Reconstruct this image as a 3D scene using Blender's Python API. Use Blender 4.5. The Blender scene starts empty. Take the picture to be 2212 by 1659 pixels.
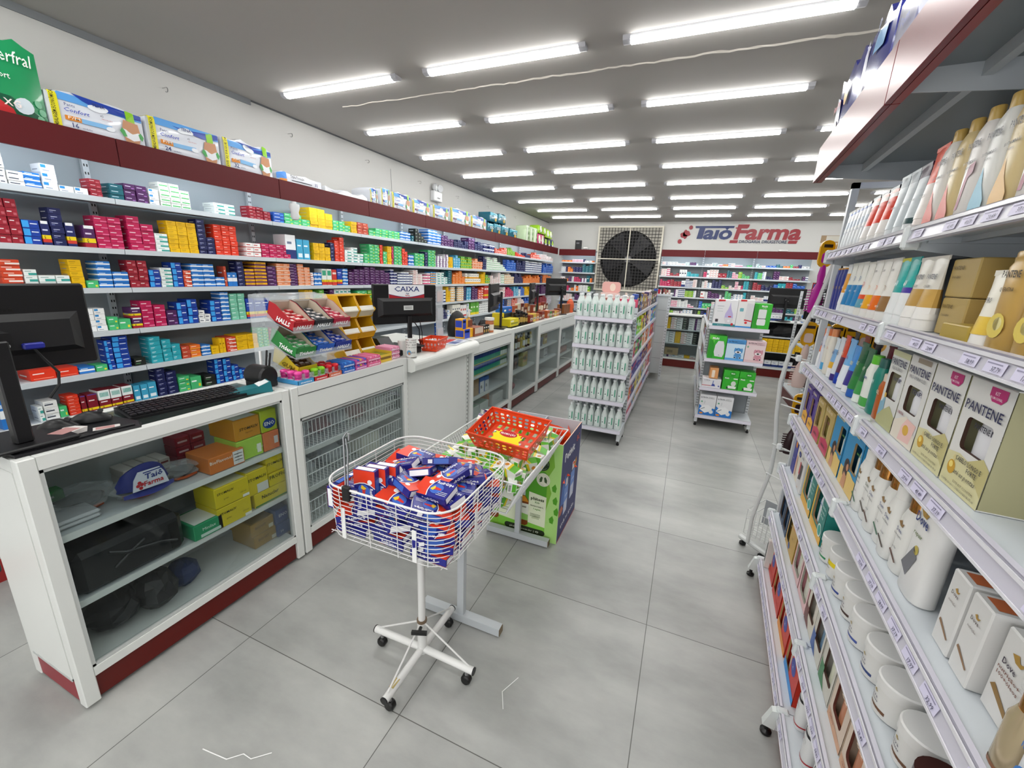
import bpy, math, random
from mathutils import Vector, Matrix
SC = bpy.context.scene
COL = SC.collection
# ---------------------------------------------------------------- camera
CAM_F = 895.38 / 2212.0
_y, _p, _r = math.radians(-22.232), math.radians(14.9), math.radians(2.431)
_f = Vector((math.sin(_y)*math.cos(_p), math.cos(_y)*math.cos(_p), -math.sin(_p)))
_rt = Vector((math.cos(_y), -math.sin(_y), 0)); _up = _rt.cross(_f)
_R = _rt*math.cos(_r) + _up*math.sin(_r); _U = -_rt*math.sin(_r) + _up*math.cos(_r)
cd = bpy.data.cameras.new('camera'); cam = bpy.data.objects.new('camera', cd); COL.objects.link(cam)
cd.sensor_fit = 'HORIZONTAL'; cd.sensor_width = 36.0; cd.lens = 36.0*CAM_F; cd.clip_start = 0.05; cd.clip_end = 60
cam.matrix_world = Matrix(((_R.x, _U.x, -_f.x, 0), (_R.y, _U.y, -_f.y, 0), (_R.z, _U.z, -_f.z, 1.57), (0, 0, 0, 1)))
SC.camera = cam
# ---------------------------------------------------------------- world, exposure, light strengths
w = bpy.data.worlds.new('world'); SC.world = w; w.use_nodes = True
w.node_tree.nodes['Background'].inputs[0].default_value = (0.88, 0.88, 0.88, 1)
w.node_tree.nodes['Background'].inputs[1].default_value = 2.2
SC.view_settings.view_transform = 'Standard'; SC.view_settings.look = 'None'
SC.view_settings.exposure = 0.0; SC.view_settings.gamma = 1.0; SC.view_settings.use_curve_mapping = False
TUBE = 33.0          # ceiling tubes
STRIP = 28.0         # strips under the shelf headers
SC.cycles.use_adaptive_sampling = True; SC.cycles.adaptive_threshold = 0.03
SC.cycles.max_bounces = 6; SC.cycles.diffuse_bounces = 4; SC.cycles.glossy_bounces = 3
SC.cycles.transparent_max_bounces = 12; SC.cycles.transmission_bounces = 3
SC.cycles.caustics_reflective = False; SC.cycles.caustics_refractive = False
SC.cycles.sample_clamp_indirect = 4.0
# ---------------------------------------------------------------- materials
def lin(h):
    h = h.lstrip('#'); o = []
    if len(h) == 3: h = ''.join(c+c for c in h)
    for i in (0, 2, 4):
        c = int(h[i:i+2], 16)/255.0
        o.append(c/12.92 if c <= .04045 else ((c+.055)/1.055)**2.4)
    return (o[0], o[1], o[2], 1)
_M = {}
def M(h, rough=.45, metal=0.0, emit=0.0, noise=0.0, scale=6.0, bump=0.0, spec=.35, coat=0.0, detail=4):
    k = (h, rough, metal, emit, noise, scale, bump, spec, coat)
    if k in _M: return _M[k]
    m = bpy.data.materials.new('surface_' + h.strip('#')); m.use_nodes = True
    nt = m.node_tree; b = nt.nodes['Principled BSDF']
    b.inputs['Base Color'].default_value = lin(h); b.inputs['Roughness'].default_value = rough
    b.inputs['Metallic'].default_value = metal; b.inputs['Specular IOR Level'].default_value = spec
    if coat: b.inputs['Coat Weight'].default_value = coat
    if emit:
        b.inputs['Emission Color'].default_value = lin(h); b.inputs['Emission Strength'].default_value = emit
    if noise or bump:
        t = nt.nodes.new('ShaderNodeTexCoord'); n = nt.nodes.new('ShaderNodeTexNoise')
        n.inputs['Scale'].default_value = scale; n.inputs['Detail'].default_value = detail
        nt.links.new(t.outputs['Object'], n.inputs['Vector'])
        if noise:
            mx = nt.nodes.new('ShaderNodeMix'); mx.data_type = 'RGBA'; c = lin(h)
            mx.inputs[6].default_value = tuple(x*(1-noise) for x in c[:3])+(1,)
            mx.inputs[7].default_value = tuple(min(1, x*(1+noise)) for x in c[:3])+(1,)
            nt.links.new(n.outputs['Fac'], mx.inputs[0]); nt.links.new(mx.outputs[2], b.inputs['Base Color'])
        if bump:
            bp = nt.nodes.new('ShaderNodeBump'); bp.inputs['Strength'].default_value = bump; bp.inputs['Distance'].default_value = .01
            nt.links.new(n.outputs['Fac'], bp.inputs['Height']); nt.links.new(bp.outputs[0], b.inputs['Normal'])
    _M[k] = m; return m
def GL(h='#ffffff', glossy=.5, name='clear_glass', rough=.02, base=0.04, tint=1.0):
    k = ('gl', h, glossy, rough, base)
    if k in _M: return _M[k]
    m = bpy.data.materials.new(name); m.use_nodes = True; nt = m.node_tree; nt.nodes.clear()
    o = nt.nodes.new('ShaderNodeOutputMaterial'); mx = nt.nodes.new('ShaderNodeMixShader')
    t = nt.nodes.new('ShaderNodeBsdfTransparent'); t.inputs[0].default_value = lin(h)
    g = nt.nodes.new('ShaderNodeBsdfGlossy'); g.inputs['Roughness'].default_value = rough
    f = nt.nodes.new('ShaderNodeFresnel'); f.inputs[0].default_value = 1.45
    ma = nt.nodes.new('ShaderNodeMath'); ma.operation = 'MULTIPLY_ADD'; ma.inputs[1].default_value = glossy; ma.inputs[2].default_value = base
    nt.links.new(f.outputs[0], ma.inputs[0]); nt.links.new(ma.outputs[0], mx.inputs[0])
    nt.links.new(t.outputs[0], mx.inputs[1]); nt.links.new(g.outputs[0], mx.inputs[2]); nt.links.new(mx.outputs[0], o.inputs[0])
    _M[k] = m; return m
def FILM(h='#e8eef0', mixf=.35, rough=.2):
    # thin clear or frosted plastic: part diffuse/glossy, part see-through
    k = ('film', h, mixf, rough)
    if k in _M: return _M[k]
    m = bpy.data.materials.new('plastic_film'); m.use_nodes = True; nt = m.node_tree
    b = nt.nodes['Principled BSDF']; b.inputs['Base Color'].default_value = lin(h); b.inputs['Roughness'].default_value = rough
    b.inputs['Alpha'].default_value = mixf
    _M[k] = m; return m
# ---------------------------------------------------------------- mesh builder
class MB:
    def __init__(s): s.v = []; s.f = []; s.mi = []; s.sm = []; s.mats = []; s.X = None
    def mat(s, m):
        if isinstance(m, str): m = M(m)
        if m not in s.mats: s.mats.append(m)
        return s.mats.index(m)
    def add(s, vs, fs, m, smooth=False):
        b = len(s.v); i = s.mat(m)
        if s.X is not None: vs = [tuple(s.X @ Vector(p)) for p in vs]
        s.v.extend([tuple(p) for p in vs])
        for f in fs: s.f.append(tuple(b+k for k in f)); s.mi.append(i); s.sm.append(smooth)
    def box(s, x0, x1, y0, y1, z0, z1, m):
        vs = [(x0,y0,z0),(x1,y0,z0),(x1,y1,z0),(x0,y1,z0),(x0,y0,z1),(x1,y0,z1),(x1,y1,z1),(x0,y1,z1)]
        fs = [(0,3,2,1),(4,5,6,7),(0,1,5,4),(1,2,6,5),(2,3,7,6),(3,0,4,7)]
        if isinstance(m, (list, tuple)):       # bottom, top, y0, x1, y1, x0
            for f, mm in zip(fs, m): s.add([vs[k] for k in f], [(0,1,2,3)], mm)
        else: s.add(vs, fs, m)
    def bbox(s, x0, x1, y0, y1, z0, z1, m, r=.004):
        # box with chamfered edges
        xs, ys, zs = (x0, x1), (y0, y1), (z0, z1); vs = []; idx = {}
        for i in (0,1):
            for j in (0,1):
                for k in (0,1):
                    sx, sy, sz = (1,-1)[i], (1,-1)[j], (1,-1)[k]
                    c = (xs[i], ys[j], zs[k])
                    for a in range(3):
                        p = [c[0]+sx*r, c[1]+sy*r, c[2]+sz*r]; p[a] = c[a]
                        idx[(i,j,k,a)] = len(vs); vs.append(tuple(p))
        fs = []
        for a in range(3):
            o = [b for b in range(3) if b != a]
            for q in (0,1):
                loop = []
                for (u, t) in ((0,0),(1,0),(1,1),(0,1)):
                    key = [0,0,0]; key[a] = q; key[o[0]] = u; key[o[1]] = t
                    loop.append(idx[(key[0],key[1],key[2],a)])
                fs.append(tuple(loop))
        for a in range(3):
            o = [b for b in range(3) if b != a]
            for u in (0,1):
                for t in (0,1):
                    k0 = [0,0,0]; k0[o[0]] = u; k0[o[1]] = t; k1 = list(k0); k1[a] = 1
                    fs.append((idx[(*k0,o[0])], idx[(*k1,o[0])], idx[(*k1,o[1])], idx[(*k0,o[1])]))
        for i in (0,1):
            for j in (0,1):
                for k in (0,1): fs.append((idx[(i,j,k,0)], idx[(i,j,k,1)], idx[(i,j,k,2)]))
        s.add(vs, fs, m)
    def quad(s, a, b, c, d, m): s.add([a,b,c,d], [(0,1,2,3)], m)
    def poly(s, pts, m): s.add(pts, [tuple(range(len(pts)))], m)
    def prism(s, pts, h, m, org=(0,0,0), u=(1,0,0), v=(0,1,0)):
        # polygon pts in the u,v plane at org, extruded by vector h
        U, V, O, Hh = Vector(u), Vector(v), Vector(org), Vector(h); n = len(pts)
        a = [O+U*p[0]+V*p[1] for p in pts]; b = [p+Hh for p in a]
        s.add(a+b, [tuple(range(n))[::-1], tuple(range(n, 2*n))] + [(i, (i+1) % n, n+(i+1) % n, n+i) for i in range(n)], m)
    def tube(s, pts, r, m, n=8, closed=False, caps=True):
        pts = [Vector(p) for p in pts]; N = len(pts); rings = []; vs = []; fs = []
        prev = None
        for i, p in enumerate(pts):
            if closed: t = (pts[(i+1) % N]-pts[i-1])
            else: t = pts[min(i+1, N-1)]-pts[max(i-1, 0)]
            t.normalize()
            if prev is None: a = t.orthogonal().normalized()
            else: a = (prev-t*prev.dot(t)); a = a.normalized() if a.length > 1e-6 else t.orthogonal().normalized()
            prev = a; b = t.cross(a); rr = r[i] if isinstance(r, (list, tuple)) else r
            for k in range(n):
                an = 2*math.pi*(k+.5)/n; vs.append(p+(a*math.cos(an)+b*math.sin(an))*rr)
        for i in range(N if closed else N-1):
            j = (i+1) % N
            for k in range(n): fs.append((i*n+k, i*n+(k+1) % n, j*n+(k+1) % n, j*n+k))
        if caps and not closed: fs += [tuple(range(n))[::-1], tuple(range((N-1)*n, N*n))]
        s.add(vs, fs, m, smooth=n > 4)
    def wire(s, a, b, r, m, n=4): s.tube([a, b], r, m, n=n)
    def lathe(s, prof, m, n=16, c=(0,0,0), sx=1.0, sy=1.0, caps=True):
        # prof: (radius, z[, material]) from bottom to top
        vs = []; N = len(prof)
        for q in prof:
            for k in range(n):
                an = 2*math.pi*k/n; vs.append((c[0]+q[0]*sx*math.cos(an), c[1]+q[0]*sy*math.sin(an), c[2]+q[1]))
        for i in range(N-1):
            mm = prof[i][2] if len(prof[i]) > 2 else m
            ring = [(k, (k+1) % n, n+(k+1) % n, n+k) for k in range(n)]
            s.add(vs[i*n:(i+2)*n], ring, mm, smooth=True)
        if caps:
            s.add(vs[:n], [tuple(range(n))[::-1]], prof[0][2] if len(prof[0]) > 2 else m)
            s.add(vs[-n:], [tuple(range(n))], prof[-2][2] if len(prof[-2]) > 2 else m)
    def loft(s, sections, m, caps=True, smooth=True):
        # sections: list of equal-length point loops
        n = len(sections[0])
        vs = [p for sec in sections for p in sec]; fs = []
        for i in range(len(sections)-1):
            for k in range(n): fs.append((i*n+k, i*n+(k+1) % n, (i+1)*n+(k+1) % n, (i+1)*n+k))
        s.add(vs, fs, m, smooth)
        if caps:
            s.add(list(sections[0]), [tuple(range(n))[::-1]], m); s.add(list(sections[-1]), [tuple(range(n))], m)
    def disc(s, c, r, nrm, m, n=16, ru=None, h=0):
        nrm = Vector(nrm).normalized(); a = Vector((0,0,1)) if abs(nrm.z) < .9 else Vector((1,0,0))
        u = a.cross(nrm).normalized(); v = nrm.cross(u); ru = ru or r
        pts = [(Vector(c)+u*ru*math.cos(2*math.pi*k/n)+v*r*math.sin(2*math.pi*k/n)) for k in range(n)]
        s.add(pts, [tuple(range(n))], m)
    def text(s, t, org, u, v, h, m, align='c', width=None, shear=0.0, bold=0.0, lift=.0006, res=1, thick=0):
        vs, fs, W = glyphs(t, bold, shear, res)
        k = h/.72; U, V = Vector(u).normalized(), Vector(v).normalized(); N = U.cross(V); O = Vector(org)
        kx = (width/W) if width and W else k
        off = {'c': -.5, 'l': 0, 'r': -1}[align]*W*kx
        P = [O+U*(p[0]*kx+off)+V*(p[1]*k)+N*lift for p in vs]
        s.add(P, fs, m)
    def build(s, name, parent=None, loc=(0,0,0), rz=0.0, angle=.6, rot=None, link=True):
        me = bpy.data.meshes.new(name); me.from_pydata(s.v, [], s.f)
        for m in s.mats: me.materials.append(m)
        me.polygons.foreach_set('material_index', s.mi); me.polygons.foreach_set('use_smooth', s.sm); me.update()
        if any(s.sm): me.set_sharp_from_angle(angle=angle)
        o = bpy.data.objects.new(name, me); o.location = loc
        o.rotation_euler = rot if rot else (0, 0, rz)
        if link: COL.objects.link(o)
        if parent: o.parent = parent
        return o
_G = {}
def glyphs(t, bold, shear, res):
    k = (t, bold, shear, res)
    if k not in _G:
        c = bpy.data.curves.new('lettering', 'FONT'); c.body = t; c.size = 1; c.resolution_u = res; c.offset = bold; c.shear = shear; c.fill_mode = 'FRONT'
        o = bpy.data.objects.new('lettering', c); me = o.to_mesh()
        vs = [tuple(v.co) for v in me.vertices]; fs = [tuple(p.vertices) for p in me.polygons]
        W = (max(v[0] for v in vs) if vs else 1)
        o.to_mesh_clear(); bpy.data.objects.remove(o); bpy.data.curves.remove(c); _G[k] = (vs, fs, W)
    return _G[k]
def empty(name, loc=(0,0,0), rz=0.0):
    o = bpy.data.objects.new(name, None); o.empty_display_size = .05; COL.objects.link(o); o.location = loc; o.rotation_euler = (0,0,rz); return o
def tag(o, label, cat=None, group=None, kind=None):
    if label: o['label'] = label
    if cat: o['category'] = cat
    if group: o['group'] = group
    if kind: o['kind'] = kind
    return o
def thing(name, label, cat, loc=(0,0,0), rz=0.0, group=None): return tag(empty(name, loc, rz), label, cat, group)
def struct(o, label=None): o['kind'] = 'structure'; 
def dup(root, loc=None, rz=None, label=None, group=None, scale=None):
    r = root.copy(); COL.objects.link(r)
    if loc is not None: r.location = loc
    if rz is not None: r.rotation_euler = (0, 0, rz)
    if scale is not None: r.scale = scale
    if label: r['label'] = label
    if group: r['group'] = group
    for ch in list(root.children):
        c = ch.copy(); COL.objects.link(c); c.parent = r
        for g in list(ch.children):
            d = g.copy(); COL.objects.link(d); d.parent = c
    return r
ORD = ['zeroth','first','second','third','fourth','fifth','sixth','seventh','eighth','ninth','tenth','eleventh','twelfth','thirteenth','fourteenth','fifteenth','sixteenth','seventeenth','eighteenth','nineteenth','twentieth']
WHITE = M('#dcdedb', .4); LGREY = M('#b4bac0', .45); GREY = M('#8a9096', .5); BLACK = M('#141416', .4); RED = M('#8f2020', .35)
PANE = GL(); CHROME = M('#c8c8c8', .2, 1.0)

# ================================================================ room shell
def floor_mat():
    m = bpy.data.materials.new('polished_porcelain_tile'); m.use_nodes = True; nt = m.node_tree; N = nt.nodes; L = nt.links
    b = N['Principled BSDF']; b.inputs['Roughness'].default_value = .3; b.inputs['Specular IOR Level'].default_value = .45
    tc = N.new('ShaderNodeTexCoord'); mp = N.new('ShaderNodeMapping'); mp.vector_type = 'POINT'
    L.new(tc.outputs['Object'], mp.inputs[0]); mp.inputs['Location'].default_value = (-.024, .705, 0)
    br = N.new('ShaderNodeTexBrick'); br.offset = 0; br.inputs['Scale'].default_value = 1
    br.inputs['Brick Width'].default_value = .79; br.inputs['Row Height'].default_value = .815
    br.inputs['Mortar Size'].default_value = .0017; br.inputs['Mortar Smooth'].default_value = .1
    br.inputs['Color1'].default_value = (.9,.9,.9,1); br.inputs['Color2'].default_value = (1,1,1,1); br.inputs['Mortar'].default_value = (.25,.25,.24,1)
    L.new(mp.outputs[0], br.inputs['Vector'])
    n1 = N.new('ShaderNodeTexNoise'); n1.inputs['Scale'].default_value = 1.3; n1.inputs['Detail'].default_value = 8; n1.inputs['Roughness'].default_value = .6
    mp2 = N.new('ShaderNodeMapping'); mp2.inputs['Scale'].default_value = (1.0, 2.2, 1); L.new(tc.outputs['Object'], mp2.inputs[0]); L.new(mp2.outputs[0], n1.inputs[0])
    cr = N.new('ShaderNodeValToRGB'); cr.color_ramp.elements[0].position = .3; cr.color_ramp.elements[1].position = .72
    cr.color_ramp.elements[0].color = lin('#8b8c8a'); cr.color_ramp.elements[1].color = lin('#b4b5b1')
    L.new(n1.outputs['Fac'], cr.inputs[0])
    n2 = N.new('ShaderNodeTexNoise'); n2.inputs['Scale'].default_value = 9; n2.inputs['Detail'].default_value = 6; L.new(tc.outputs['Object'], n2.inputs[0])
    c2 = N.new('ShaderNodeMapRange'); c2.inputs[3].default_value = .93; c2.inputs[4].default_value = 1.06; L.new(n2.outputs['Fac'], c2.inputs[0])
    m1 = N.new('ShaderNodeMix'); m1.data_type = 'RGBA'; m1.blend_type = 'MULTIPLY'; m1.inputs[0].default_value = 1
    m2 = N.new('ShaderNodeMix'); m2.data_type = 'RGBA'; m2.blend_type = 'MULTIPLY'; m2.inputs[0].default_value = 1
    L.new(cr.outputs[0], m1.inputs[6]); L.new(br.outputs[0], m1.inputs[7]); L.new(m1.outputs[2], m2.inputs[6]); L.new(c2.outputs[0], m2.inputs[7]); L.new(m2.outputs[2], b.inputs[0])
    r = N.new('ShaderNodeMapRange'); r.inputs[3].default_value = .24; r.inputs[4].default_value = .42; L.new(n2.outputs['Fac'], r.inputs[0]); L.new(r.outputs[0], b.inputs['Roughness'])
    return m
XL, XR, YF, YB, ZC = -3.93, 4.6, -2.6, 11.84, 3.0
def slab(name, b, m):
    q = MB(); q.box(*b, m); o = q.build(name); o['kind'] = 'structure'; return o
slab('floor', (XL-.15, XR+.15, YF-.15, YB+.15, -.1, 0), floor_mat())
CEIL = slab('ceiling', (XL-.15, XR+.15, YF-.15, YB+.15, ZC, ZC+.1), M('#afaba7', .8, noise=.04, scale=.7))
WM = M('#c9c8c5', .75, noise=.03, scale=1.5)
slab('wall_left', (XL-.15, XL, YF-.15, YB+.15, 0, ZC), WM)
slab('wall_back', (XL, XR, YB, YB+.15, 0, ZC), WM)
slab('wall_right', (XR, XR+.15, YF-.15, YB+.15, 0, ZC), WM)
slab('wall_front', (XL, XR, YF-.15, YF, 2.5, ZC), WM)     # over an unseen opening behind the camera, added so daylight brightens the foreground
for i, (a, b) in enumerate([(XL, -3.0), (3.2, XR)]): slab('wall_front_%d' % (i+1), (a, b, YF-.15, YF, 0, 2.5), WM)
q = MB(); q.box(XL, XL+.012, -2.5, 3.02, ZC-.045, ZC, M('#85888c', .6)); q.box(XL, XL+.006, 3.02, YB, ZC-.014, ZC, M('#5c5e60', .6))
o = q.build('shadow_gap_strip'); o['kind'] = 'structure'  # grey strips coloured in for the dark shadow gap along the wall top
# plaster crack across the ceiling, a raised ragged ridge
random.seed(4); q = MB(); pts = []
x = -3.25; y = 2.98
cm = M('#d6d0c6', .8)
n = 90
for i in range(n+1):
    t = i/n; x = -3.2+t*4.6; wv = .008*math.sin(9*t*6)+random.uniform(-.01, .01)
    wd = (.004+.011*min(1, t*1.6))*random.uniform(.5, 1.5)
    pts.append((x, 3.40+wv-.03*t, wd))
for a, b in zip(pts, pts[1:]):
    q.add([(a[0],a[1]-a[2],ZC),(b[0],b[1]-b[2],ZC),(b[0],b[1],ZC-.006),(a[0],a[1],ZC-.006),(b[0],b[1]+b[2],ZC),(a[0],a[1]+a[2],ZC)], [(0,1,2,3),(3,2,4,5)], cm)
o = q.build('ceiling_crack'); o.parent = CEIL
# small wall hooks, cables, emergency lamp on the left wall
for i, (yy, zz) in enumerate([(2.3, 2.83), (3.4, 2.83), (4.5, 2.85), (5.6, 2.83), (6.7, 2.81), (7.9, 2.83), (9.3, 2.82)]):
    q = MB(); P = [(0,0,0),(.03,0,0)]+[(.045+.016*math.sin(a), 0, -.016+.016*math.cos(a)) for a in [k*.5 for k in range(9)]]
    q.tube(P, .0035, CHROME, n=5)
    tag(q.build('wall_hook', loc=(XL, yy, zz)), 'small metal screw hook high on the white wall, %s from the camera' % ORD[i+1], 'hook', 'screw hooks along the left wall')
t = thing('emergency_light', 'white emergency light box with two round lamps high on the wall', 'light', (XL, 6.05, 2.62))
q = MB(); q.bbox(0, .07, -.12, .12, 0, .15, M('#dfe0e2', .4), .01); q.box(.07, .073, -.03, .04, .045, .055, '#555555'); q.build('casing', t)
for s in (-1, 1):
    q = MB(); q.X = Matrix.Translation((.045, s*.065, .2)) @ Matrix.Rotation(math.pi/2, 4, 'Y') @ Matrix.Rotation(s*.35, 4, 'X')
    q.lathe([(.035,-.03),(.055,0),(.055,.03),(.046,.032),(.02,.022)], M('#d5d7da', .3), n=14); q.build('lamp_head', t)
q = MB(); P = [(XL+.01, 6.1, 2.62)]+[(XL+.01, 6.1+.03*math.sin(k), 2.62-.03*k) for k in range(1, 9)]
q.tube(P, .004, M('#c9c9c9'), n=5); tag(q.build('cable'), 'thin grey cable hanging below the emergency light', 'cable')
q = MB(); q.tube([(XL+.006, 4.98, 2.86), (XL+.006, 4.99, 2.6), (XL+.006, 4.97, 2.38)], .003, M('#9a9a9a'), n=5)
tag(q.build('cable'), 'thin straight wire down the white wall from a hook', 'cable')
# ================================================================ ceiling tube lights
TE = M('#fdfdfa', .4, emit=TUBE)
def light_proto():
    t = empty('ceiling_light'); L = 1.222; hw = .035
    q = MB(); q.prism([(-.045,0),(.045,0),(.030,-.014),(-.030,-.014)], (L,0,0), M('#c9c9cc', .4), org=(-L/2,0,0), u=(0,1,0), v=(0,0,1)); q.build('housing', t)
    q = MB(); prof = [(hw*math.cos(a), -.010-.026*math.sin(a)) for a in [math.pi*k/6 for k in range(7)]]
    q.prism(prof, (1.126,0,0), TE, org=(-.563,0,0), u=(0,1,0), v=(0,0,1)); q.build('diffuser', t)
    for s in (-1, 1):
        q = MB(); q.prism([(-.042,0),(.042,0),(.033,-.024),(0,-.034),(-.033,-.024)], (.045,0,0), M('#bcbcc2', .3), org=((-.611 if s < 0 else .566),0,0), u=(0,1,0), v=(0,0,1)); q.build('end_cap', t)
    return t
LP = light_proto(); first = True
rows = [3.03, 4.055, 5.08, 6.165, 7.22, 8.44, 9.62, 10.74]
colx = [-2.90, -1.435, .02, 1.48, 2.95]
rown = ['nearest', 'second', 'third', 'fourth', 'fifth', 'sixth', 'seventh', 'farthest']; coln = ['leftmost', 'second', 'third', 'fourth', 'fifth']
for i, yy in enumerate(rows):
    for j, xx in enumerate(colx):
        if j == 4 and i < 4: continue
        lab = 'white ceiling tube light, %s row from the camera, %s from the left wall' % (rown[i], coln[j] if j else 'first')
        if first: o = LP; o.location = (xx, yy, ZC); first = False; tag(o, lab, 'light', 'tube lights on the ceiling')
        else: o = dup(LP, (xx, yy, ZC), label=lab)
for yy in (.99, -.03, -1.05, -2.07):        # the same rows carry on over and behind the camera
    for j, xx in enumerate(colx[:4]):
        dup(LP, (xx, yy, ZC), label='white ceiling tube light of the rows overhead, outside the picture')

# ================================================================ left wall shelving
LV = [1.94, 1.62, 1.365, 1.08, .81, .55, .30]
LVN = ['top', 'second', 'third', 'fourth', 'fifth', 'sixth', 'seventh']
J = [.59, 1.71, 2.865, 4.0, 5.12, 6.24, 7.36, 8.48, 9.60, 10.72, 11.40]
PANEL = M('#969ea3', .4); SH = M('#c3c9ce', .35); HDR = M('#540a11', .5, noise=.05, scale=3, spec=.25)
STR = M('#eefaff', .4, emit=STRIP)
def shelf_mesh(W, D, lip=.032):
    # local: x 0..W along the shelf, y 0 (front edge) .. D (back), top at z = 0
    q = MB(); q.box(0, W, .004, D, -.018, 0, SH); q.box(0, W, 0, .004, -lip, .002, SH)
    q.box(0, W, .004, .02, -lip, -lip+.003, SH)
    return q
def bracket(q, x, D):
    q.prism([(0,-.02),(D,-.02),(D,-.10),(0,-.035)], (.006,0,0), SH, org=(x-.003,0,0), u=(0,1,0), v=(0,0,1))
    q.bbox(x-.012, x+.012, -.006, .02, -.04, .006, M('#d4d8da', .3), .004)
def upright(q, x, D, z1):
    q.box(x-.016, x+.016, D-.03, D, .02, z1, SH)
    z = .3
    while z < z1-.05:
        q.box(x-.011, x-.004, D-.0308, D-.0298, z, z+.016, '#2a2d30'); q.box(x+.004, x+.011, D-.0308, D-.0298, z, z+.016, '#2a2d30'); z += .05
def shelf_unit(loc, rz, W, label, levels, hd, group, z1=2.27, D=.30, hproj=.13, strip=True, seed=0):
    t = thing('wall_shelving_unit', label, 'shelving', loc, rz, group)
    q = MB(); q.box(0, W, D, D+.012, .02, z1, PANEL); 
    q.build('back_panel', t)
    for x in ((0,) if not seed else (0,)):
        q = MB(); upright(q, x, D, z1); q.build('upright', t)
    for z in levels:
        q = shelf_mesh(W-.004, D-.03); q.build('shelf', t, (0.002, 0, z))
        q = MB(); bracket(q, 0, D-.03); q.build('bracket', t.children[-1])
    q = MB(); q.box(.003, W-.003, -hproj, -hproj+.018, z1-.14, z1+.02, HDR); q.box(.003, W-.003, -hproj+.018, D, z1-.03, z1-.015, PANEL); q.build('header_panel', t)
    if strip:
        q = MB(); q.box(.10, W-.10, -hproj+.022, -hproj+.045, z1-.075, z1-.052, STR); q.build('lamp_strip', t)
    return t
HALF = math.pi/2
for i in range(10):
    y0, y1 = J[i], J[i+1]
    # local x -> world +y, local y -> world -x
    shelf_unit((-3.60, y0, 0), HALF, y1-y0, 'grey wall shelving bay with red header, %s along the left wall from the camera' % ORD[i+1], LV, 1, 'shelving bays on the left wall', seed=i)
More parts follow.
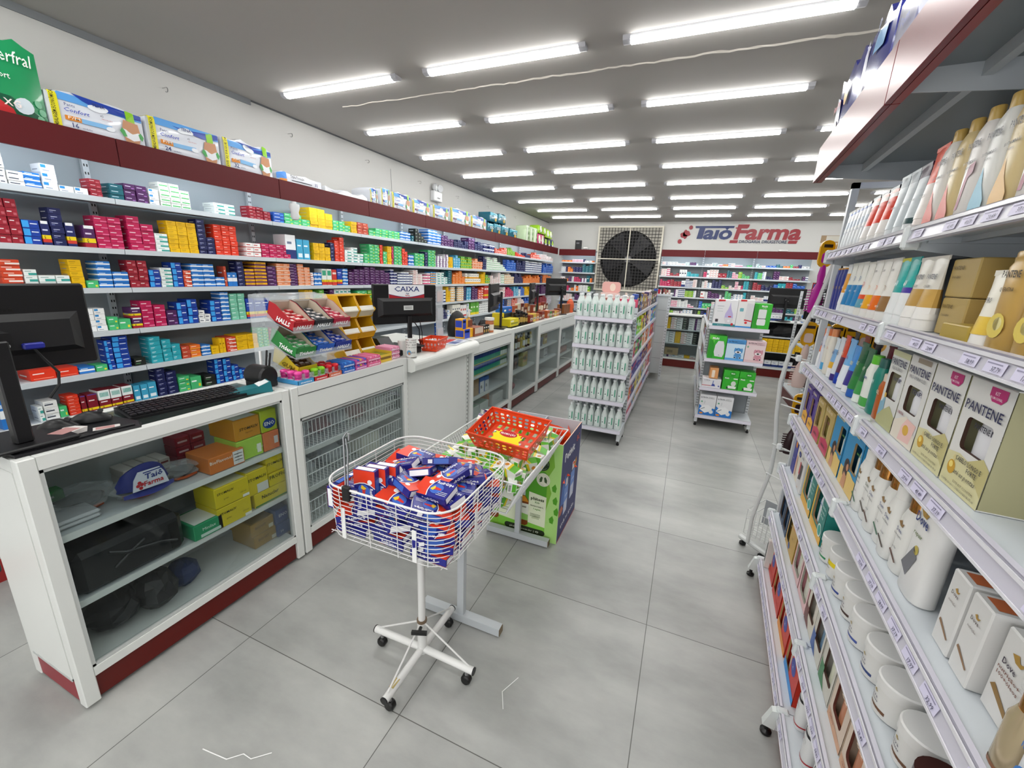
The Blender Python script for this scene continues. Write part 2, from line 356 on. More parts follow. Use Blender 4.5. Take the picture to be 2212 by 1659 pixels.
# ---------------------------------------------------------------- medicine boxes
# scheme: (colour words, base, decorations on the front face: y0,y1,z0,z1,colour), front is the +x side
SCH = {
 'dkred': ('dark red', '#94202f', [(.1,.5,.55,.66,'#e9dcdc'),(.62,.9,.2,.5,'#b85a64')]),
 'magenta': ('magenta', '#b51c50', [(.08,.55,.55,.66,'#f0d5de'),(.5,1,.12,.3,'#d86a90')]),
 'yellow': ('yellow', '#e5b512', [(.1,.6,.6,.68,'#8d6a00'),(.15,.5,.3,.36,'#a88410')]),
 'navy': ('dark navy', '#1c2150', [(.15,.65,.55,.64,'#c9cce6'),(.15,.4,.3,.37,'#8d93c9')]),
 'navy_blue': ('blue', '#1b3c97', [(0,.4,.08,.92,'#3a9be2'),(.48,.9,.5,.62,'#dfe8f8')]),
 'blue': ('bright blue', '#2457b4', [(.1,.6,.5,.64,'#e3edfa'),(.65,.95,.15,.4,'#4aa3e0')]),
 'cyan': ('cyan', '#3f9fc4', [(.12,.7,.65,.72,'#eaf6fa'),(.15,.85,.1,.3,'#e3eff4')]),
 'teal': ('teal', '#2e9fad', [(.1,.45,.5,.6,'#e1f5f6'),(.1,.35,.28,.34,'#bfe6ea')]),
 'tealdk': ('dark teal', '#175c68', [(.1,.6,.5,.62,'#cfe6ea')]),
 'mint': ('mint green', '#7ac2a6', [(.12,.6,.55,.66,'#f2fbf7'),(0,.06,0,1,'#3c9273')]),
 'green': ('green', '#48b573', [(.1,.55,.58,.7,'#eefaf1'),(.7,.9,.15,.4,'#e0d531')]),
 'lime': ('lime green', '#5fa83c', [(.1,.6,.55,.66,'#f4fbe4'),(0,1,0,.18,'#e7cf25')]),
 'plum': ('plum purple', '#4b2254', [(.12,.6,.52,.63,'#d9c8df'),(.65,.9,.2,.35,'#a06ab0')]),
 'red': ('bright red', '#d9361c', [(.1,.55,.56,.66,'#f9dcd6'),(.1,.9,.12,.18,'#f08a70')]),
 'brick': ('brick red', '#bd4a33', [(.1,.6,.5,.62,'#f2d7c4')]),
 'orange': ('orange', '#e2702a', [(.1,.6,.55,.67,'#fbe9d6'),(0,1,0,.14,'#f4b13b')]),
 'orange_w': ('peach orange', '#e0885a', [(0,1,.0,.2,'#f0dccd'),(.1,.6,.55,.66,'#fbeee4')]),
 'black': ('black', '#20231f', [(.12,.6,.55,.66,'#d5d7cc'),(.1,.5,.25,.32,'#5a9a60')]),
 'w_black': ('white and black', '#e9eae8', [(.08,.7,.35,.55,'#34394a'),(.1,.5,.68,.75,'#9aa0aa')]),
 'w_blue': ('white and blue', '#ebecec', [(.05,.4,.55,.9,'#2d86c6'),(.15,.6,.2,.3,'#8893a4')]),
 'w_navy': ('white and navy', '#e8eaec', [(.0,1,.0,.38,'#22346e'),(.15,.6,.62,.72,'#6d778f')]),
 'w_teal': ('white and teal', '#eaf0ee', [(.35,1,.08,.45,'#3a9d93'),(.1,.6,.66,.76,'#7b9a96')]),
 'w_green': ('white and green', '#ecefe8', [(.1,.95,.25,.5,'#4fae62'),(.1,.6,.68,.76,'#8aa08a')]),
 'w_red': ('white and red', '#ecebe9', [(.08,.6,.5,.68,'#c23a34'),(0,1,0,.14,'#c23a34')]),
 'w_plum': ('white and plum', '#ebe8ec', [(0,.35,0,1,'#5b2b66'),(.45,.9,.5,.64,'#8a7a90')]),
 'w_magenta': ('white and pink', '#f0e8ea', [(0,1,0,.4,'#c92e68'),(.1,.6,.6,.72,'#a86a80')]),
 'w_or': ('white and amber', '#efece2', [(0,1,0,.3,'#e8a21c'),(.1,.6,.58,.7,'#555a6a')]),
 'blue_w': ('blue and white', '#2a75c4', [(0,1,.35,.62,'#eef2f5'),(.1,.55,.7,.82,'#cfe0f2')]),
 'navy_w': ('navy and white', '#222a62', [(0,1,.55,.85,'#e6e8ee'),(.1,.5,.25,.36,'#a9aed2')]),
 'red_w': ('red and white', '#d24a2e', [(.3,1,.15,.45,'#f2e8e2'),(.1,.6,.62,.74,'#f6d9d0')]),
 'blue_or': ('blue and orange', '#3a8fd0', [(0,1,0,.4,'#f0a020'),(.1,.6,.6,.72,'#eef4fa')]),
 'yellow_plum': ('yellow and plum', '#e5a81c', [(0,1,.0,.42,'#5d2a5a'),(.1,.6,.6,.72,'#7a5210')]),
 'navy_G': ('tall navy generic', '#20265c', [(0,1,.26,.42,'#e6c81a'),(0,1,.12,.26,'#c2382a'),(.1,.9,.88,1,'#e8e8ea'),(.15,.75,.6,.66,'#c9cce6')]),
 'plum_G': ('plum generic', '#4b2254', [(0,1,.22,.42,'#e6c81a'),(0,1,0,.2,'#a3222e'),(.1,.95,.86,1,'#e8e8ea'),(.15,.7,.6,.67,'#d9c8df')]),
 'blue_G': ('tall blue generic', '#1d3f9e', [(0,1,.2,.34,'#e6c81a'),(0,1,.08,.2,'#c2382a'),(.12,.8,.74,.79,'#dfe6f6'),(.12,.6,.62,.65,'#9fb3e0')]),
 'w_G': ('white and green generic', '#e6ebe4', [(0,1,.2,.34,'#e6c81a'),(0,1,.02,.2,'#c2382a'),(.1,.9,.6,.9,'#3a9d7a')]),
 'red_G': ('tall red generic', '#c93a30', [(0,1,.2,.34,'#e6c81a'),(.1,.9,.7,.82,'#f4dcd6')]),
 'dkred_G': ('dark red generic', '#7c1a28', [(.0,1,.06,.2,'#e6c81a'),(.12,.7,.6,.66,'#e9dcdc'),(.1,1,.94,1,'#5b3f8c')]),
 'dkred_T': ('dark red and teal generic', '#7c1a28', [(0,1,.05,.16,'#e6c81a'),(0,1,.48,1,'#e8eeec'),(.12,.9,.64,.88,'#3aa093'),(.12,.7,.34,.4,'#e9dcdc')]),
}
def template(q, sch, T=None):
    _, base, dec = SCH[sch]
    q.X = T
    b = M(base, .38); q.box(-1, 0, 0, 1, 0, 1, b)
    for (a, c, d, e, h) in dec:
        q.quad((.004,a,d),(.004,c,d),(.004,c,e),(.004,a,e), M(h, .38))
        if a == 0 and c == 1:
            q.quad((-1,-.004,d),(0,-.004,d),(0,-.004,e),(-1,-.004,e), M(h, .38))
    if base != '#e9eae8': q.quad((-.85,-.004,.3),(-.3,-.004,.3),(-.3,-.004,.42),(-.85,-.004,.42), M('#d8d8da' if sum(lin(base)[:3]) < 1.2 else '#9a9ca4', .4))
    q.X = None
_T = {}
def tmesh(sch):
    if sch not in _T:
        q = MB(); template(q, sch)
        if sch.endswith('_G') or sch == 'dkred_T':
            zb = [d for d in SCH[sch][2] if d[4] == '#e6c81a'][0]
            q.text('G', (.012, .25, zb[2]+.01), (0,1,0), (0,0,1), (zb[3]-zb[2])*.8, M('#1a1a1a'), bold=.02, width=.16)
        o = q.build('medicine_box'); _T[sch] = o.data; bpy.data.objects.remove(o)
    return _T[sch]
BOXES = []      # (x front, y, z, depth, width, height, scheme, label, group)
random.seed(7)
DATA = """1 1212 1243 168 6 w_black
1 1243 1311 77 3 w_black
1 1311 1383 85 3 blue_w
1 1386 1454 145 3 w_blue
1 1455 1525 39 1 w_blue
1 1527 1595 41 1 w_blue
1 1602 1666 106 4 dkred
1 1705 1782 98 3 tealdk
1 1785 1922 114 3,3 plum
1 1929 1993 107 3 w_blue
1 1997 2200 164 5,5,4 w_green
1 2376 2547 86 3,3 w_teal
1 2672 2878 105 4,4,3 dkred
1 2905 3018 89 3 blue
1 3020 3315 95 3,3,2 green
1 3320 3612 189 6,6,5 yellow
1 3618 3872 106 3,3,2 green
1 3883 3973 124 4 yellow
1 3984 4161 128 4,4 brick
1 4168 4755 95 2,3,3,3,3 green
1 4764 4987 107 3,3 blue_w
1 5013 5068 77 2 tealdk
1 5102 5391 179 4,2 black
1 5416 5763 200 5,5,4 blue_w
1 5775 6133 158 4,4,3,3 plum
1 6151 6625 128 3,4,3,4 navy
1 6640 6860 194 4,4 plum
1 6871 7197 154 3,4,3 navy
1 7232 7690 146 2,1,2,2 navy_w
1 7730 8304 132 3,2,3,4 red_w
1 8348 8747 157 4,5,3 lime
1 8772 9360 88 5,3,2 red
1 9396 9700 104 3,2 navy
1 9739 10470 147 2,3,2 red_w
1 10515 11513 141 5,5,4 w_red
2 1153 1253 243 5,5 dkred
2 1254 1329 138 3 navy_blue
2 1331 1373 140 1 navy_G
2 1375 1437 221 6 navy
2 1439 1486 142 1 navy_G
2 1524 1584 136 1 plum_G
2 1586 1733 203 5,5 magenta
2 1764 1919 226 5,4 magenta
2 1922 2007 127 4 w_teal
2 2009 2212 224 7,7,7 yellow
2 2216 2342 259 8,4 navy
2 2346 2536 237 6,6,6 red
2 2606 2746 116 3,3 w_red
2 2752 3056 122 3,3,3,3 magenta
2 3007 3123 223 1 w_navy
2 3129 3200 191 1 cyan
2 3205 3285 191 1 cyan
2 3336 3553 172 5,5,4 yellow
2 3559 3614 189 5 navy
2 3620 3755 256 6,7 red
2 3764 4054 163 4,5,3 w_teal
2 4073 4344 222 3,6,6 green
2 4352 4405 227 6 red
2 4413 4488 151 3 green
2 4496 4578 220 6 yellow
2 4584 4618 227 6 magenta
2 4627 4786 235 6,6 green
2 4795 4917 214 6,5 red
2 4936 5061 140 3,3 blue_w
2 5081 5311 173 4,4 green
2 5326 5399 201 5 navy
2 5410 5604 236 6,6 green
2 5620 5976 198 5,5,4,6 w_plum
2 5994 6118 165 3,3 yellow
2 6136 6360 205 4,5,4 cyan
2 6389 6764 196 4,3,4 lime
2 6796 7189 181 3,4,3,3 orange_w
2 7213 7345 239 5,4 navy
2 7369 8289 234 6,5,6,4,3,2 w_green
2 8319 8824 230 5,4,5,4 blue
2 8857 9403 242 5,4,5 navy
2 9440 10573 248 5,4,5,5,4,5 w_navy
2 10711 11557 252 4,5,4,5 blue
3 1121 1208 165 5 red_w
3 1211 1269 111 3 w_teal
3 1272 1346 77 2 w_teal
3 1348 1415 78 2 w_teal
3 1417 1484 176 5 yellow
3 1487 1548 47 1 green
3 1550 1628 172 5 blue_w
3 1630 1719 105 3 blue_w
3 1721 1840 185 4,4 dkred
3 1843 1915 124 3 navy_blue
3 1917 1994 140 5 w_teal
3 1996 2067 181 4 navy_blue
3 2069 2127 124 4 red_w
3 2129 2307 176 5,5 blue_w
3 2310 2384 76 2 blue_w
3 2386 2409 164 2 brick
3 2411 2498 115 1,1 blue_w
3 2500 2563 210 6 navy
3 2567 2655 147 5 yellow_plum
3 2662 2776 210 7 yellow_plum
3 2779 2874 178 5 plum
3 2880 3030 207 6,6 orange_w
3 2792 2875 178 5 plum
3 2881 3016 206 6,6 orange_w
3 3021 3112 210 8 plum
3 3117 3265 210 7,6 orange_w
3 3272 3308 129 3 w_red
3 3314 3413 130 3,3 blue_w
3 3419 3550 171 1,1 w_G
3 3556 3622 167 1 red_G
3 3628 3702 176 1 blue_G
3 3708 3788 180 5 blue_w
3 3799 4149 210 5,6,6,7 plum
3 4156 4522 210 7,6,6,5 plum
3 4536 4677 196 5,4 navy_w
3 4689 5012 164 4,5,5,4 w_navy
3 5032 5255 199 7,5 w_red
3 5283 5462 161 3,4 w_magenta
3 5473 5609 179 5 blue_or
3 5621 5951 175 5,5,3 w_teal
3 5968 6084 210 6 tealdk
3 6111 6523 210 5,6,7,4 orange
3 6543 7120 176 2,2,2,2 w_or
3 7143 7310 210 4,5 yellow
3 7334 7522 162 3,2 lime
3 7547 8006 210 5,3,4,7 w_red
3 8048 8208 186 4 w_green
3 8237 8737 210 5,6,4 w_or
3 8770 9290 210 6,5,6,4 navy
3 9327 10483 189 3,4,5,3,4,5 orange
3 10528 10688 187 3 navy
3 10735 11506 210 7,7,6 orange
4 1432 1550 151 4 w_blue
4 1553 1611 89 2 green
4 1613 1685 70 1 green
4 1689 1752 145 2 plum_G
4 1755 1829 188 4 magenta
4 1832 1907 156 3 magenta
4 1911 1985 112 2 plum
4 1988 2060 168 3 navy_blue
4 2062 2136 189 3 navy_blue
4 2140 2230 98 3,2 w_black
4 2235 2320 173 4 navy_blue
4 2324 2396 239 7 blue_w
4 2401 2537 223 6,6 mint
4 2543 2778 176 1,1,1 blue_G
4 2783 2846 145 4 plum
4 3182 3281 240 5,5 yellow
4 3287 3494 240 4,5,4 lime
4 3502 3565 240 6 plum
4 3573 3821 240 6,6 w_teal
4 3831 4089 219 3,4,4 green
4 4099 4191 219 4 lime
4 5696 5903 192 4,4 w_navy
4 5915 6046 240 7,5 yellow
4 6054 6187 239 6,6 w_or
4 6195 6237 240 7 black
4 6276 6484 240 7,7 w_or
4 6496 6581 240 8 navy
4 6593 6758 223 4,4 cyan
4 6789 7019 238 6,5 plum
4 7030 7252 220 4,5 red_w
4 7280 7673 240 1,1,1,1 red_G
4 8080 8276 207 2,3 w_red
4 8293 8739 199 4,5,4,3 magenta
4 8763 9028 207 5,4,5 cyan
4 9049 9163 148 2 w_blue
4 9184 9410 206 5,4 blue
4 9432 9916 196 4,3,4 yellow
4 10112 10302 240 5 plum
4 10659 11200 240 5,4,5 plum
5 1003 1056 70 1 w_teal
5 1129 1246 67 1 red
5 1249 1351 55 1 red
5 1353 1436 42 1 blue_w
5 1439 1504 44 1 green
5 1508 1550 204 5 navy_blue
5 1553 1641 225 6 navy_blue
5 1657 1729 55 1 black
5 1763 1840 196 6 teal
5 1843 1905 166 5 teal
5 1907 1969 124 3 teal
5 1973 2034 96 3 brick
5 2037 2116 98 3 orange
5 2120 2192 86 3 blue_w
5 2197 2261 66 1 yellow
5 2263 2320 124 1,1 yellow
5 2325 2413 125 4 red_w
5 2415 2616 131 3,3 yellow
5 2622 2670 178 6 green
5 2673 2729 171 6 green
5 2734 2851 161 5,5 dkred
5 3479 3736 98 3,3 w_teal
5 5701 5941 147 3,2,3,2 navy
5 5949 6096 135 2,1 w_blue
5 6107 6384 215 1,1,1,1 w_or
5 6395 6600 193 1,1,1 w_red
5 6624 6738 211 2,1 w_blue
5 6750 7065 225 1,1,1 lime
5 7082 7652 225 4,5,5,4 w_black
5 8017 8233 225 4,4 blue
5 8255 8390 225 5 navy
5 8418 8652 225 6,6 blue_or
5 8671 8993 225 7,7 red_w
5 9019 9446 225 5,5,4 w_red
5 9469 9849 211 3,3 blue
5 10585 11165 225 5,6,5 dkred
5 11194 11600 211 4,3,4 w_plum
6 965 998 185 1 blue_w
6 1000 1065 172 1 blue_w
6 1123 1149 99 2 w_teal
6 1150 1217 122 3 w_black
6 1219 1259 72 1 green
6 1262 1322 133 6 red
6 1325 1355 115 1 dkred_G
6 1358 1413 117 1 dkred_G
6 1416 1482 129 1 dkred_T
6 1484 1547 126 1 dkred_T
6 1550 1615 128 1 dkred_T
6 1620 1661 116 1 cyan
6 1663 1709 116 1 cyan
6 1711 1767 121 1 cyan
6 1772 1833 215 6 navy
6 1835 1908 178 5 navy
6 1913 1997 119 3 green
6 2000 2085 100 1 green
6 2106 2199 89 2 black
6 2202 2267 215 5 navy_blue
6 2271 2338 208 4 navy_blue
6 2342 2468 136 3,2 navy_blue
6 5699 5787 215 2,1 blue
6 8102 8369 215 3,3 w_blue
7 1507 1664 169 3 green
7 1673 1799 171 2,2 navy_blue
7 1809 1880 143 3 navy
7 1885 2049 165 2,2 w_black
7 2114 2263 138 2,2 green"""
cnt = {}
for ln in DATA.strip().split('\n'):
    l, y0, y1, h, rr, s = ln.split(); l = int(l); y0 = int(y0)/1000; y1 = int(y1)/1000; h = int(h)/1000
    rr = [int(c) for c in rr.split(',')]; mx = max(rr); bh = h/mx
    cw = (y1-y0)/len(rr)
    while cw > .118 and mx > 1:
        rr = [r for r in rr for _ in (0, 1)]
        if len(rr) > 2: rr = [max(1, r-(random.random() < .3)) if i % 2 else r for i, r in enumerate(rr)]
        cw = (y1-y0)/len(rr)
    k = (l, s); cnt[k] = cnt.get(k, 0)+1; cname = SCH[s][0]
    for ci, r in enumerate(rr):
        for ri in range(r):
            dx = random.uniform(0, .008); wy = random.uniform(.0005, .004)
            if len(rr) == 1 and r == 1: lab = '%s medicine box alone, %s such on the %s wall shelf' % (cname, ORD[cnt[k]], LVN[l-1])
            elif len(rr) == 1: lab = '%s medicine box, %s up, %s such single stack, %s wall shelf' % (cname, ORD[ri+1], ORD[cnt[k]], LVN[l-1])
            elif r == 1: lab = '%s medicine box, %s in the %s such row, %s wall shelf' % (cname, ORD[ci+1], ORD[cnt[k]], LVN[l-1])
            else: lab = '%s medicine box, %s up in %s column, %s such stack, %s wall shelf' % (cname, ORD[ri+1], ORD[ci+1], ORD[cnt[k]], LVN[l-1])
            BOXES.append((-3.63-dx, y0+ci*cw+wy, LV[l-1]+.0015+ri*bh, min(.16, max(.09, cw*1.6)), cw-.0045, bh-.0012, s, lab, '%s medicine boxes on the %s wall shelf' % (cname, LVN[l-1])))
# the boxes that show largest: near ones first
def sz(b): return b[4]*b[5]/((b[0]**2+b[1]**2+(b[2]-1.57)**2))
BOXES.sort(key=lambda b: -sz(b))
OTHER = []      # boxes on the far shelves, appended by later sections: (matrix, scheme)
def place_box(b):
    o = bpy.data.objects.new('medicine_box', tmesh(b[6])); COL.objects.link(o)
    o.location = b[:3]; o.scale = (b[3], b[4], b[5]); tag(o, b[7], 'medicine box', b[8])
for b in BOXES[:300]: place_box(b)
def box_matrix(loc, sc, rz=0.0): return Matrix.Translation(loc) @ Matrix.Rotation(rz, 4, 'Z') @ Matrix.Diagonal((sc[0], sc[1], sc[2], 1))
for b in BOXES[300:]: OTHER.append((box_matrix(b[:3], b[3:6]), b[6]))

# ================================================================ glass counters, front plane x = -1.77
CF = M('#d9dbd8', .35, noise=.03, scale=5); CIN = M('#c9cfd0', .5); CGL = GL('#f2f6f6', .3, 'counter_glass', .02, .0); KR = M('#5c0f08', .4, noise=.08, scale=4)
CX0, CX1, CZ = -2.13, -1.77, .97
def counter(y0, y1, label, apron=0.0, levels=(.67, .41), bottom=.155, top='glass', side=False, perfor=False):
    t = thing('display_counter', label, 'counter', (CX1, y0, 0), 0, 'glass display counters'); W = y1-y0; D = CX1-CX0; gt = CZ-.045-apron
    q = MB(); p = .042
    for yy in (0, W-p):
        for x in (-p, -D): q.bbox(x, x+p, yy, yy+p, .015 if yy == 0 or x == -D else .015, CZ-.0005, CF, .003)
    q.box(-p, 0, p, W-p, CZ-.045, CZ-.001, CF); q.box(-D, -D+p, p, W-p, CZ-.045, CZ-.001, CF)
    for yy in (0, W-p): q.box(-D+p, -p, yy, yy+p, CZ-.045, CZ-.001, CF)
    q.box(-.03, 0, p, W-p, bottom-.035, bottom, CF); q.box(-D, -.03, p, W-p, bottom-.02, bottom, CF)
    q.box(-D, -D+.012, p, W-p, bottom, gt+.02, CIN)
    # slim inner rebate round the pane
    for (a, b, c, d) in ((p, W-p, gt-.012, gt), (p, W-p, bottom, bottom+.01)): q.box(-.022, -.004, a, b, c, d, M('#b9bcba', .4))
    for a in (p, W-p-.01): q.box(-.022, -.004, a, a+.01, bottom, gt, M('#b9bcba', .4))
    q.build('frame', t)
    q = MB(); q.box(-.03, -.014, p+.002, W-p-.002, .02, bottom-.038, KR); q.build('kick_panel', t)
    if side:
        q = MB(); q.box(-D+p, -p, -.002, .01, bottom-.035, CZ-.045, CF); q.box(-D+p, -p, -.004, .008, bottom-.035, bottom-.025, M('#b9bcba', .4)); q.build('side_panel', t)
        q = MB(); q.box(-D+p, -p, .004, .012, .02, bottom-.038, M('#8a2430', .4)); q.build('kick_panel', t)
    else:
        q = MB(); q.box(-D+p, -p, .002, .012, bottom, CZ-.045, CF); q.box(-D+p, -p, W-.012, W-.002, bottom, CZ-.045, CF); q.build('side_panel', t)
    if apron:
        q = MB(); q.box(-.02, -.003, p, W-p, gt, CZ-.045, CF); q.box(-.003, -.0015, p, W-p, gt, gt+.004, '#5a5c5a'); q.box(-.003, -.0015, p, W-p, CZ-.05, CZ-.046, '#5a5c5a'); q.build('apron_panel', t)
    for z in levels:
        q = MB(); q.box(-D+.014, -.03, p-.02, W-p+.02, z-.018, z, M('#c3c8ca', .4)); q.box(-.032, -.027, p, W-p, z-.024, z+.001, CF); q.build('shelf', t)
    q = MB(); q.box(-.018, -.012, p, W-p, bottom, gt, CGL); q.build('glass_pane', t)
    q = MB()
    if top == 'glass': q.box(-D+p, -p, p, W-p, CZ-.012, CZ-.004, GL('#e0e8e8', .4, 'tinted_glass', .03, .01))
    else: q.box(-D+p, -p, p, W-p, CZ-.03, CZ-.002, CF)
    q.build('top_panel', t)
    return t
counter(.475, 1.405, 'white framed glass display counter with red kick panel, nearest of the row', side=True)
C2 = counter(1.415, 2.36, 'white display counter with wire baskets inside, under the candy trays', .13, (.60, .37), top='solid')
counter(3.325, 4.295, 'display counter with blank white top panel holding rows of green cartons', .10, (.59, .38), top='solid')
counter(4.30, 5.225, 'glass display counter holding rows of small dark bottles', 0, (.68, .43), top='glass')
counter(5.23, 6.235, 'display counter with blank top panel holding a navy blue basket', .12, (.60, .39), top='solid')
counter(6.24, 7.14, 'farthest glass display counter of the row, behind the water bottles', .16, (.50, .33), top='solid')
# metal strip pillar with slots beside the cash desk
q = MB(); q.box(-.03, 0, 0, .035, 0, .858, CF)
for k in range(20): q.box(0, .001, .012, .022, .06+k*.039, .078+k*.039, '#2b2d2f')
tag(q.build('slotted_post', loc=(-1.795, 2.368, 0)), 'slotted white metal post at the left edge of the cash desk front', 'post')
q = MB(); q.box(-.03, 0, 0, .02, 0, .85, CF)
for k in range(20): q.box(0, .001, .006, .014, .06+k*.039, .078+k*.039, '#2b2d2f')
tag(q.build('slotted_post', loc=(-1.795, 3.283, 0)), 'slotted white metal post at the far edge of the cash desk front', 'post')
# cash desk
t = thing('cash_desk', 'solid white cash desk with thick rounded worktop, standing between two counters', 'desk', (-1.80, 2.408, 0))
q = MB(); q.box(-.02, 0, 0, .87, .02, .85, CF); q.box(0, .0015, .015, .855, .10, .104, '#9a9c9a'); q.box(-.55, -.02, 0, .02, .02, .85, CF); q.box(-.55, -.02, .85, .87, .02, .85, CF); q.build('body', t)
q = MB(); prof = [(-.78,.885),(-.78,.968)]+[(.045+.05*math.sin(a)-.0, .918+.05*math.cos(a)) for a in [k*math.pi/12 for k in range(7)]]+[(.092,.878)]+[(.06, .862), (-.02,.868),(-.02,.885)]
q.prism(prof, (0, .912, 0), M('#d4d6d2', .35), org=(0, -.04, 0), u=(1,0,0), v=(0,0,1)); q.prism([(.035, .968)]+prof[2:10]+[(.035,.864)], (0, .07, 0), M('#d4d6d2', .35), org=(0, .872, 0), u=(1,0,0), v=(0,0,1)); q.build('worktop', t)
# wire baskets in the second counter
WIRE = M('#f0f2f2', .3)
def wire_basket(y0, y1, x0, x1, z0, z1, label):
    q = MB(); r = .0026
    for z in (z0, (z0+z1)/2, z1):
        q.tube([(x1,y0,z),(x1,y1,z),(x0,y1,z),(x0,y0,z)], r*1.3, WIRE, n=4, closed=True)
    n = int((y1-y0)/.026)
    for k in range(n+1):
        y = y0+(y1-y0)*k/n; q.tube([(x0,y,z1),(x0,y,z0),(x1,y,z0),(x1,y,z1)], r, WIRE, n=4)
    return tag(q.build('wire_basket'), label, 'basket', 'wire baskets in the second counter')
wire_basket(1.47, 2.31, -2.10, -1.80, .604, .76, 'long white wire basket on the upper shelf of the second counter')
wire_basket(1.47, 2.31, -2.10, -1.80, .374, .53, 'long white wire basket on the middle shelf of the second counter')
wire_basket(1.47, 2.31, -2.10, -1.80, .158, .29, 'long white wire basket on the floor of the second counter')
# clear bags of crumpled plastic in the baskets
def crumple(seed, sx, sy, sz, m, n1=10, n2=7, amp=.35):
    rd = random.Random(seed); vs = []; fs = []
    for i in range(n2+1):
        ph = math.pi*i/n2
        for k in range(n1):
            th = 2*math.pi*k/n1; a = 1+rd.uniform(-amp, amp)
            vs.append((sx*math.sin(ph)*math.cos(th)*a, sy*math.sin(ph)*math.sin(th)*a, sz*(1-math.cos(ph)*(1 if i in (0, n2) else 1+rd.uniform(-amp, amp)*.5))*1.0))
    for i in range(n2):
        for k in range(n1): fs.append((i*n1+k, i*n1+(k+1) % n1, (i+1)*n1+(k+1) % n1, (i+1)*n1+k))
    q = MB(); q.add(vs, fs, m); return q
BAGM = FILM('#e4e8ea', .55, .15); BAGR = FILM('#b04a50', .6, .2)
for k, (y, z, sx, sy, m, d) in enumerate([(1.56,.61,.10,.056,BAGM,'clear'),(1.70,.61,.10,.056,BAGR,'clear and red'),(1.84,.61,.10,.056,BAGM,'silvery clear'),(1.985,.61,.1,.05,BAGR,'pale red'),(1.56,.38,.10,.07,BAGM,'large clear'),(1.78,.38,.1,.09,BAGM,'cloudy clear')]):
    tag(crumple(k, sx, sy, .065, m).build('plastic_packet', loc=(-1.95, y, z)), '%s plastic packet lying %s in the %s wire basket of the second counter' % (d, ORD[k % 4+1], 'upper' if z > .5 else 'lower'), 'packet', 'plastic packets in the wire baskets')
PWC = M('#d8d8d4', .5)
for r in range(2):
    for k in range(7):
        q = MB(); q.bbox(-.09, 0, 0, .026, 0, .062, PWC, .002); q.box(0, .001, .007, .019, .012, .04, '#4a4c50'); q.box(0, .001, .004, .022, .048, .056, '#8a8c90')
        tag(q.build('small_carton', loc=(-1.815, 2.07+k*.031, .608+r*.065)), 'small white carton, %s in the %s row of the upper wire basket' % (ORD[k+1], ('bottom', 'top')[r]), 'carton', 'white cartons in the upper wire basket')
q = MB(); q.bbox(-.14, 0, 0, .16, 0, .12, M('#c9c9b9', .5), .003); q.text('2.5% 50ml', (.0, .08, .05), (0,1,0), (0,0,1), .02, M('#3a3a3a'))
tag(q.build('carton', loc=(-1.83, 1.95, .378)), 'off-white carton standing in the middle wire basket of the second counter', 'carton')
# ---------------------------------------------------------------- contents of the nearest counter
def brandbox(name, label, cat, loc, w, d, h, base, items=(), rz=0.0, group=None, r=.0025, top=None, polys=(), dec=(), side=()):
    # front face is +x, w along y, d along -x; items: (text, y, z, height, colour, bold)
    q = MB(); b = M(base, .38); q.bbox(-d, 0, 0, w, 0, h, b, r)
    for (a, c, e, f, hx) in dec: q.quad((.0008,a*w,e*h),(.0008,c*w,e*h),(.0008,c*w,f*h),(.0008,a*w,f*h), M(hx, .38))
    for (a, c, e, f, hx) in side: q.quad((-d+a*d,-.0008,e*h),(-d+c*d,-.0008,e*h),(-d+c*d,-.0008,f*h),(-d+a*d,-.0008,f*h), M(hx, .38))
    for n_, (pts, hx) in enumerate(polys): q.poly([(.0010+.00012*n_, p[0]*w, p[1]*h) for p in pts], M(hx, .38))
    if top: q.quad((-d+.01, .01, h+.0006),(-.01,.01,h+.0006),(-.01,w-.01,h+.0006),(-d+.01,w-.01,h+.0006), M(top, .4))
    for it in items:
        q.text(it[0], (.0012+.00012*len(polys), it[1]*w, it[2]*h), (0,1,0), (0,0,1), it[3]*h, M(it[4], .4), bold=it[5] if len(it) > 5 else 0, width=min(.85*w, it[6]*w) if len(it) > 6 else None)
    o = q.build(name, loc=loc, rz=rz); return tag(o, label, cat, group)
def EL(cx, cy, rx, ry, n=20, a0=0, a1=2*math.pi): return [(cx+rx*math.cos(a0+(a1-a0)*k/n), cy+ry*math.sin(a0+(a1-a0)*k/n)) for k in range(n if abs(a1-a0-2*math.pi) < .01 else n+1)]
def RR(a, b, c, d, r=.05, ry=None):
    ry = ry or r; o = []
    for (cx, cy, t) in ((b-r, d-ry, 0), (a+r, d-ry, 1), (a+r, c+ry, 2), (b-r, c+ry, 3)): o += [(cx+r*math.cos((t+k/3)*HALF), cy+ry*math.sin((t+k/3)*HALF)) for k in range(4)]
    return o
YB_ = '#d6c21c'
brandbox('carton', 'amber yellow carton lettered STOMALIV on top of a lime green one, upper shelf', 'carton', (-1.82, 1.145, .772), .125, .18, .10, '#c98a1e', [('STOMALIV', .55, .45, .14, '#3a2a08', .01), ('digestivo', .55, .28, .08, '#6a4a10')], top='#d9d6c8')
brandbox('carton', 'lime green carton under the amber one, upper shelf of the nearest counter', 'carton', (-1.815, 1.145, .673), .125, .16, .097, '#a6cf4a', [('info', .85, .35, .18, '#e8f0d0')], dec=[(.1,.2,.1,.3,'#3a4a20'),(.75,.92,.15,.6,'#f0f4e4')])
brandbox('carton', 'salmon orange carton at the far end of the upper counter shelf', 'carton', (-1.815, 1.275, .673), .085, .15, .095, '#dc7a50', [], dec=[(.65,.9,.3,.7,'#d8d8d8')])
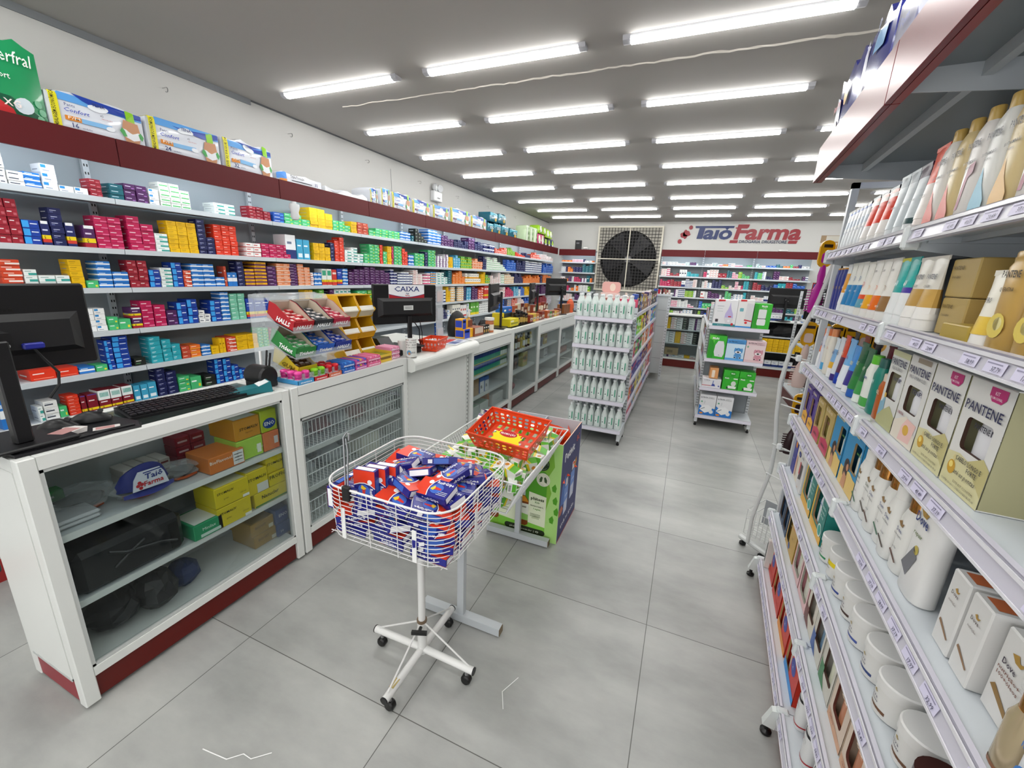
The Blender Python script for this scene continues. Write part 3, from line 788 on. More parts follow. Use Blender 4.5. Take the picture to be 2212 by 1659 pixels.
o = brandbox('carton', 'yellow green carton with round blue ENO emblem at the far top end', 'carton', (-1.82, 1.275, .770), .085, .14, .11, '#b5c430', [('ENO', .5, .30, .17, '#f4f6f8', .02)])
q = MB(); q.disc((.0010, .043, .042), .026, (1,0,0), M('#1c3a94'), n=20, ru=.034); q.build('emblem', o)
brandbox('carton', 'flat orange supplement carton with white data table, beside a clear bag', 'carton', (-1.80, 1.01, .673), .155, .16, .075, '#cc7430', [('BioFlavonol', .32, .6, .2, '#f2ead8', .01)], dec=[(.66,.97,.08,.92,'#dfdfdc'),(.7,.93,.7,.74,'#555'),(.7,.93,.5,.54,'#777'),(.7,.93,.3,.34,'#777'),(.8,.81,.1,.9,'#777')])
for k in range(2):
    brandbox('carton', 'bright yellow STOMALIV carton, %s of the front pair on the middle shelf' % ('lower', 'upper')[k], 'carton', (-1.79+.0*k, 1.005, .412+k*.098), .155, .15, .095, YB_, [('STOMALIV', .3, .65, .12, '#2a2a10', .01), ('gotas', .3, .35, .08, '#5a5a20'), ('120 ml', .8, .3, .08, '#5a5a20')], dec=[(.78,.98,.02,.16,'#f0efe2')], top='#d2cfa8')
brandbox('carton', 'yellow Natucler carton at the bottom of the far middle-shelf stack', 'carton', (-1.80, 1.185, .412), .18, .13, .075, YB_, [('Natucler', .45, .5, .25, '#20301a', .012)], dec=[(.0,1,.05,.16,'#3f7a3a')])
brandbox('carton', 'yellow carton lettered STOMALIV at the top front of the far stack', 'carton', (-1.80, 1.155, .489), .11, .13, .12, YB_, [('STOMALIV', .5, .62, .12, '#2a2a10', .01)], dec=[(.45,.97,.02,.4,'#d9d9d0')], top='#cfcda8')
brandbox('carton', 'yellow PROFIG carton on the Natucler carton', 'carton', (-1.80, 1.27, .489), .09, .13, .065, YB_, [('PROFIG', .5, .6, .3, '#24340f', .01)])
brandbox('carton', 'yellow STOMALIV carton on top of the PROFIG carton', 'carton', (-1.81, 1.27, .556), .09, .13, .085, YB_, [('STOMALIV', .5, .5, .16, '#2a2a10', .01)])
brandbox('carton', 'green and white medicine carton with printed white lid, middle counter shelf', 'carton', (-1.79, .905, .412), .12, .15, .07, '#1c8f5c', [('Minilax', .5, .5, .2, '#d8efe2')], top='#d8dcd8', dec=[(.2,.9,.1,.3,'#c5dccf')])
for k in range(2):
    brandbox('carton', 'mustard gold carton on the counter floor, %s of the two' % ('lower', 'upper')[k], 'carton', (-1.86, 1.195-.01*k, .157+k*.072), .125, .17, .07, '#9a7620', [('BIOVIT', .4, .5, .2, '#4a360a')], dec=[(.75,.95,.1,.4,'#c9c3a8')], top='#8a6a1c')
o = brandbox('carton', 'navy blue carton pack with ENO emblem on the counter floor', 'carton', (-1.845, 1.315, .157), .075, .16, .075, '#28447e', [('10', .3, .3, .2, '#cfd8ea')])
o = brandbox('carton', 'navy blue carton with ENO emblem stacked on another, counter floor', 'carton', (-1.85, 1.315, .234), .075, .15, .08, '#28447e', [('ENO', .55, .42, .22, '#dfe6f2', .01)])
q = MB(); q.disc((.0008, .041, .040), .024, (1,0,0), M('#1a2f7c'), n=18, ru=.030); q.build('emblem', o)
# black equipment cases and bags
t = thing('equipment_case', 'large black equipment case on the middle counter shelf behind the glass', 'case', (-1.80, .545, .412))
q = MB(); q.bbox(-.30, 0, 0, .335, 0, .165, M('#1c1c1e', .35), .02); q.build('body', t)
q = MB(); q.tube([(.003,.09,.13),(.003,.14,.10),(.003,.25,.075),(.003,.30,.05)], .006, M('#2a2a2c', .3), n=6); q.tube([(.003,.10,.06),(.003,.16,.10),(.003,.20,.12)], .005, M('#2a2a2c'), n=6); q.build('moulded_rib', t)
q = MB(); q.box(0, .004, .28, .31, .02, .13, '#0a0a0a'); q.build('side_slot', t)
q = crumple(31, .12, .10, .075, M('#19181a', .5), 14, 9, .12)
tag(q.build('bag', loc=(-1.96, .66, .157)), 'black fabric bag slumped on the floor of the nearest counter', 'bag')
q = crumple(33, .10, .075, .085, M('#1d1c1e', .5), 14, 9, .12)
tag(q.build('bag', loc=(-1.90, .78, .157)), 'smaller black bag in front with thin strap, floor of the nearest counter', 'bag')
q = crumple(35, .07, .06, .06, M('#1c2c58', .6), 12, 8, .16)
tag(q.build('cloth_bundle', loc=(-1.93, .905, .157)), 'blue cloth bundle beside the black bags inside the nearest counter', 'cloth')
t = thing('router', 'closed silver white laptop stack lying at the near end, upper counter shelf', 'laptop', (-1.94, .535, .673), 0)
t['label'] = 'stack of two closed silver laptops at the near end, upper counter shelf'; t.name = 'laptop_stack'
for k in range(2):
    q = MB(); q.bbox(-.12, .11, -.01, .12, .016*k, .016*k+.015, M('#b9bbbd', .3), .006); q.build('laptop_shell', t)
# TaioFarma visor in plastic, clear bags with black and orange things
t = thing('visor_cap', 'white and blue visor with Taiô Farma logo behind the counter glass', 'cap', (-1.815, .72, .70))
q = MB(); 
secs = []
for k in range(11):
    a = k/10; yy = -.005+a*.165; bul = math.sin(a*math.pi)
    zt = .045+.075*bul**.6; secs.append([(.0-.04*(1-bul), yy, .018), (.012-.04*(1-bul), yy, .018+.5*(zt-.018)), (-.0-.04*(1-bul), yy, zt), (-.006-.04*(1-bul), yy, zt), (.004-.04*(1-bul), yy, .018+.5*(zt-.018)), (-.006-.04*(1-bul), yy, .018)])
q.loft(secs, M('#252f78', .6)); q.build('crown', t)
q = MB(); q.prism([(.02,.026),(.138,.022),(.128,.07),(.115,.095),(.045,.098),(.028,.07)], (.002,0,0), M('#cfd2dc', .6), org=(.0125,0,0), u=(0,1,0), v=(0,0,1))
q.text('Taiô', (.0155, .092, .062), (0,1,0), (0,0,1), .022, M('#1d2f7a'), bold=.02, shear=.1, width=.06)
q.text('Farma', (.0155, .088, .036), (0,1,0), (0,0,1), .02, M('#b3242c'), bold=.02, shear=.1, width=.066); q.box(.0148, .0152, .06, .125, .087, .091, '#1d2f7a')
for (a, b) in ((.04,.056),(.047,.047),(.034,.045),(.042,.034)): q.disc((.0155, a+.004, b), .0065, (1,0,0), M('#b3242c'), n=10)
q.build('front_patch', t)
q = MB(); q.loft([[(.0,-.004+.0165*k,.018),(.03*math.sin(k/10*math.pi)+.001,-.004+.0165*k,.004),(.0,-.004+.0165*k,.010)] for k in range(11)], M('#252f78', .6)); q.build('brim', t)
for k, (x, y, sx, sy, sz, c, lab) in enumerate([(-1.90, .80, .07, .085, .035, '#1c1a1a', 'clear bag wrapping a black and orange pouch beside the laptops'), (-1.92, .95, .07, .09, .03, '#231d1a', 'clear bag over a dark pouch with orange trim behind the visor'), (-1.97, .65, .08, .09, .04, '#2a2a2a', 'grey crumpled clear bag behind the blue visor')]):
    t = thing('plastic_bag', lab, 'bag', (x, y, .673))
    crumple(50+k, sx*.7, sy*.8, sz*.6, M(c, .5), 12, 6, .15).build('pouch', t); crumple(60+k, sx, sy, sz, FILM('#cfd3d4', .3, .12), 14, 8, .3).build('wrap', t)
    q = MB(); q.tube([(.0,-sy*.6,.006),(sx*.72,-sy*.3,.008),(sx*.8,.0,.006),(sx*.7,sy*.5,.008)], .006, M('#b9562a', .5), n=6); q.build('orange_trim', t)
for r in range(2):
    for k in range(4):
        brandbox('small_carton', 'white and dark red small carton, %s in the %s row behind the visor' % (ORD[k+1], ('lower', 'upper')[r]), 'carton', (-1.99, .80+k*.042, .673+r*.035), .04, .10, .033, '#c4bdb6', [], dec=[(.1,.8,.35,.6,'#7c3a3a')], group='small white cartons behind the visor')
for r in range(3):
    for k in range(2):
        brandbox('small_carton', 'dark red small carton, %s up in the %s column behind the clear bag' % (ORD[r+1], ORD[k+1]), 'carton', (-2.00, 1.0+k*.062, .673+r*.045), .06, .09, .043, '#8e2434', [], dec=[(.15,.8,.4,.6,'#d8b8bc')], group='dark red cartons on the upper counter shelf')
brandbox('small_carton', 'green carton at the dark near end of the upper counter shelf', 'carton', (-2.0, .56, .71), .07, .05, .04, '#3f8f4c', [], dec=[(.1,.6,.4,.6,'#d8e8d8')])
# ---------------------------------------------------------------- contents of the farther counters
for r in range(2):
    for k in range(14):
        o = brandbox('toothpaste_carton' if 0 else 'oral_care_carton', '%s carton, %s in the %s row, behind glass of the third counter' % ('navy and green' if k < 11 else 'dark green and white', ORD[k+1], ('lower', 'upper')[r]), 'carton', (-1.81, 3.385+k*.061, .593+r*.105), .058, .12, .10, '#23408c' if k < 11 else '#2f6a46', [], dec=[(.0,1,.12,.58,'#2aa582' if k < 11 else '#e8efe8'),(0,1,.02,.1,'#d8d23a')], group='navy and green cartons in the third counter')
for k in range(2): brandbox('cardboard_box', 'plain brown cardboard box, %s of two stacked in the third counter' % ('lower', 'upper')[k], 'box', (-1.82, 3.39, .383+k*.098), .19, .2, .095, '#a08058', [], dec=[(0,1,.96,1,'#8a6c48')])
for k in range(2): brandbox('carton', 'blue and white carton, %s beside the cardboard boxes in the third counter' % ORD[k+1], 'carton', (-1.82, 3.60+k*.11, .383), .10, .16, .16-.01*k, '#3564b0', [('ml', .5, .3, .1, '#222a44')], dec=[(.05,.95,.0,.75,'#dcdfe2'),(.2,.5,.3,.5,'#3a3f4a')])
for k in range(2): brandbox('carton', 'pale green lidded carton, %s on the floor of the third counter' % ORD[k+1], 'carton', (-1.82+.0*k, 3.40+k*.215, .157), .2, .2, .11, '#c9cfc9', [('data', .5, .35, .12, '#5a605a')], top='#8fb59a')
brandbox('carton', 'tall narrow orange box on the floor of the third counter', 'box', (-1.85, 3.84, .157), .05, .14, .17, '#b9703a', [])
brandbox('carton', 'long white carton with printing on the floor of the third counter', 'carton', (-1.82, 3.91, .157), .28, .18, .13, '#cfd0cd', [('00 ml  unid', .5, .4, .12, '#444')])
BOTM = M('#22201c', .25)
def small_bottle(name, h, r, body, cap, lab=None, lc='#e8e4d8', n=10, neck=.45):
    q = MB(); q.lathe([(r*.95,0),(r,.004),(r,h*.66),(r*neck,h*.78),(r*neck,h*.84)], body, n=n); q.build
    o = q.build(name); 
    c = MB(); c.lathe([(r*neck*1.25,h*.83),(r*neck*1.25,h)], cap, n=n); c.build('cap', o)
    if lab:
        c = MB(); c.lathe([(r*1.012,h*.15),(r*1.012,h*.55)], lab, n=n, caps=False); c.build('label_band', o)
    return o
k = 0
for r in range(2):
    for j in range(9):
        y = 4.39+j*.085; c = ['#2a2622','#3a2b1c','#b9a13c','#3f3a30','#d8cfae','#2a3a2c','#8a5a2a','#c9b020','#1e1e20'][(j*5+r*3) % 9]
        o = small_bottle('small_bottle', .17 if r == 0 else .15, .022, M(c, .25), M(['#d8d8d8','#1a1a1a','#c9a93a'][j % 3], .35), M(['#e0dccb','#c8b23c','#e8e8e8'][(j+r) % 3], .5), n=10)
        o.location = (-1.84-.09*r, y, .682); tag(o, '%s bottle, %s in the %s row behind glass of the fourth counter' % (['dark', 'dark', 'amber', 'brown', 'pale', 'dark green', 'brown', 'yellow', 'black'][(j*5+r*3) % 9], ORD[j+1], ('front', 'back')[r]), 'bottle', 'small bottles in the fourth counter')
brandbox('carton', 'yellow green carton standing alone on the middle shelf of the fourth counter', 'carton', (-1.83, 4.80, .433), .17, .06, .18, '#a8a02c', [], dec=[(.1,.9,.3,.8,'#c6932c'),(.2,.8,.45,.7,'#d8c860')], top='#d8d2a8')
for k in range(3): brandbox('carton', 'dark brown carton, %s on the middle shelf of the fourth counter' % ORD[k+1], 'carton', (-1.86, 4.38+k*.11, .433), .1, .12, .11+.02*k, '#3a2a28', [], dec=[(.1,.7,.4,.6,'#8a5a50')])
tag(crumple(71, .10, .13, .07, M('#a04a52', .6), 12, 7, .2).build('bag', loc=(-1.93, 4.55, .157)), 'pink red plastic bag on the floor of the fourth counter', 'bag')
tag(crumple(72, .09, .11, .05, FILM('#cfc9a8', .8, .4), 12, 7, .25).build('bag', loc=(-1.95, 4.62, .31)), 'creamy clear bag lying on the pink red bag, fourth counter', 'bag')
q = MB(); q.prism([(0,0),(.22,0),(.25,.11),(-.03,.11)], (-.18,0,0), M('#1b2450', .4), u=(0,1,0), v=(0,0,1))
for k in range(6): q.box(.0005, .001, .02+k*.032, .035+k*.032, .03, .08, '#0c1028')
tag(q.build('basket', loc=(-1.83, 5.33, .603)), 'navy blue plastic basket on the top shelf of the fifth counter', 'basket')
brandbox('carton', 'yellow packet stack beside the navy basket in the fifth counter', 'carton', (-1.84, 5.66, .603), .13, .12, .15, '#b89a2a', [], dec=[(.1,.9,.3,.5,'#e0cf80'),(.1,.9,.6,.8,'#8a4a28')])
tag(crumple(75, .09, .12, .07, M('#17171a', .5), 12, 7, .15).build('bag', loc=(-1.93, 5.45, .393)), 'black pouch on the lower shelf of the fifth counter', 'bag')
brandbox('carton', 'white printed carton on the lower shelf of the fifth counter', 'carton', (-1.84, 5.68, .393), .16, .1, .15, '#c5c6c6', [('NUTRI', .5, .6, .15, '#3a3a44')], dec=[(.1,.9,.2,.3,'#555a66')])
tag(crumple(76, .05, .08, .03, M('#b9b3a0', .6), 10, 6, .3).build('paper_bundle', loc=(-1.92, 5.72, .157)), 'crumpled paper bundle on the floor of the fifth counter', 'paper')
brandbox('carton', 'rust red carton stack low in the farthest counter', 'carton', (-1.83, 6.40, .333), .5, .14, .09, '#8a4434', [], dec=[(.05,.4,.3,.7,'#b9897a'),(.5,.9,.3,.7,'#a5665a')])
brandbox('carton', 'black device box on the upper shelf of the farthest counter', 'box', (-1.83, 6.34, .503), .2, .14, .14, '#1c1c1e', [])
brandbox('carton', 'white device box on the upper shelf of the farthest counter', 'box', (-1.85, 6.62, .503), .2, .14, .15, '#c9cbcb', [], dec=[(.2,.8,.3,.5,'#7a7c80')])

# ================================================================ things standing on the counters
TOP = CZ+.0005
def monitor(label, loc, rz, W=.52, H=.30, z0=.23, pole_dx=.05, pole=(.018, .012), poleh=.34, base=(.11, .13), tilt=0.0, base_round=False, extra=None, sign=False, pdy=0.0):
    t = thing('monitor', label, 'monitor', loc, rz)
    q = MB(); q.bbox(-.012, .012, -W/2, W/2, z0, z0+H, M('#121214', .35), .006); q.box(-.0135, -.0118, -W/2+.012, W/2-.012, z0+.02, z0+H-.012, M('#0a0c10', .15)); q.build('screen_panel', t)
    q = MB(); q.loft([[(.012, -W*.44, z0+.05), (.012, W*.44, z0+.05), (.012, W*.44, z0+H*.66), (.012, -W*.44, z0+H*.66)], [(.036, -W*.38, z0+.07), (.036, W*.38, z0+.07), (.034, W*.38, z0+H*.58), (.034, -W*.38, z0+H*.58)]], M('#19191b', .45), smooth=False)
    for k in range(14): q.box(.0125, .014, -W*.2+k*.014, -W*.2+k*.014+.007, z0+H*.69, z0+H*.72, '#050505')
    q.build('back_housing', t)
    q = MB(); px = .036+pole_dx; q.box(.03, px+.01, -.03+pdy, .03+pdy, z0+H*.32, z0+H*.5, M('#101012', .4)); q.disc((px+.0105, -.015+pdy, z0+H*.42), .008, (1,0,0), CHROME, n=10); q.disc((px+.0105, .018+pdy, z0+H*.36), .006, (1,0,0), CHROME, n=10); q.build('mount', t)
    q = MB(); q.bbox(px-pole[1], px+pole[1], pdy-pole[0], pdy+pole[0], .012, poleh, M('#161618', .35), .004); q.build('pole', t)
    q = MB()
    if base_round: q.lathe([(base[1], 0), (base[1], .008), (base[1]*.7, .014), (.02, .02)], M('#141416', .3), n=20, c=(px-.02, pdy, 0))
    else: q.bbox(px-base[0], px+base[0]*.6, pdy-base[1], pdy+base[1], 0, .012, M('#141416', .4), .004)
    q.build('base', t)
    return t
t = monitor('black monitor on a thick pole at the near end of the glass counter', (-1.985, .53, TOP+.014), 0, W=.535, H=.275, z0=.215, pole_dx=.085, pole=(.02, .018), poleh=.33, base=(.10, .11))
q = MB(); q.bbox(.03, .05, .075, .125, .285, .305, M('#232a8c', .35), .004); q.tube([(.04,.10,.285),(.045,.115,.25),(.05,.14,.20),(.06,.13,.16),(.06,.10,.12)], .004, BLACK, n=6); q.build('video_cable', t)
# broad black tray and mats under it
q = MB(); q.loft([[(-2.09,.46,TOP),(-1.80,.485,TOP),(-1.795,.62,TOP),(-1.80,.72,TOP),(-1.79,.80,TOP),(-1.85,.83,TOP),(-2.07,.80,TOP)], [(-2.09,.46,TOP+.010),(-1.80,.485,TOP+.010),(-1.80,.62,TOP+.008),(-1.805,.72,TOP+.008),(-1.80,.80,TOP+.006),(-1.85,.82,TOP+.008),(-2.07,.79,TOP+.010)]], M('#17171a', .4), smooth=False)
q.tube([(-1.815,.50,TOP+.012),(-1.812,.62,TOP+.011),(-1.82,.72,TOP+.010),(-1.81,.79,TOP+.010)], .006, M('#17171a', .4), n=6)
tag(q.build('counter_mat'), 'shiny black moulded mat under the monitor and mice on the near counter', 'mat')
def mouse(loc, rz, label):
    t = thing('computer_mouse', label, 'mouse', loc, rz)
    q = MB(); secs = []
    for k in range(9):
        a = k/8; yy = -.055+.11*a; s = math.sin(math.pi*(.08+.84*a))**.6; hh = .036*s*(1-.25*(a-.4)**2*4)
        secs.append([(.031*s*math.cos(b), yy, .004+max(0, hh*math.sin(b))) for b in [math.pi*j/8 for j in range(9)]])
    q.loft(secs, M('#18181a', .35)); q.build('shell', t)
    q = MB(); q.X = Matrix.Translation((0, .028, .037)) @ Matrix.Rotation(HALF, 4, 'Y'); q.lathe([(.008,-.004),(.008,.004)], M('#3a3a3c', .3), n=12); q.build('scroll_wheel', t)
mouse((-1.965, .735, TOP+.011), -.5, 'black computer mouse with scroll wheel on the mat, nearer the keyboard')
mouse((-1.955, .645, TOP+.011), -.9, 'glossy black mouse beside the monitor pole behind the papers')
for j, (lab, loc, rz, n, w, l) in enumerate([('stack of small printed slips beside the monitor pole on the black mat', (-1.885, .630, TOP+.011), .25, 7, .06, .09), ('loose pair of printed cards in front of the mouse on the black mat', (-1.845, .725, TOP+.010), -.35, 2, .035, .07)]):
    q = MB()
    for k in range(n):
        q.X = Matrix.Rotation(.05*k-.1, 4, 'Z') @ Matrix.Translation((.001*k, 0, .0022*k)); q.box(-w/2, w/2, -l/2, l/2, 0, .0016, M('#d9d4d2', .6)); 
    q.box(-w*.4, w*.4, -l*.4, l*.3, .0017, .0019, M('#b98a88', .6)); q.X = None
    tag(q.build('paper_stack', loc=loc, rz=rz), lab, 'papers')
# coiled notebook at the edge
t = thing('keyboard', 'black computer keyboard lying along the nearest glass counter', 'keyboard', (-1.935, 1.035, TOP), -.12)
q = MB(); q.prism([(-.068,0),(.07,0),(.07,.010),(-.068,.026)], (0,.43,0), M('#141416', .4), org=(0,-.215,0), u=(1,0,0), v=(0,0,1)); q.build('case', t)
q = MB()
for r in range(6):
    for k in range(19):
        if r == 0 and 4 < k < 10: continue
        y = -.205+k*.0215; x = .052-r*.021; z = .012+(.07-x)*.118
        q.box(x-.008, x+.008, y, y+.018, z, z+.006, M('#1d1d20', .35))
q.box(.044, .06, -.205+5*.0215, -.205+9.8*.0215, .0135, .0195, M('#1d1d20', .35)); kk = q.build('keycaps', t)
t = thing('card_reader', 'teal handheld terminal with white Taiô Farma sticker beside the keyboard', 'terminal', (-1.86, 1.30, TOP), -.35)
q = MB(); q.loft([[(-.035+.0*k, -.12, .0), (.035, -.12, .0), (.035, -.12, .018), (-.035, -.12, .018)] if k == 0 else ([(-.037,.0,.0),(.037,.0,.0),(.036,.0,.03),(-.036,.0,.03)] if k == 1 else [(-.045,.06,.0),(.045,.06,.0),(.042,.055,.05),(-.042,.055,.05)]) for k in range(3)], M('#1f6c74', .35), smooth=False); q.build('body', t)
q = MB(); a = Vector((0, .055, .02)).normalized()
q.quad((.034,.004,.0325),(.034,.05,.0492),(-.034,.05,.0492),(-.034,.004,.0325), M('#e6e8ea', .4))
q.text('Taiô', (-.005,.027,.0412), (-1,0,0), (0,.94,.34), .009, M('#22337a'), bold=.02); q.text('Farma', (-.005,.014,.0366), (-1,0,0), (0,.94,.34), .009, M('#b3242c'), bold=.02); q.build('sticker', t)
t = thing('desk_organizer', 'black round desk organizer holding pens at the end of the glass counter', 'organizer', (-1.93, 1.385, TOP), 0)
q = MB(); q.X = Matrix.Translation((0, 0, .055)) @ Matrix.Rotation(HALF, 4, 'Y'); q.lathe([(.05,-.06),(.052,-.05),(.052,.05),(.045,.06),(.02,.062)], M('#151517', .35), n=18); q.X = None; q.bbox(-.06,.06,-.045,.045,0,.03, M('#151517', .35), .005); q.build('body', t)
q = MB(); q.tube([(-.02,.02,.08),(-.03,.03,.17)], .006, M('#e4e4e4'), n=8); q.build('white_pen', t)
q = MB(); q.tube([(0,.03,.08),(.0,.045,.175)], .005, M('#1a1a1c'), n=8); q.tube([(.02,.03,.08),(.03,.04,.165)], .005, M('#1a1a1c'), n=8); q.build('black_pen', t)
# ---------------------------------------------------------------- gum bottle trays on the second counter
def gum_bottle(col, dark):
    o = None; t = empty('gum_bottle')
    q = MB(); q.lathe([(.015,0),(.0185,.003),(.0185,.022),(.016,.026),(.0185,.032),(.018,.045),(.012,.050)], M(dark, .3), n=12); q.build('jar', t)
    q = MB(); q.lathe([(.0187,.006),(.0187,.020)], M('#d8e2ee', .4), n=12, caps=False); q.build('label_band', t)
    q = MB(); q.lathe([(.0165,.045),(.020,.049),(.020,.056),(.013,.062)], M(col, .25), n=12); q.build('cap', t)
    return t
def tray(y0, w, col, label, hh=.022, txt='mentos', x0=-1.945, x1=-1.785, tc='#f3f3f3'):
    t = thing('display_tray', label, 'tray', (0, 0, TOP))
    q = MB(); q.box(x0, x1, y0, y0+w, 0, .002, M(col, .4)); 
    for (a, b, c, d) in ((x0, x1, y0, y0+.002), (x0, x1, y0+w-.002, y0+w), (x0, x0+.002, y0, y0+w), (x1-.002, x1, y0, y0+w)): q.box(a, b, c, d, .002, hh, M(col, .4))
    q.text(txt, (x1+.0005, y0+w/2, .005), (0,1,0), (0,0,1), .010, M(tc, .4), bold=.02, width=w*.7); q.build('cardboard', t); return t
specs = [(1.475, .10, '#3f8fc4', 'pink', '#e0479a', '#b8327c'), (1.578, .095, '#b9282c', 'green', '#86c82c', '#5f9a2a'), (1.676, .095, '#c96a50', 'red', '#cc2430', '#a81a26')]
for y0, wv, tcn, nm, cap, body in specs:
    tray(y0, wv, tcn, 'low cardboard tray holding %s gum bottles at the counter edge' % nm)
    proto = None
    for r in range(3):
        for k in range(2):
            loc = (-1.812-r*.05, y0+.026+k*.046, TOP+.0025); lab = '%s capped gum bottle, %s row from the front, %s of its pair' % (nm, ORD[r+1], ('near one', 'far one')[k])
            if proto is None: proto = gum_bottle(cap, body); proto.location = loc; tag(proto, lab, 'bottle', '%s gum bottles in a tray' % nm)
            else: dup(proto, loc, label=lab)
def roll_pack(name, y, w, z, h, cols, label, txt, tc='#f4f4f6', d=.13, x=-1.785):
    q = MB(); n = 5
    for k in range(n):
        yy = y+w*(k+.5)/n; r = w/n/2*.95
        q.X = Matrix.Translation((x, yy, z+h-r)) @ Matrix.Rotation(-HALF, 4, 'Y'); q.lathe([(r*.7,0),(r,.004),(r,d-.004),(r*.7,d)], M(cols[k % len(cols)], .35), n=8); q.X = None
    q.box(x-d+.002, x-.002, y, y+w, z, z+h*.55, M(cols[0], .35)); q.box(x-.002, x+.001, y, y+w, z, z+h*.62, M(cols[0], .35))
    q.text(txt, (x+.0015, y+w/2, z+h*.15), (0,1,0), (0,0,1), h*.36, M(tc, .4), bold=.02, shear=.2, width=w*.85)
    return tag(q.build(name), label, 'candy box', 'candy roll boxes along the counter edge')
for (y, w, zs, cols, cn, tx) in [(1.78, .095, 2, ['#2c62b8','#3f86d4'], 'blue', 'mentos'), (1.882, .095, 2, ['#b9529a','#4a5ab8','#d8a84a'], 'purple', 'mentos'), (1.985, .12, 2, ['#d6608c','#e08aa8'], 'pink', 'mentos')]:
    for k in range(zs): roll_pack('candy_roll_box', y, w, TOP+k*.032, .031, cols, '%s box of candy rolls, %s of two at the counter edge' % (cn, ('lower', 'upper')[k]), tx)
q = MB(); x0, x1, y0, y1 = -1.94, -1.80, 2.115, 2.235; c = M('#d6b43c', .4)
q.box(x0, x1, y0, y1, TOP, TOP+.003, c)
for (a, b, cc, d, h) in ((x0, x1, y0, y0+.002, .062), (x0, x1, y1-.002, y1, .062), (x0, x0+.002, y0, y1, .07), (x1-.002, x1, y0, y1, .05)): q.box(a, b, cc, d, TOP+.003, TOP+h, c)
for k in range(5): q.box(x0+.01, x1-.01, y0+.008+k*.022, y0+.026+k*.022, TOP+.004, TOP+.045, M('#8a8a2c', .4))
q.box(x1, x1+.001, y0+.01, y1-.01, TOP+.018, TOP+.034, M('#7a5a1a'))
tag(q.build('candy_box'), 'open yellow candy box with raised back beside the pink packs', 'candy box')
for k in range(3): roll_pack('candy_roll_box', 2.24, .10, TOP+k*.028, .0275, ['#d88aa8','#e4a4bc'], 'pale pink candy pack, %s up in the stack beside the white can' % ORD[k+1], 'fini', x=-1.815)
# ---------------------------------------------------------------- acrylic candy rack
ACR = FILM('#dfe6ea', .22, .08)
t = thing('candy_rack', 'clear acrylic candy rack with two sloping tiers on the second counter', 'rack', (0, 0, 0))
q = MB()
for y in (1.485, 1.875):
    q.prism([(-2.10,.972),(-1.90,.972),(-1.95,1.05),(-1.86,1.12),(-1.97,1.18),(-1.90,1.26),(-1.98,1.33),(-1.99,1.41),(-2.10,1.41)], (0,.005,0), ACR, org=(0,y,0), u=(1,0,0), v=(0,0,1))
q.build('side_panel', t)
for k in range(3):
    q = MB(); z = (1.235, 1.10, .99)[k]
    q.prism([(-2.0,z+.062),(-1.80,z),(-1.80,z+.03),(-1.803,z+.03),(-1.803,z+.004),(-2.0,z+.066)], (0,.385,0), ACR, org=(0,1.49,0), u=(1,0,0), v=(0,0,1)); q.build('tier_shelf', t)
q = MB(); q.tube([(-2.06,1.49,1.40),(-2.06,1.87,1.40)], .018, ACR, n=10); q.prism([(-2.10,1.405),(-1.98,1.405),(-1.96,1.38),(-1.957,1.38),(-1.975,1.412),(-2.10,1.412)], (0,.385,0), ACR, org=(0,1.49,0), u=(1,0,0), v=(0,0,1)); q.build('top_rail', t)
def slope_box(x, y, z, w, base, inner, txt, label, d=.19, h=.05, items=5, tc='#f6f6f6', sidetxt=True, tall=.09):
    t = thing('candy_box', label, 'candy box', (x, y, z), 0, 'open candy boxes on the acrylic rack'); R = Matrix.Rotation(math.radians(18), 4, 'Y'); b = M(base, .38); inn = M('#b9aa98', .6)
    q = MB(); q.X = R
    q.box(-d, 0, .001, w-.001, 0, .003, b); q.box(-.002, 0, .001, w-.001, .003, h, [b, b, b, b, b, inn])
    q.prism([(-d,0),(0,0),(0,h),(-.03,h),(-d*.75,tall),(-d,tall)], (0,.0015,0), b, org=(0,.001,0), u=(1,0,0), v=(0,0,1))
    q.prism([(-d,0),(0,0),(0,h),(-.03,h),(-d*.75,tall),(-d,tall)], (0,.0015,0), b, org=(0,w-.0025,0), u=(1,0,0), v=(0,0,1)); q.box(-d, -d+.002, .001, w-.001, 0, tall, inn)
    q.prism([(-d,.003),(-.004,.003),(-.004,h-.002),(-.03,h-.002),(-d*.75,tall-.002),(-d,tall-.002)], (0,.0006,0), inn, org=(0,w-.0035,0), u=(1,0,0), v=(0,0,1))
    q.text(txt, (.0006, w*.5, h*.2), (0,1,0), (0,0,1), h*.38, M(tc, .4), bold=.03, shear=.25, width=w*.75)
    if sidetxt: q.text(txt, (-.075, -.0002, h*.25), (1,0,0), (0,0,1), h*.5, M(tc, .4), bold=.03, shear=.25, width=.10, align='c')
    q.X = None; q.build('carton', t)
    q = MB(); q.X = R; n = 3
    for r in range(4):
        for k in range(n):
            yy = .005+(w-.010)*k/n; xx = -.035-r*.036
            q.bbox(xx-.032, xx, yy, yy+(w-.012)/n, .004, h*.78+.006*((r+k) % 2), M(inner, .35), .003)
            q.box(xx-.022, xx-.010, yy+.008, yy+(w-.030)/n, h*.78+.006*((r+k) % 2), h*.785+.006*((r+k) % 2), M('#dcd2ce', .4))
    q.X = None; q.build('candy_rolls', t); return t
for k, (c, inn, tx, nm) in enumerate([('#a81c26', '#b82a30', 'HALLS', 'red'), ('#2a2c32', '#4a4e52', 'HALLS', 'black and white'), ('#a81e3c', '#b83a50', 'HALLS', 'cherry red')]):
    slope_box(-1.808, 1.493+k*.128, 1.243, .124, c, inn, tx, 'open %s HALLS box, %s on the upper tier of the acrylic rack' % (nm, ORD[k+1]))
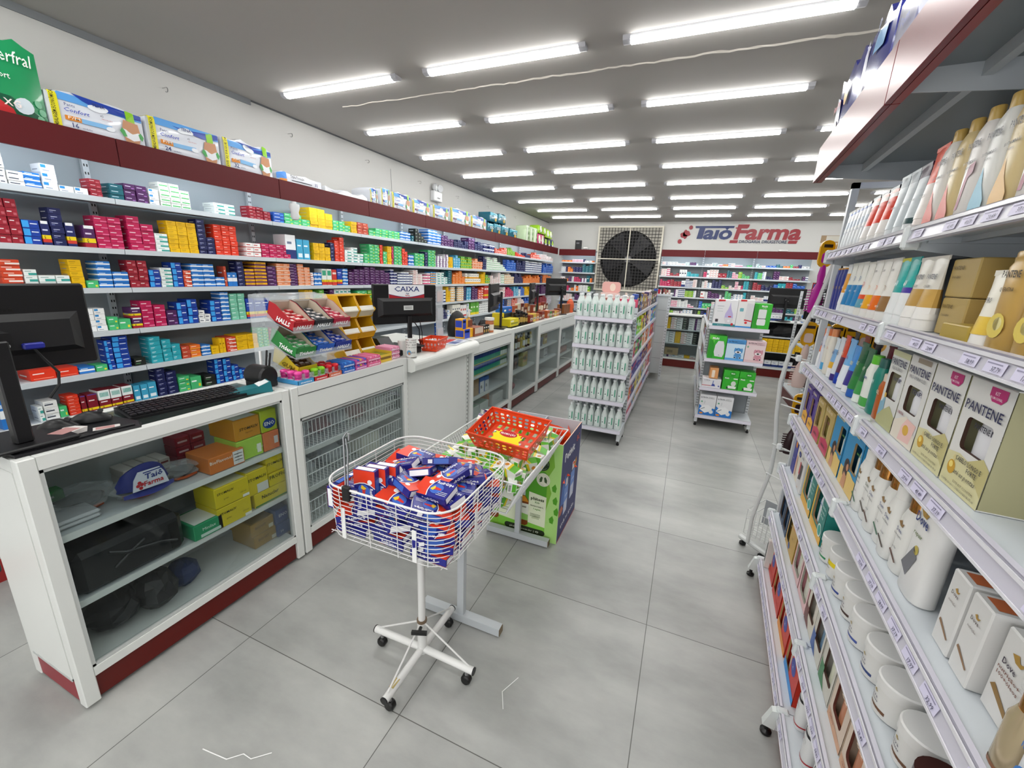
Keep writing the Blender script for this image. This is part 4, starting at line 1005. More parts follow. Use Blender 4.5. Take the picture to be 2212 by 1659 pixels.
for k, (c, inn, tx, nm) in enumerate([('#2a7a3a', '#5aa06a', 'Trident', 'green Trident'), ('#2458b4', '#3f74c8', 'Trident', 'light blue Trident'), ('#1c2f8a', '#2a44a8', 'HALLS', 'navy HALLS')]):
    slope_box(-1.808, 1.493+k*.128, 1.108, .124, c, inn, tx, 'open %s box, %s on the lower tier of the acrylic rack' % (nm, ORD[k+1]))
slope_box(-1.85, 1.53, 1.000, .12, '#d0b92c', '#5a3a20', 'GUM', 'open yellow box, nearly empty, at the foot of the acrylic rack', tc='#7a6a10')
for k in range(3):
    tag(crumple(90+k, .04, .045, .022, FILM('#8a3a34', .8, .25), 10, 6, .25).build('candy_bag', loc=(-1.98, 1.70+k*.095, TOP)), 'reddish clear candy bag, %s at the foot of the acrylic rack' % ORD[k+1], 'bag', 'candy bags at the foot of the rack')
# ---------------------------------------------------------------- yellow tilt bins
YL = M('#d8a616', .4); 
for k in range(2):
    y0 = 1.985+k*.148; w = .144; t = thing('candy_bin_tower', 'tall yellow plastic bin tower of three open bins, %s of the pair' % ('nearer' if k == 0 else 'farther'), 'bin', (0, y0, TOP), 0, 'yellow candy bin towers')
    prof = [(-2.12,0)]
    for b in range(3):
        z = b*.14; prof += [(-1.985, z), (-1.955, z+.05), (-1.985, z+.10), (-2.0, z+.132)]
    prof += [(-2.0,.425), (-2.12,.425)]
    q = MB()
    for yy in (0, w-.006): q.prism(prof, (0,.006,0), YL, org=(0,yy,0), u=(1,0,0), v=(0,0,1))
    q.box(-2.12, -2.114, .006, w-.006, 0, .425, YL); q.box(-2.12, -2.0, .006, w-.006, .42, .425, YL); q.build('side_walls', t)
    for b in range(3):
        z = b*.14
        q = MB(); q.box(-2.114, -1.985, .006, w-.006, z+.002, z+.006, YL)
        q.quad((-1.985,.006,z+.006),(-1.985,w-.006,z+.006),(-1.957,w-.006,z+.05),(-1.957,.006,z+.05), M('#c9c4a8', .3) if b == 2 else YL)
        q.quad((-1.9565,.008,z+.045),(-1.9565,w-.008,z+.045),(-1.975,w-.008,z+.075),(-1.975,.008,z+.075), M('#dedcd0', .4)); q.build('bin_tray', t)
    cs = ['#c9962c', '#d8b040'] if k else ['#4a52a0', '#d8b040', '#a87a4a']
    for b in (1, 2):
        q = crumple(100+k*5+b, .045, .055, .022, M(['#4a52a0','#c98a4a','#d4b03a','#e0c04a'][k*2+(b-1) if k else (0 if b == 2 else 1)], .35), 12, 6, .3); q.X = None
        o = q.build('wrapped_candies', None, loc=(-2.045, y0+w/2, TOP+b*.14+.006)); tag(o, 'heap of wrapped candies in the %s bin of the %s yellow tower' % (('', 'middle', 'top')[b], ('nearer', 'farther')[k]), 'candies', kind='stuff')
# ---------------------------------------------------------------- cash desk things
t = monitor('black monitor seen from behind with the CAIXA sign on top', (-1.875, 2.50, TOP+.045), math.radians(-24), W=.50, H=.275, z0=.175, pole_dx=-.02, pole=(.016, .010), poleh=.23, base=(.07, .10), pdy=.02)
q = MB(); q.box(.030, .0372, -.035, .04, .272, .304, M('#c4c6c4', .4)); q.box(.0372, .0376, -.025, .03, .292, .295, '#333'); q.box(.0372, .0376, -.025, .03, .282, .285, '#555'); q.build('rating_label', t)
q = MB(); q.tube([(.02,.05,.19),(.03,.09,.13),(.02,.10,.05),(.0,.12,.0)], .004, BLACK, n=6); q.tube([(.02,.10,.20),(.02,.12,.10),(.0,.13,.0)], .003, BLACK, n=6); q.build('cable', t)
t2 = thing('sign', 'white CAIXA sign with red wave along the bottom, fixed on the monitor back', 'sign', tuple(t.location), t.rotation_euler[2])
q = MB(); z0 = .355; q.box(.0125, .0150, -.135, .145, z0, z0+.092, M('#e2e3e6', .5)); q.build('sign_board', t2)
q = MB(); pts = [(-.135+.28*k/12, z0+.004+.022*abs(1-2*k/12)**1.5) for k in range(13)]
q.prism([(-.135, z0)]+pts+[(.145, z0)], (.0004,0,0), M('#a01c28', .5), org=(.0151,0,0), u=(0,1,0), v=(0,0,1))
q.prism([(p[0], p[1]) for p in pts]+[(p[0], p[1]+.003) for p in pts[::-1]], (.0004,0,0), M('#25356e', .5), org=(.0151,0,0), u=(0,1,0), v=(0,0,1))
NV = M('#25356e', .5); q.text('CAIXA', (.0156, .005, z0+.046), (0,1,0), (0,0,1), .036, NV, bold=.012, width=.2)
# serifs on the letters
for (a, b) in ((-.058,.046),(-.030,.046),(-.012,.046),(.0,.046),(.018,.046),(.046,.046),(.062,.046),(.092,.046),(-.012,.080),(.0,.080),(.018,.080),(.046,.080)): q.box(.0155, .0159, a-.008, a+.008, b-.001, b+.0018, NV)
q.text('Taiô', (.0156, .008, z0+.026), (0,1,0), (0,0,1), .010, NV, bold=.03); q.text('Farma', (.0156, .008, z0+.013), (0,1,0), (0,0,1), .010, M('#b3242c'), bold=.03); q.build('lettering', t2)
t = thing('receipt_till', 'black low cash drawer and receipt printer under the CAIXA monitor', 'printer', (-1.95, 2.50, TOP), math.radians(-10))
q = MB(); q.bbox(-.16, .13, -.12, .11, 0, .042, M('#171719', .4), .005); q.build('drawer_case', t)
t = thing('barcode_scanner_printer', 'black hunched printer on the far part of the cash desk', 'printer', (-2.02, 2.42, TOP), 0); t.name = 'receipt_printer'
q = MB(); q.loft([[(-.09,-.07,0),(.05,-.07,0),(.05,-.07,.05),(.0,-.07,.11),(-.09,-.07,.11)], [(-.09,.06,0),(.05,.06,0),(.05,.06,.05),(.0,.06,.11),(-.09,.06,.11)]], M('#1a1a1c', .4), smooth=False); q.build('case', t)
t = thing('can', 'white printed donation can with black lettering at the desk edge', 'can', (-1.765, 2.405, TOP-.001))
q = MB(); q.lathe([(.036,0),(.038,.003),(.038,.125),(.036,.128)], M('#d9dad6', .4), n=24); q.lathe([(.0385,.0),(.0385,.004)], CHROME, n=24, caps=False); q.lathe([(.0385,.122),(.0385,.127)], CHROME, n=24, caps=False)
def round_text(q, s, r, z, h, m, a0, span):
    n = len(s)
    for i, ch in enumerate(s):
        if ch == ' ': continue
        a = a0+span*((i+.5)/n-.5); q.text(ch, ((r+.0004)*math.cos(a), (r+.0004)*math.sin(a), z), (-math.sin(a), math.cos(a), 0), (0,0,1), h, m, bold=.02)
for i, s in enumerate(['nhe seu troco', 'amigo. Animal', 'de rua precisa']): round_text(q, s, .038, .105-.018*i, .008, M('#1d1d20'), -.9, 2.2)
round_text(q, 'SOS', .038, .030, .012, M('#1d1d20'), -.55, .8); q.build('body', t)
q = MB(); q.X = Matrix.Rotation(-1.35, 4, 'Z'); q.disc((.0388,0,.035), .018, (1,0,0), M('#5a94b8', .5), n=16, ru=.016); q.disc((.0394,.002,.03), .010, (1,0,0), M('#b9835a', .5), n=12, ru=.009); q.build('round_picture', t)
q = MB(); q.lathe([(.026,0),(.03,.10),(.030,.105)], M('#cfd0cc', .4), n=18); tag(q.build('cup', loc=(-1.855, 2.42, TOP)), 'plain off-white plastic cup behind the donation can', 'cup')
def hole_basket(name, label, loc, rz, L, Wd, h, m, rows=2, nh=8, taper=.8, tilt=None):
    # slatted-hole basket, rim along local x/y
    t = thing(name, label, 'basket', loc, rz)
    if tilt: t.rotation_euler = tilt
    q = MB()
    def wall(A, B, C, D, n, rws):
        A, B, C, D = map(Vector, (A, B, C, D))    # A,B bottom; D,C top
        def P(u, v): return (A*(1-u)+B*u)*(1-v)+(D*(1-u)+C*u)*v
        vb = [0]+[x for r in range(rws) for x in (.18+r*.66/rws, .18+(r+1)*.66/rws-.08)]+[1]
        for i in range(0, len(vb)-1):
            if i % 2 == 0: q.quad(P(0,vb[i]),P(1,vb[i]),P(1,vb[i+1]),P(0,vb[i+1]), m)
            else:
                for k in range(n):
                    u0 = k/n; du = 1/n; a, b = u0+du*.2, u0+du*.8
                    q.quad(P(u0,vb[i]),P(a,vb[i]),P(a,vb[i+1]),P(u0,vb[i+1]), m); q.quad(P(b,vb[i]),P(u0+du,vb[i]),P(u0+du,vb[i+1]),P(b,vb[i+1]), m)
                    # rounded hole corners
                    va, vc = vb[i], vb[i+1]; e = (vc-va)*.25; g = du*.15
                    for (x1, y1, x2, y2, x3, y3) in ((a,va,a+g,va,a,va+e),(b,va,b-g,va,b,va+e),(a,vc,a+g,vc,a,vc-e),(b,vc,b-g,vc,b,vc-e)): q.poly([P(x1,y1),P(x2,y2),P(x3,y3)], m)
    a, b = L/2, Wd/2; c, d = a*taper, b*taper
    wall((-c,-d,0),(c,-d,0),(a,-b,h),(-a,-b,h), nh, rows); wall((c,-d,0),(c,d,0),(a,b,h),(a,-b,h), max(3, int(nh*Wd/L)), rows)
    wall((c,d,0),(-c,d,0),(-a,b,h),(a,b,h), nh, rows); wall((-c,d,0),(-c,-d,0),(-a,-b,h),(-a,b,h), max(3, int(nh*Wd/L)), rows)
    n = 7
    for i in range(n):
        x = -c+2*c*i/n; q.quad((x,-d,.001),(x+2*c/n*.55,-d,.001),(x+2*c/n*.55,d,.001),(x,d,.001), m)
    for i in range(4):
        y = -d+2*d*i/4; q.quad((-c,y,.0015),(c,y,.0015),(c,y+2*d/4*.4,.0015),(-c,y+2*d/4*.4,.0015), m)
    o = q.build('basket_body', t)
    q = MB(); q.tube([(-a,-b,h),(a,-b,h),(a,b,h),(-a,b,h)], .005, m, n=6, closed=True); q.build('rim', t)
    return t
ORG = M('#d8431c', .35)
hole_basket('basket', 'small orange red holed plastic basket on the cash desk', (-1.80, 2.745, TOP), .22, .145, .25, .085, ORG, 2, 5)
for k in range(6):
    brandbox('medicine_sample', 'tiny pink and white box, %s inside the orange basket on the cash desk' % ORD[k+1], 'box', (-1.83+.035*(k % 2), 2.66+k*.022, TOP+.012), .016, .02, .055+.006*(k % 3), '#dcd0d0', [], dec=[(.1,.9,.5,.7,'#c45a6a')], rz=.3*(k % 3)-.3, group='tiny boxes in the small orange basket')
q = MB(); q.box(-.09, .09, -.14, .14, 0, .0015, M('#d4d8de', .4)); q.box(-.085, -.02, -.13, .13, .0015, .0018, M('#c33a3a', .4)); q.box(-.01, .06, -.10, .02, .0015, .0018, M('#5a6a9a', .4)); q.box(0, .05, .04, .12, .0015, .0018, M('#8a93b4', .4)); q.text('OFERTA', (.075, 0, .0016), (0,1,0), (-1,0,0), .02, M('#2a3a7a'), lift=.0004)
tag(q.build('flyer', loc=(-1.855, 3.13, TOP), rz=.15), 'printed promotional flyer lying flat on the white cash desk', 'flyer')
t = thing('acrylic_stand', 'tall clear acrylic leaflet column with pinkish top sheet, beyond the CAIXA monitor', 'stand', (-1.96, 3.08, TOP))
q = MB(); q.box(-.004, 0, -.05, .05, 0, .47, FILM('#d5dade', .45, .1)); q.build('panel', t)
for k, z in enumerate((.02, .19, .34)):
    q = MB(); q.box(0, .012, -.045, .045, z, z+.10, FILM('#dfe4e8', .4, .1)); q.box(.002, .004, -.04, .04, z+.005, z+.09, M(['#c9c4c4','#b9bcc0','#d8b4ac'][k], .6)); q.build('leaflet_pocket', t)
# backpack and brand boxes beyond
t = thing('backpack', 'black rounded backpack standing on the counter beyond the cash desk', 'bag', (-2.03, 3.50, TOP))
q = MB(); secs = []
for k in range(11):
    a = k/10; z = .235*a; s = max(.05, (1-max(0, a-.25)**2/.5725)**.5*(.9+.1*min(1, a*4)))
    secs.append([(.085*s*math.cos(b), .12*s*math.sin(b), z) for b in [2*math.pi*j/14 for j in range(14)]])
q.loft(secs, M('#111113', .55, bump=.3, scale=30)); q.build('shell', t)
q = MB(); q.tube([(.08,-.08,.04),(.095,-.03,.10),(.09,.03,.10),(.08,.08,.04)], .004, M('#5a5a5c'), n=5); q.build('strap', t)
def colbox(name, label, loc, w, d, h, sch_cols, cat='carton', group=None, rz=0.0, txt=None):
    base, decs = sch_cols; o = brandbox(name, label, cat, loc, w, d, h, base, [txt] if txt else [], rz, group, dec=decs, side=[(.05,.9,.15,.85,decs[0][4])] if decs and 'vitamin' in label else ()); return o
NEU = ('#e0a41e', [(.0,.62,.0,1,'#2a44b0'),(.05,.55,.62,.82,'#e8ecf6')])
colbox('carton', 'blue and yellow vitamin carton, lower of the two beyond the flyer', (-1.86, 3.345, TOP), .165, .10, .085, NEU, txt=('Neutrofer', .3, .66, .14, '#1a2a7a', .01))
colbox('carton', 'blue and yellow vitamin carton, upper of the two beyond the flyer', (-1.88, 3.345, TOP+.086), .10, .08, .09, NEU, txt=('Neutrofer', .3, .66, .12, '#1a2a7a', .01))
colbox('carton', 'long brown carton of white tubes beside the blue and yellow cartons', (-1.845, 3.515, TOP), .19, .12, .085, ('#8a4a30', [(.05+.15*k, .15+.15*k, .3, .95, '#e4dccb') for k in range(6)]))
colbox('carton', 'plain brown open carton holding the yellow pump bottle', (-1.925, 3.48, TOP+.0), .14, .06, .15, ('#7a4530', []))
t = small_bottle('pump_bottle', .20, .026, M('#d8a42c', .35), M('#e4e2da', .3), M('#e8dcc0', .5)); t.location = (-1.955, 3.44, TOP); t.name = 'pump_bottle'; t.location = (-1.99, 3.66, TOP)
q = MB(); q.tube([(0,0,.2),(0,0,.225),(.03,0,.23)], .006, M('#e4e2da', .3), n=6); q.build('pump_head', t); tag(t, 'yellow bottle with white pump behind the brown cartons', 'bottle')
for k in range(3): colbox('carton', 'small black and gold carton, %s beside the brown tube carton' % ORD[k+1], (-1.85, 3.715+k*.045, TOP), .042, .05, .09, ('#1e1c1a', [(.2,.8,.2,.5,'#a8843a'),(.2,.8,.65,.8,'#d8d4c8')]), group='small black cartons on the far counter')
t = small_bottle('jar', .15, .045, M('#b9704a', .35), M('#e2e2e0', .3), M('#e0d4c4', .5), n=16, neck=.9); t.location = (-1.88, 3.91, TOP); tag(t, 'round peach supplement jar with white lid near the black monitor', 'jar')
for k, (y, lab) in enumerate([(3.80, 'dark hunched card terminal behind the small black cartons'), (4.06, 'black headset like device at the foot of the turned monitor')]):
    tag(crumple(120+k, .05, .06, .055, M('#121214', .4), 12, 8, .12).build('device', loc=(-2.03, y, TOP)), lab, 'device')
monitor('black monitor turned edge-on, nearest of the three far monitors', (-1.96, 4.17, TOP), math.radians(14), W=.50, H=.29, z0=.20, pole_dx=.03, poleh=.40, base=(.10,.12), pdy=.10)
monitor('black monitor turned edge-on, middle one of the far monitors', (-1.99, 5.46, TOP), math.radians(13), W=.50, H=.27, z0=.22, pole_dx=.03, poleh=.42, base=(.09,.10), pdy=.12)
monitor('black square monitor seen from behind, farthest one on the left counters', (-1.93, 6.38, TOP), math.radians(-22), W=.50, H=.26, z0=.30, pole_dx=.0, poleh=.44, base=(.09,.10), pdy=.1)
colbox('carton', 'yellow supplement carton at the foot of the nearest far monitor', (-1.86, 4.42, TOP), .26, .12, .09, ('#d8c81e', [(.1,.9,.3,.5,'#8a8a1a'),(.05,.4,.6,.8,'#f0ecc8')]))
colbox('carton', 'yellow carton standing behind the long yellow one', (-1.985, 4.40, TOP), .12, .1, .15, ('#d8c020', [(.2,.8,.4,.7,'#3a3a1a')]))
colbox('carton', 'dark grey carton under the bright blue one on the far counter', (-1.99, 4.54, TOP), .20, .1, .14, ('#2c3438', []))
colbox('carton', 'bright blue flat carton topmost of the far counter pile', (-1.99, 4.50, TOP+.141), .27, .1, .07, ('#1f62b8', [(.1,.3,.3,.6,'#e4ecf6'),(.6,.85,.35,.55,'#d88a9a')]))
rd = random.Random(5)
for k in range(7):
    t = small_bottle('jar', .12+.02*(k % 3), .035, M(['#3a2a18','#4a3a1a','#2a1c12'][k % 3], .2), M(['#1a1a1a','#3a2c1a'][k % 2], .35), M(['#b99a4a','#a8702c'][k % 2], .5), n=12, neck=.85)
    t.location = (-1.90-.08*(k % 2), 4.72+k*.045, TOP); tag(t, 'dark brown honey jar, %s along the far counter past the yellow carton' % ORD[k+1], 'jar', 'honey jars on the far counter')
CC = [('#8a3c26', 'rust brown'), ('#6e3420', 'dark brown'), ('#a8522e', 'terracotta'), ('#c8a838', 'mustard'), ('#7a2e22', 'oxblood'), ('#4a7a3a', 'green'), ('#b8743a', 'tan'), ('#d8d0b8', 'cream')]
for k in range(12):
    y = 5.02+k*.118
    if k == 5: continue
    c = CC[(k*3) % 8]; h = rd.uniform(.07, .11)
    if abs(y-5.62) < .1: continue
    colbox('carton', '%s carton, %s along the front edge of the far counters' % (c[1], ORD[k+1]), (-1.84, y, TOP), .11, .09, h, (c[0], [(.1,.9,.3,.6,'#e0d4c0'),(.3,.7,.35,.5,'#5a2a1a')]), group='natural product cartons on the far counters')
    c = CC[(k*5+2) % 8]
    colbox('carton', '%s taller carton, %s in the back line of the far counters' % (c[1], ORD[k+1]), (-2.06, y, TOP), .10, .05, h+rd.uniform(.06, .12), (c[0], [(.1,.9,.5,.8,'#e0d4c0'),(.2,.6,.2,.3,'#e8d88a')]), group='tall cartons at the back of the far counters')
for k in range(4):
    tag(crumple(130+k, .045, .06, .05, FILM(['#d8d0c0','#c89a6a','#c05a2a','#d8d8d8'][k], .75, .2), 10, 7, .3).build('herb_bag', loc=(-1.965, [5.1, 5.25, 5.9, 6.08][k], TOP)), '%s clear bag of dried herbs, %s on the far counters' % (['pale', 'tan', 'orange', 'silvery'][k], ORD[k+1]), 'bag', 'bags of dried herbs')
for k in range(3): colbox('carton', 'brown striped carton, %s beside the orange jug' % ORD[k+1], (-1.83, 6.56+k*.12, TOP), .11, .12, .15, ('#8a5630', [(.1,.2,0,1,'#5a3018'),(.4,.5,0,1,'#5a3018'),(.7,.8,0,1,'#5a3018')]), group='brown striped cartons near the jug')
t = thing('jug', 'orange handled jug with pale lid at the far end of the counters', 'jug', (-1.86, 7.02, TOP))
q = MB(); q.lathe([(.055,0),(.062,.01),(.062,.14),(.05,.19),(.026,.215),(.026,.225)], M('#cc5a34', .4), n=16, sy=1.1); q.build('body', t)
q = MB(); q.lathe([(.029,.225),(.029,.25)], M('#e6d8cc', .4), n=12); q.build('lid', t)
q = MB(); q.tube([(0,.045,.205),(0,.085,.19),(0,.088,.12),(0,.066,.09)], .009, M('#cc5a34', .4), n=6); q.build('handle', t)
q = MB(); q.disc((.0635,.0,.05), .022, (1,0,0), M('#26584a', .5), n=14); q.build('round_label', t)

# ================================================================ wire basket stand with cold medicine
PW = M('#dadad8', .3)
t = thing('basket_stand', 'white wire basket on a single pole with four wheeled legs, full of boxes', 'stand', (-.81, 1.135, 0))
bx0, bx1, by0, by1, bz0, bz1 = -.268, .240, -.205, .285, .665, .862
def rrect(x0, x1, y0, y1, z, r, n=6):
    o = []
    for (cx, cy, k0) in ((x1-r, y1-r, 0), (x0+r, y1-r, 1), (x0+r, y0+r, 2), (x1-r, y0+r, 3)):
        for k in range(n+1):
            a = (k0+k/n)*HALF; o.append((cx+r*math.cos(a), cy+r*math.sin(a), z))
    return o
q = MB(); q.tube([(0,0,.07),(0,0,.665)], .0145, PW, n=14); q.tube([(0,0,.06),(0,0,.22)], .0185, PW, n=14); q.lathe([(.0205,.212),(.0205,.222)], M('#6b5a48', .5), n=12); q.build('pole', t)
q = MB(); q.tube([(.02,0,.20),(.05,.0,.20)], .007, M('#1a1a1a'), n=6); q.box(.04,.052,-.03,.03,.193,.207, M('#1a1a1a')); q.build('clamp_knob', t).rotation_euler = (0,0,-1.2)
for (a, b) in ((1,0),(-1,0),(0,1),(0,-1)):
    q = MB(); L = .235; q.tube([(0,0,.078),(a*L,b*L,.072)], .0145, PW, n=12); q.tube([(a*L,b*L,.072),(a*(L+.004),b*(L+.004),.072)], .0155, BLACK, n=12)
    if b == -1: q.box(-.0152,-.011,-.19,-.15,.066,.08, M('#a8935a', .7)); q.box(-.008,.008,-.195,-.155,.0865,.0875, M('#b7a46a', .7))
    leg = q.build('leg', t)
    q = MB(); q.tube([(0,0,.215),(a*(L-.02),b*(L-.02),.088)], .0035, PW, n=6); q.build('brace_rod', leg)
    q = MB(); c = (a*(L-.03), b*(L-.03)); q.tube([(c[0],c[1],.06),(c[0],c[1],.035)], .007, M('#777'), n=8)
    q.X = Matrix.Translation((c[0], c[1], .0205)) @ Matrix.Rotation(HALF, 4, 'X'); q.lathe([(.016,-.014),(.0205,-.009),(.0205,.009),(.016,.014)], M('#161616', .3), n=14); q.X = None; q.build('caster', leg)
q = MB(); q.tube(rrect(bx0,bx1,by0,by1,bz1,.09), .0036, PW, n=8, closed=True)
for k in range(12): q.tube(rrect(bx0+.010*(11-k)/11,bx1-.010*(11-k)/11,by0+.010*(11-k)/11,by1-.010*(11-k)/11,bz0+(bz1-bz0)*k/12,.085), .0015, PW, n=4, closed=True)
rr = rrect(bx0-.002,bx1+.002,by0-.002,by1+.002,bz1,.09)
per = []
for a, b in zip(rr, rr[1:]+rr[:1]): per.append((Vector(b)-Vector(a)).length)
tot = sum(per); step = tot/16
for k in range(16):
    d = k*step+.03
    for i, L in enumerate(per):
        if d <= L: p = Vector(rr[i]).lerp(Vector(rr[(i+1) % len(rr)]), d/L); break
        d -= L
    else: continue
    q.tube([p, (p.x*.965, p.y*.965, bz0)], .0020, PW, n=4)
for k in range(15):
    x = bx0+.03+(bx1-bx0-.06)*k/14; q.tube([(x,by0+.015,bz0),(x,by1-.015,bz0)], .0016, PW, n=4)
for k in range(7):
    y = by0+.03+(by1-by0-.06)*k/6; q.tube([(bx0+.015,y,bz0-.003),(bx1-.015,y,bz0-.003)], .002, PW, n=4)
q.build('wire_basket', t)
for (x, y, s) in ((bx0+.10, by0+.004, 1), (bx1-.12, by0+.004, 1), (bx1-.004, by0+.2, 0)):
    q = MB(); q.box(x-(.008 if s else .0015), x+(.008 if s else .0015), y-(.0015 if s else .008), y+(.0015 if s else .008), bz0+.005, bz0+.12, M('#e4e4e2', .4)); q.build('price_tab', t)
# metal label clip standing up from the rim
t = thing('sign_clip', 'bent steel sign clip with black clamp hooked on the wire basket rim', 'clip', (-.955, .93, .862))
q = MB(); q.tube([(.0,.0,-.03),(-.03,.035,.12),(-.04,.045,.16),(-.035,.055,.175),(-.025,.055,.17),(-.022,.05,.15)], .0035, M('#8a8c8e', .3, .8), n=6); q.tube([(.008,.0,-.03),(-.015,.035,.12),(-.03,.045,.158)], .003, M('#8a8c8e', .3, .8), n=6); q.build('wire', t)
q = MB(); q.bbox(-.012,.018,-.008,.008,-.04,.012, M('#1a1a1b', .4), .003); q.build('clamp', t)
# cold medicine boxes
def cold_box():
    W, H_, D = .118, .072, .024; q = MB(); BL = M('#22247c', .3); RE = M('#d2381e', .3); LB = M('#3c62b8', .3); WH = M('#e8e8ea', .4)
    q.bbox(0, W, 0, H_, 0, D, BL, .0008)
    for s, z in ((1, D), (-1, 0)):
        e = .0004*s
        def P(pts, m, k=1): q.poly([(x, y, z+e*k) for x, y in (pts if s > 0 else pts[::-1])], m)
        P([(0,0),(.05,0),(.042,.02),(.04,.036),(.044,.055),(.055,H_),(0,H_)], RE)
        P([(.05,0),(.053,0),(.045,.02),(.043,.036),(.047,.055),(.058,H_),(.055,H_),(.044,.055),(.04,.036),(.042,.02)], WH, 2)
        P(EL(.068,.034,.022,.020), LB, 2); P([(.052,.030),(.062,.040),(.085,.036),(.085,.030),(.062,.028)], M('#c8302c', .3), 3)
        P([(.048,.028),(.058,.044),(.064,.034),(.060,.024)], M('#e8c22c', .3), 4)
        P(EL(.036,.055,.008,.008,10), WH, 3)
        q.text('ResfrGripe', (W*.72, H_*.76, z), (1,0,0) if s > 0 else (-1,0,0), (0,1,0), .011, M('#f0f0f4'), bold=.02, width=.058, lift=.0013)
        for k in range(3): P([(.078,.012+k*.006),(.112,.012+k*.006),(.112,.0135+k*.006),(.078,.0135+k*.006)], WH, 2)
    q.text('ResfrGripe', (W*.55, -.0004, D*.3), (1,0,0), (0,0,1), .010, M('#f0f0f4'), bold=.02, width=.06)
    q.quad((0.08,H_+.0004,.003),(.03,H_+.0004,.003),(.03,H_+.0004,D-.003),(.08,H_+.0004,D-.003), LB)
    q.quad((.085,H_+.0006,.005),(.1,H_+.0006,.005),(.1,H_+.0006,D-.006),(.085,H_+.0006,D-.006), WH)
    q.quad((-.0004,H_-.006,.003),(-.0004,.006,.003),(-.0004,.006,D-.003),(-.0004,H_-.006,D-.003), WH)
    q.quad((W+.0004,.006,.003),(W+.0004,H_-.006,.003),(W+.0004,H_-.006,D-.003),(W+.0004,.006,D-.003), WH)
    o = q.build('cold_medicine_box', link=True)
    for v in o.data.vertices: v.co.x = (v.co.x-W/2)*1.12; v.co.y = (v.co.y-H_/2)*1.12; v.co.z = (v.co.z-D/2)*1.1
    return o
CB = cold_box(); rd = random.Random(11); n = 0
def put(proto, p, rot, lab, grp, cat='box'):
    global n
    o = proto if n == 0 else proto.copy()
    if n: COL.objects.link(o)
    o.location = p; o.rotation_euler = rot; tag(o, lab, cat, grp); n += 1
lay = [('bottom', .684, .10), ('second', .712, .15), ('third', .742, .3), ('fourth', .776, .5), ('upper', .815, .7), ('topmost', .852, .75)]
colw = ['near-left','near','near-right','left-of-centre','centre','right-of-centre','far-left','far','far-right']
for li, (ln_, z, tl) in enumerate(lay):
    nx, ny = (3, 5) if li < 5 else (3, 3)
    for i in range(nx):
        for j in range(ny):
            fx, fy = (i+.5)/nx, (j+.5)/ny; m = .0 if li < 3 else (.03 if li < 5 else .07)
            X = -1.055+m+(.475-2*m)*fx; Y = .955+m+(.44-2*m)*fy
            dome = 1-((fx-.5)**2+(fy-.5)**2)*1.1
            rz = (0 if nx == 3 else .5)+rd.uniform(-.25-.2*li, .25+.2*li)+(math.pi if rd.random() < .5 else 0)
            zz = z-(.02*(1-dome) if li > 3 else 0)
            flip = math.pi if rd.random() < .35 and li < 4 else 0
            put(CB, (X+rd.uniform(-.006, .006), Y+rd.uniform(-.005, .005), zz), (rd.uniform(-tl, tl)*.8+flip, rd.uniform(-tl, tl)*.55, rz),
                'blue and red cold medicine box, %s layer of the wire basket, %s row, %s across' % (ln_, ORD[j+1], ORD[i+1]), 'blue and red boxes heaped in the wire basket')
for k in range(4):
    put(CB, (-1.052, 1.02+k*.029, .795), (HALF, 0, HALF), 'blue and red cold medicine box standing on end at the basket side, %s of four' % ORD[k+1], 'boxes standing on end in the wire basket')
    CB_last = None
for k in range(3):
    put(CB, (-.93+k*.02, 1.0+k*.03, .845), (HALF+.2, HALF, .35), 'blue and red box standing with white end up, %s of three near the clip' % ORD[k+1], 'boxes standing white end up')
# ================================================================ wire dump bin behind it
t = thing('dump_bin', 'white wire dump bin with sloping sides on two T-shaped legs, full of green boxes', 'bin', (-.775, 1.74, 0))
for s in (-1, 1):
    y = s*.345
    q = MB(); q.box(-.016, .016, y-.013, y+.013, .04, .60, M('#b9bec2', .35)); lg = q.build('leg', t)
    q = MB(); q.box(-.20, .20, y-.02, y+.02, .008, .045, M('#b9bec2', .35)); q.box(.2, .203, y-.018, y+.018, .01, .043, '#6b5a40'); q.build('foot_bar', lg)
q = MB(); q.prism([(0,.40),(.05,.60),(0,.60)], (0,.006,0), M('#b9bec2', .35), org=(.014,-.348,0), u=(1,0,0), v=(0,0,1)); q.build('gusset', t)
T0, T1 = (-.275, .255, -.285, .382, .745), (-.175, .165, -.255, .355, .555)
def rail(z, k):
    f = k; a = [T1[i]*(1-f)+T0[i]*f for i in range(4)]; return a
W2 = M('#dfe1e2', .3); q = MB()
a = T0; yg = a[2]
q.tube([(a[0],a[2],.745),(a[0],a[3],.745),(a[1],a[3],.745),(a[1],a[2],.745)], .0045, W2, n=6); b = T1
q.tube([(b[0],b[2],.555),(b[0],b[3],.555),(b[1],b[3],.555),(b[1],b[2],.555)], .004, W2, n=6, closed=True)
q.tube([(a[0],a[2],.745),(b[0],b[2],.555)], .0045, W2, n=6); q.tube([(a[1],a[2],.745),(b[1],b[2],.555)], .0045, W2, n=6)
q.tube([(a[0]+.01,a[2]+.0,.725),(a[1]-.01,a[2],.725)], .0035, W2, n=6)
for s in (0, 1):
    for k in range(33):
        f = k/32; y0 = b[2]+(b[3]-b[2])*f; y1 = a[2]+(a[3]-a[2])*f; q.tube([(b[s],y0,.555),(a[s],y1,.745)], .0018, W2, n=4)
    for z in (.6, .66): 
        f = (z-.555)/.19; q.tube([(b[s]*(1-f)+a[s]*f, b[2]*(1-f)+a[2]*f, z),(b[s]*(1-f)+a[s]*f, b[3]*(1-f)+a[3]*f, z)], .0025, W2, n=4)
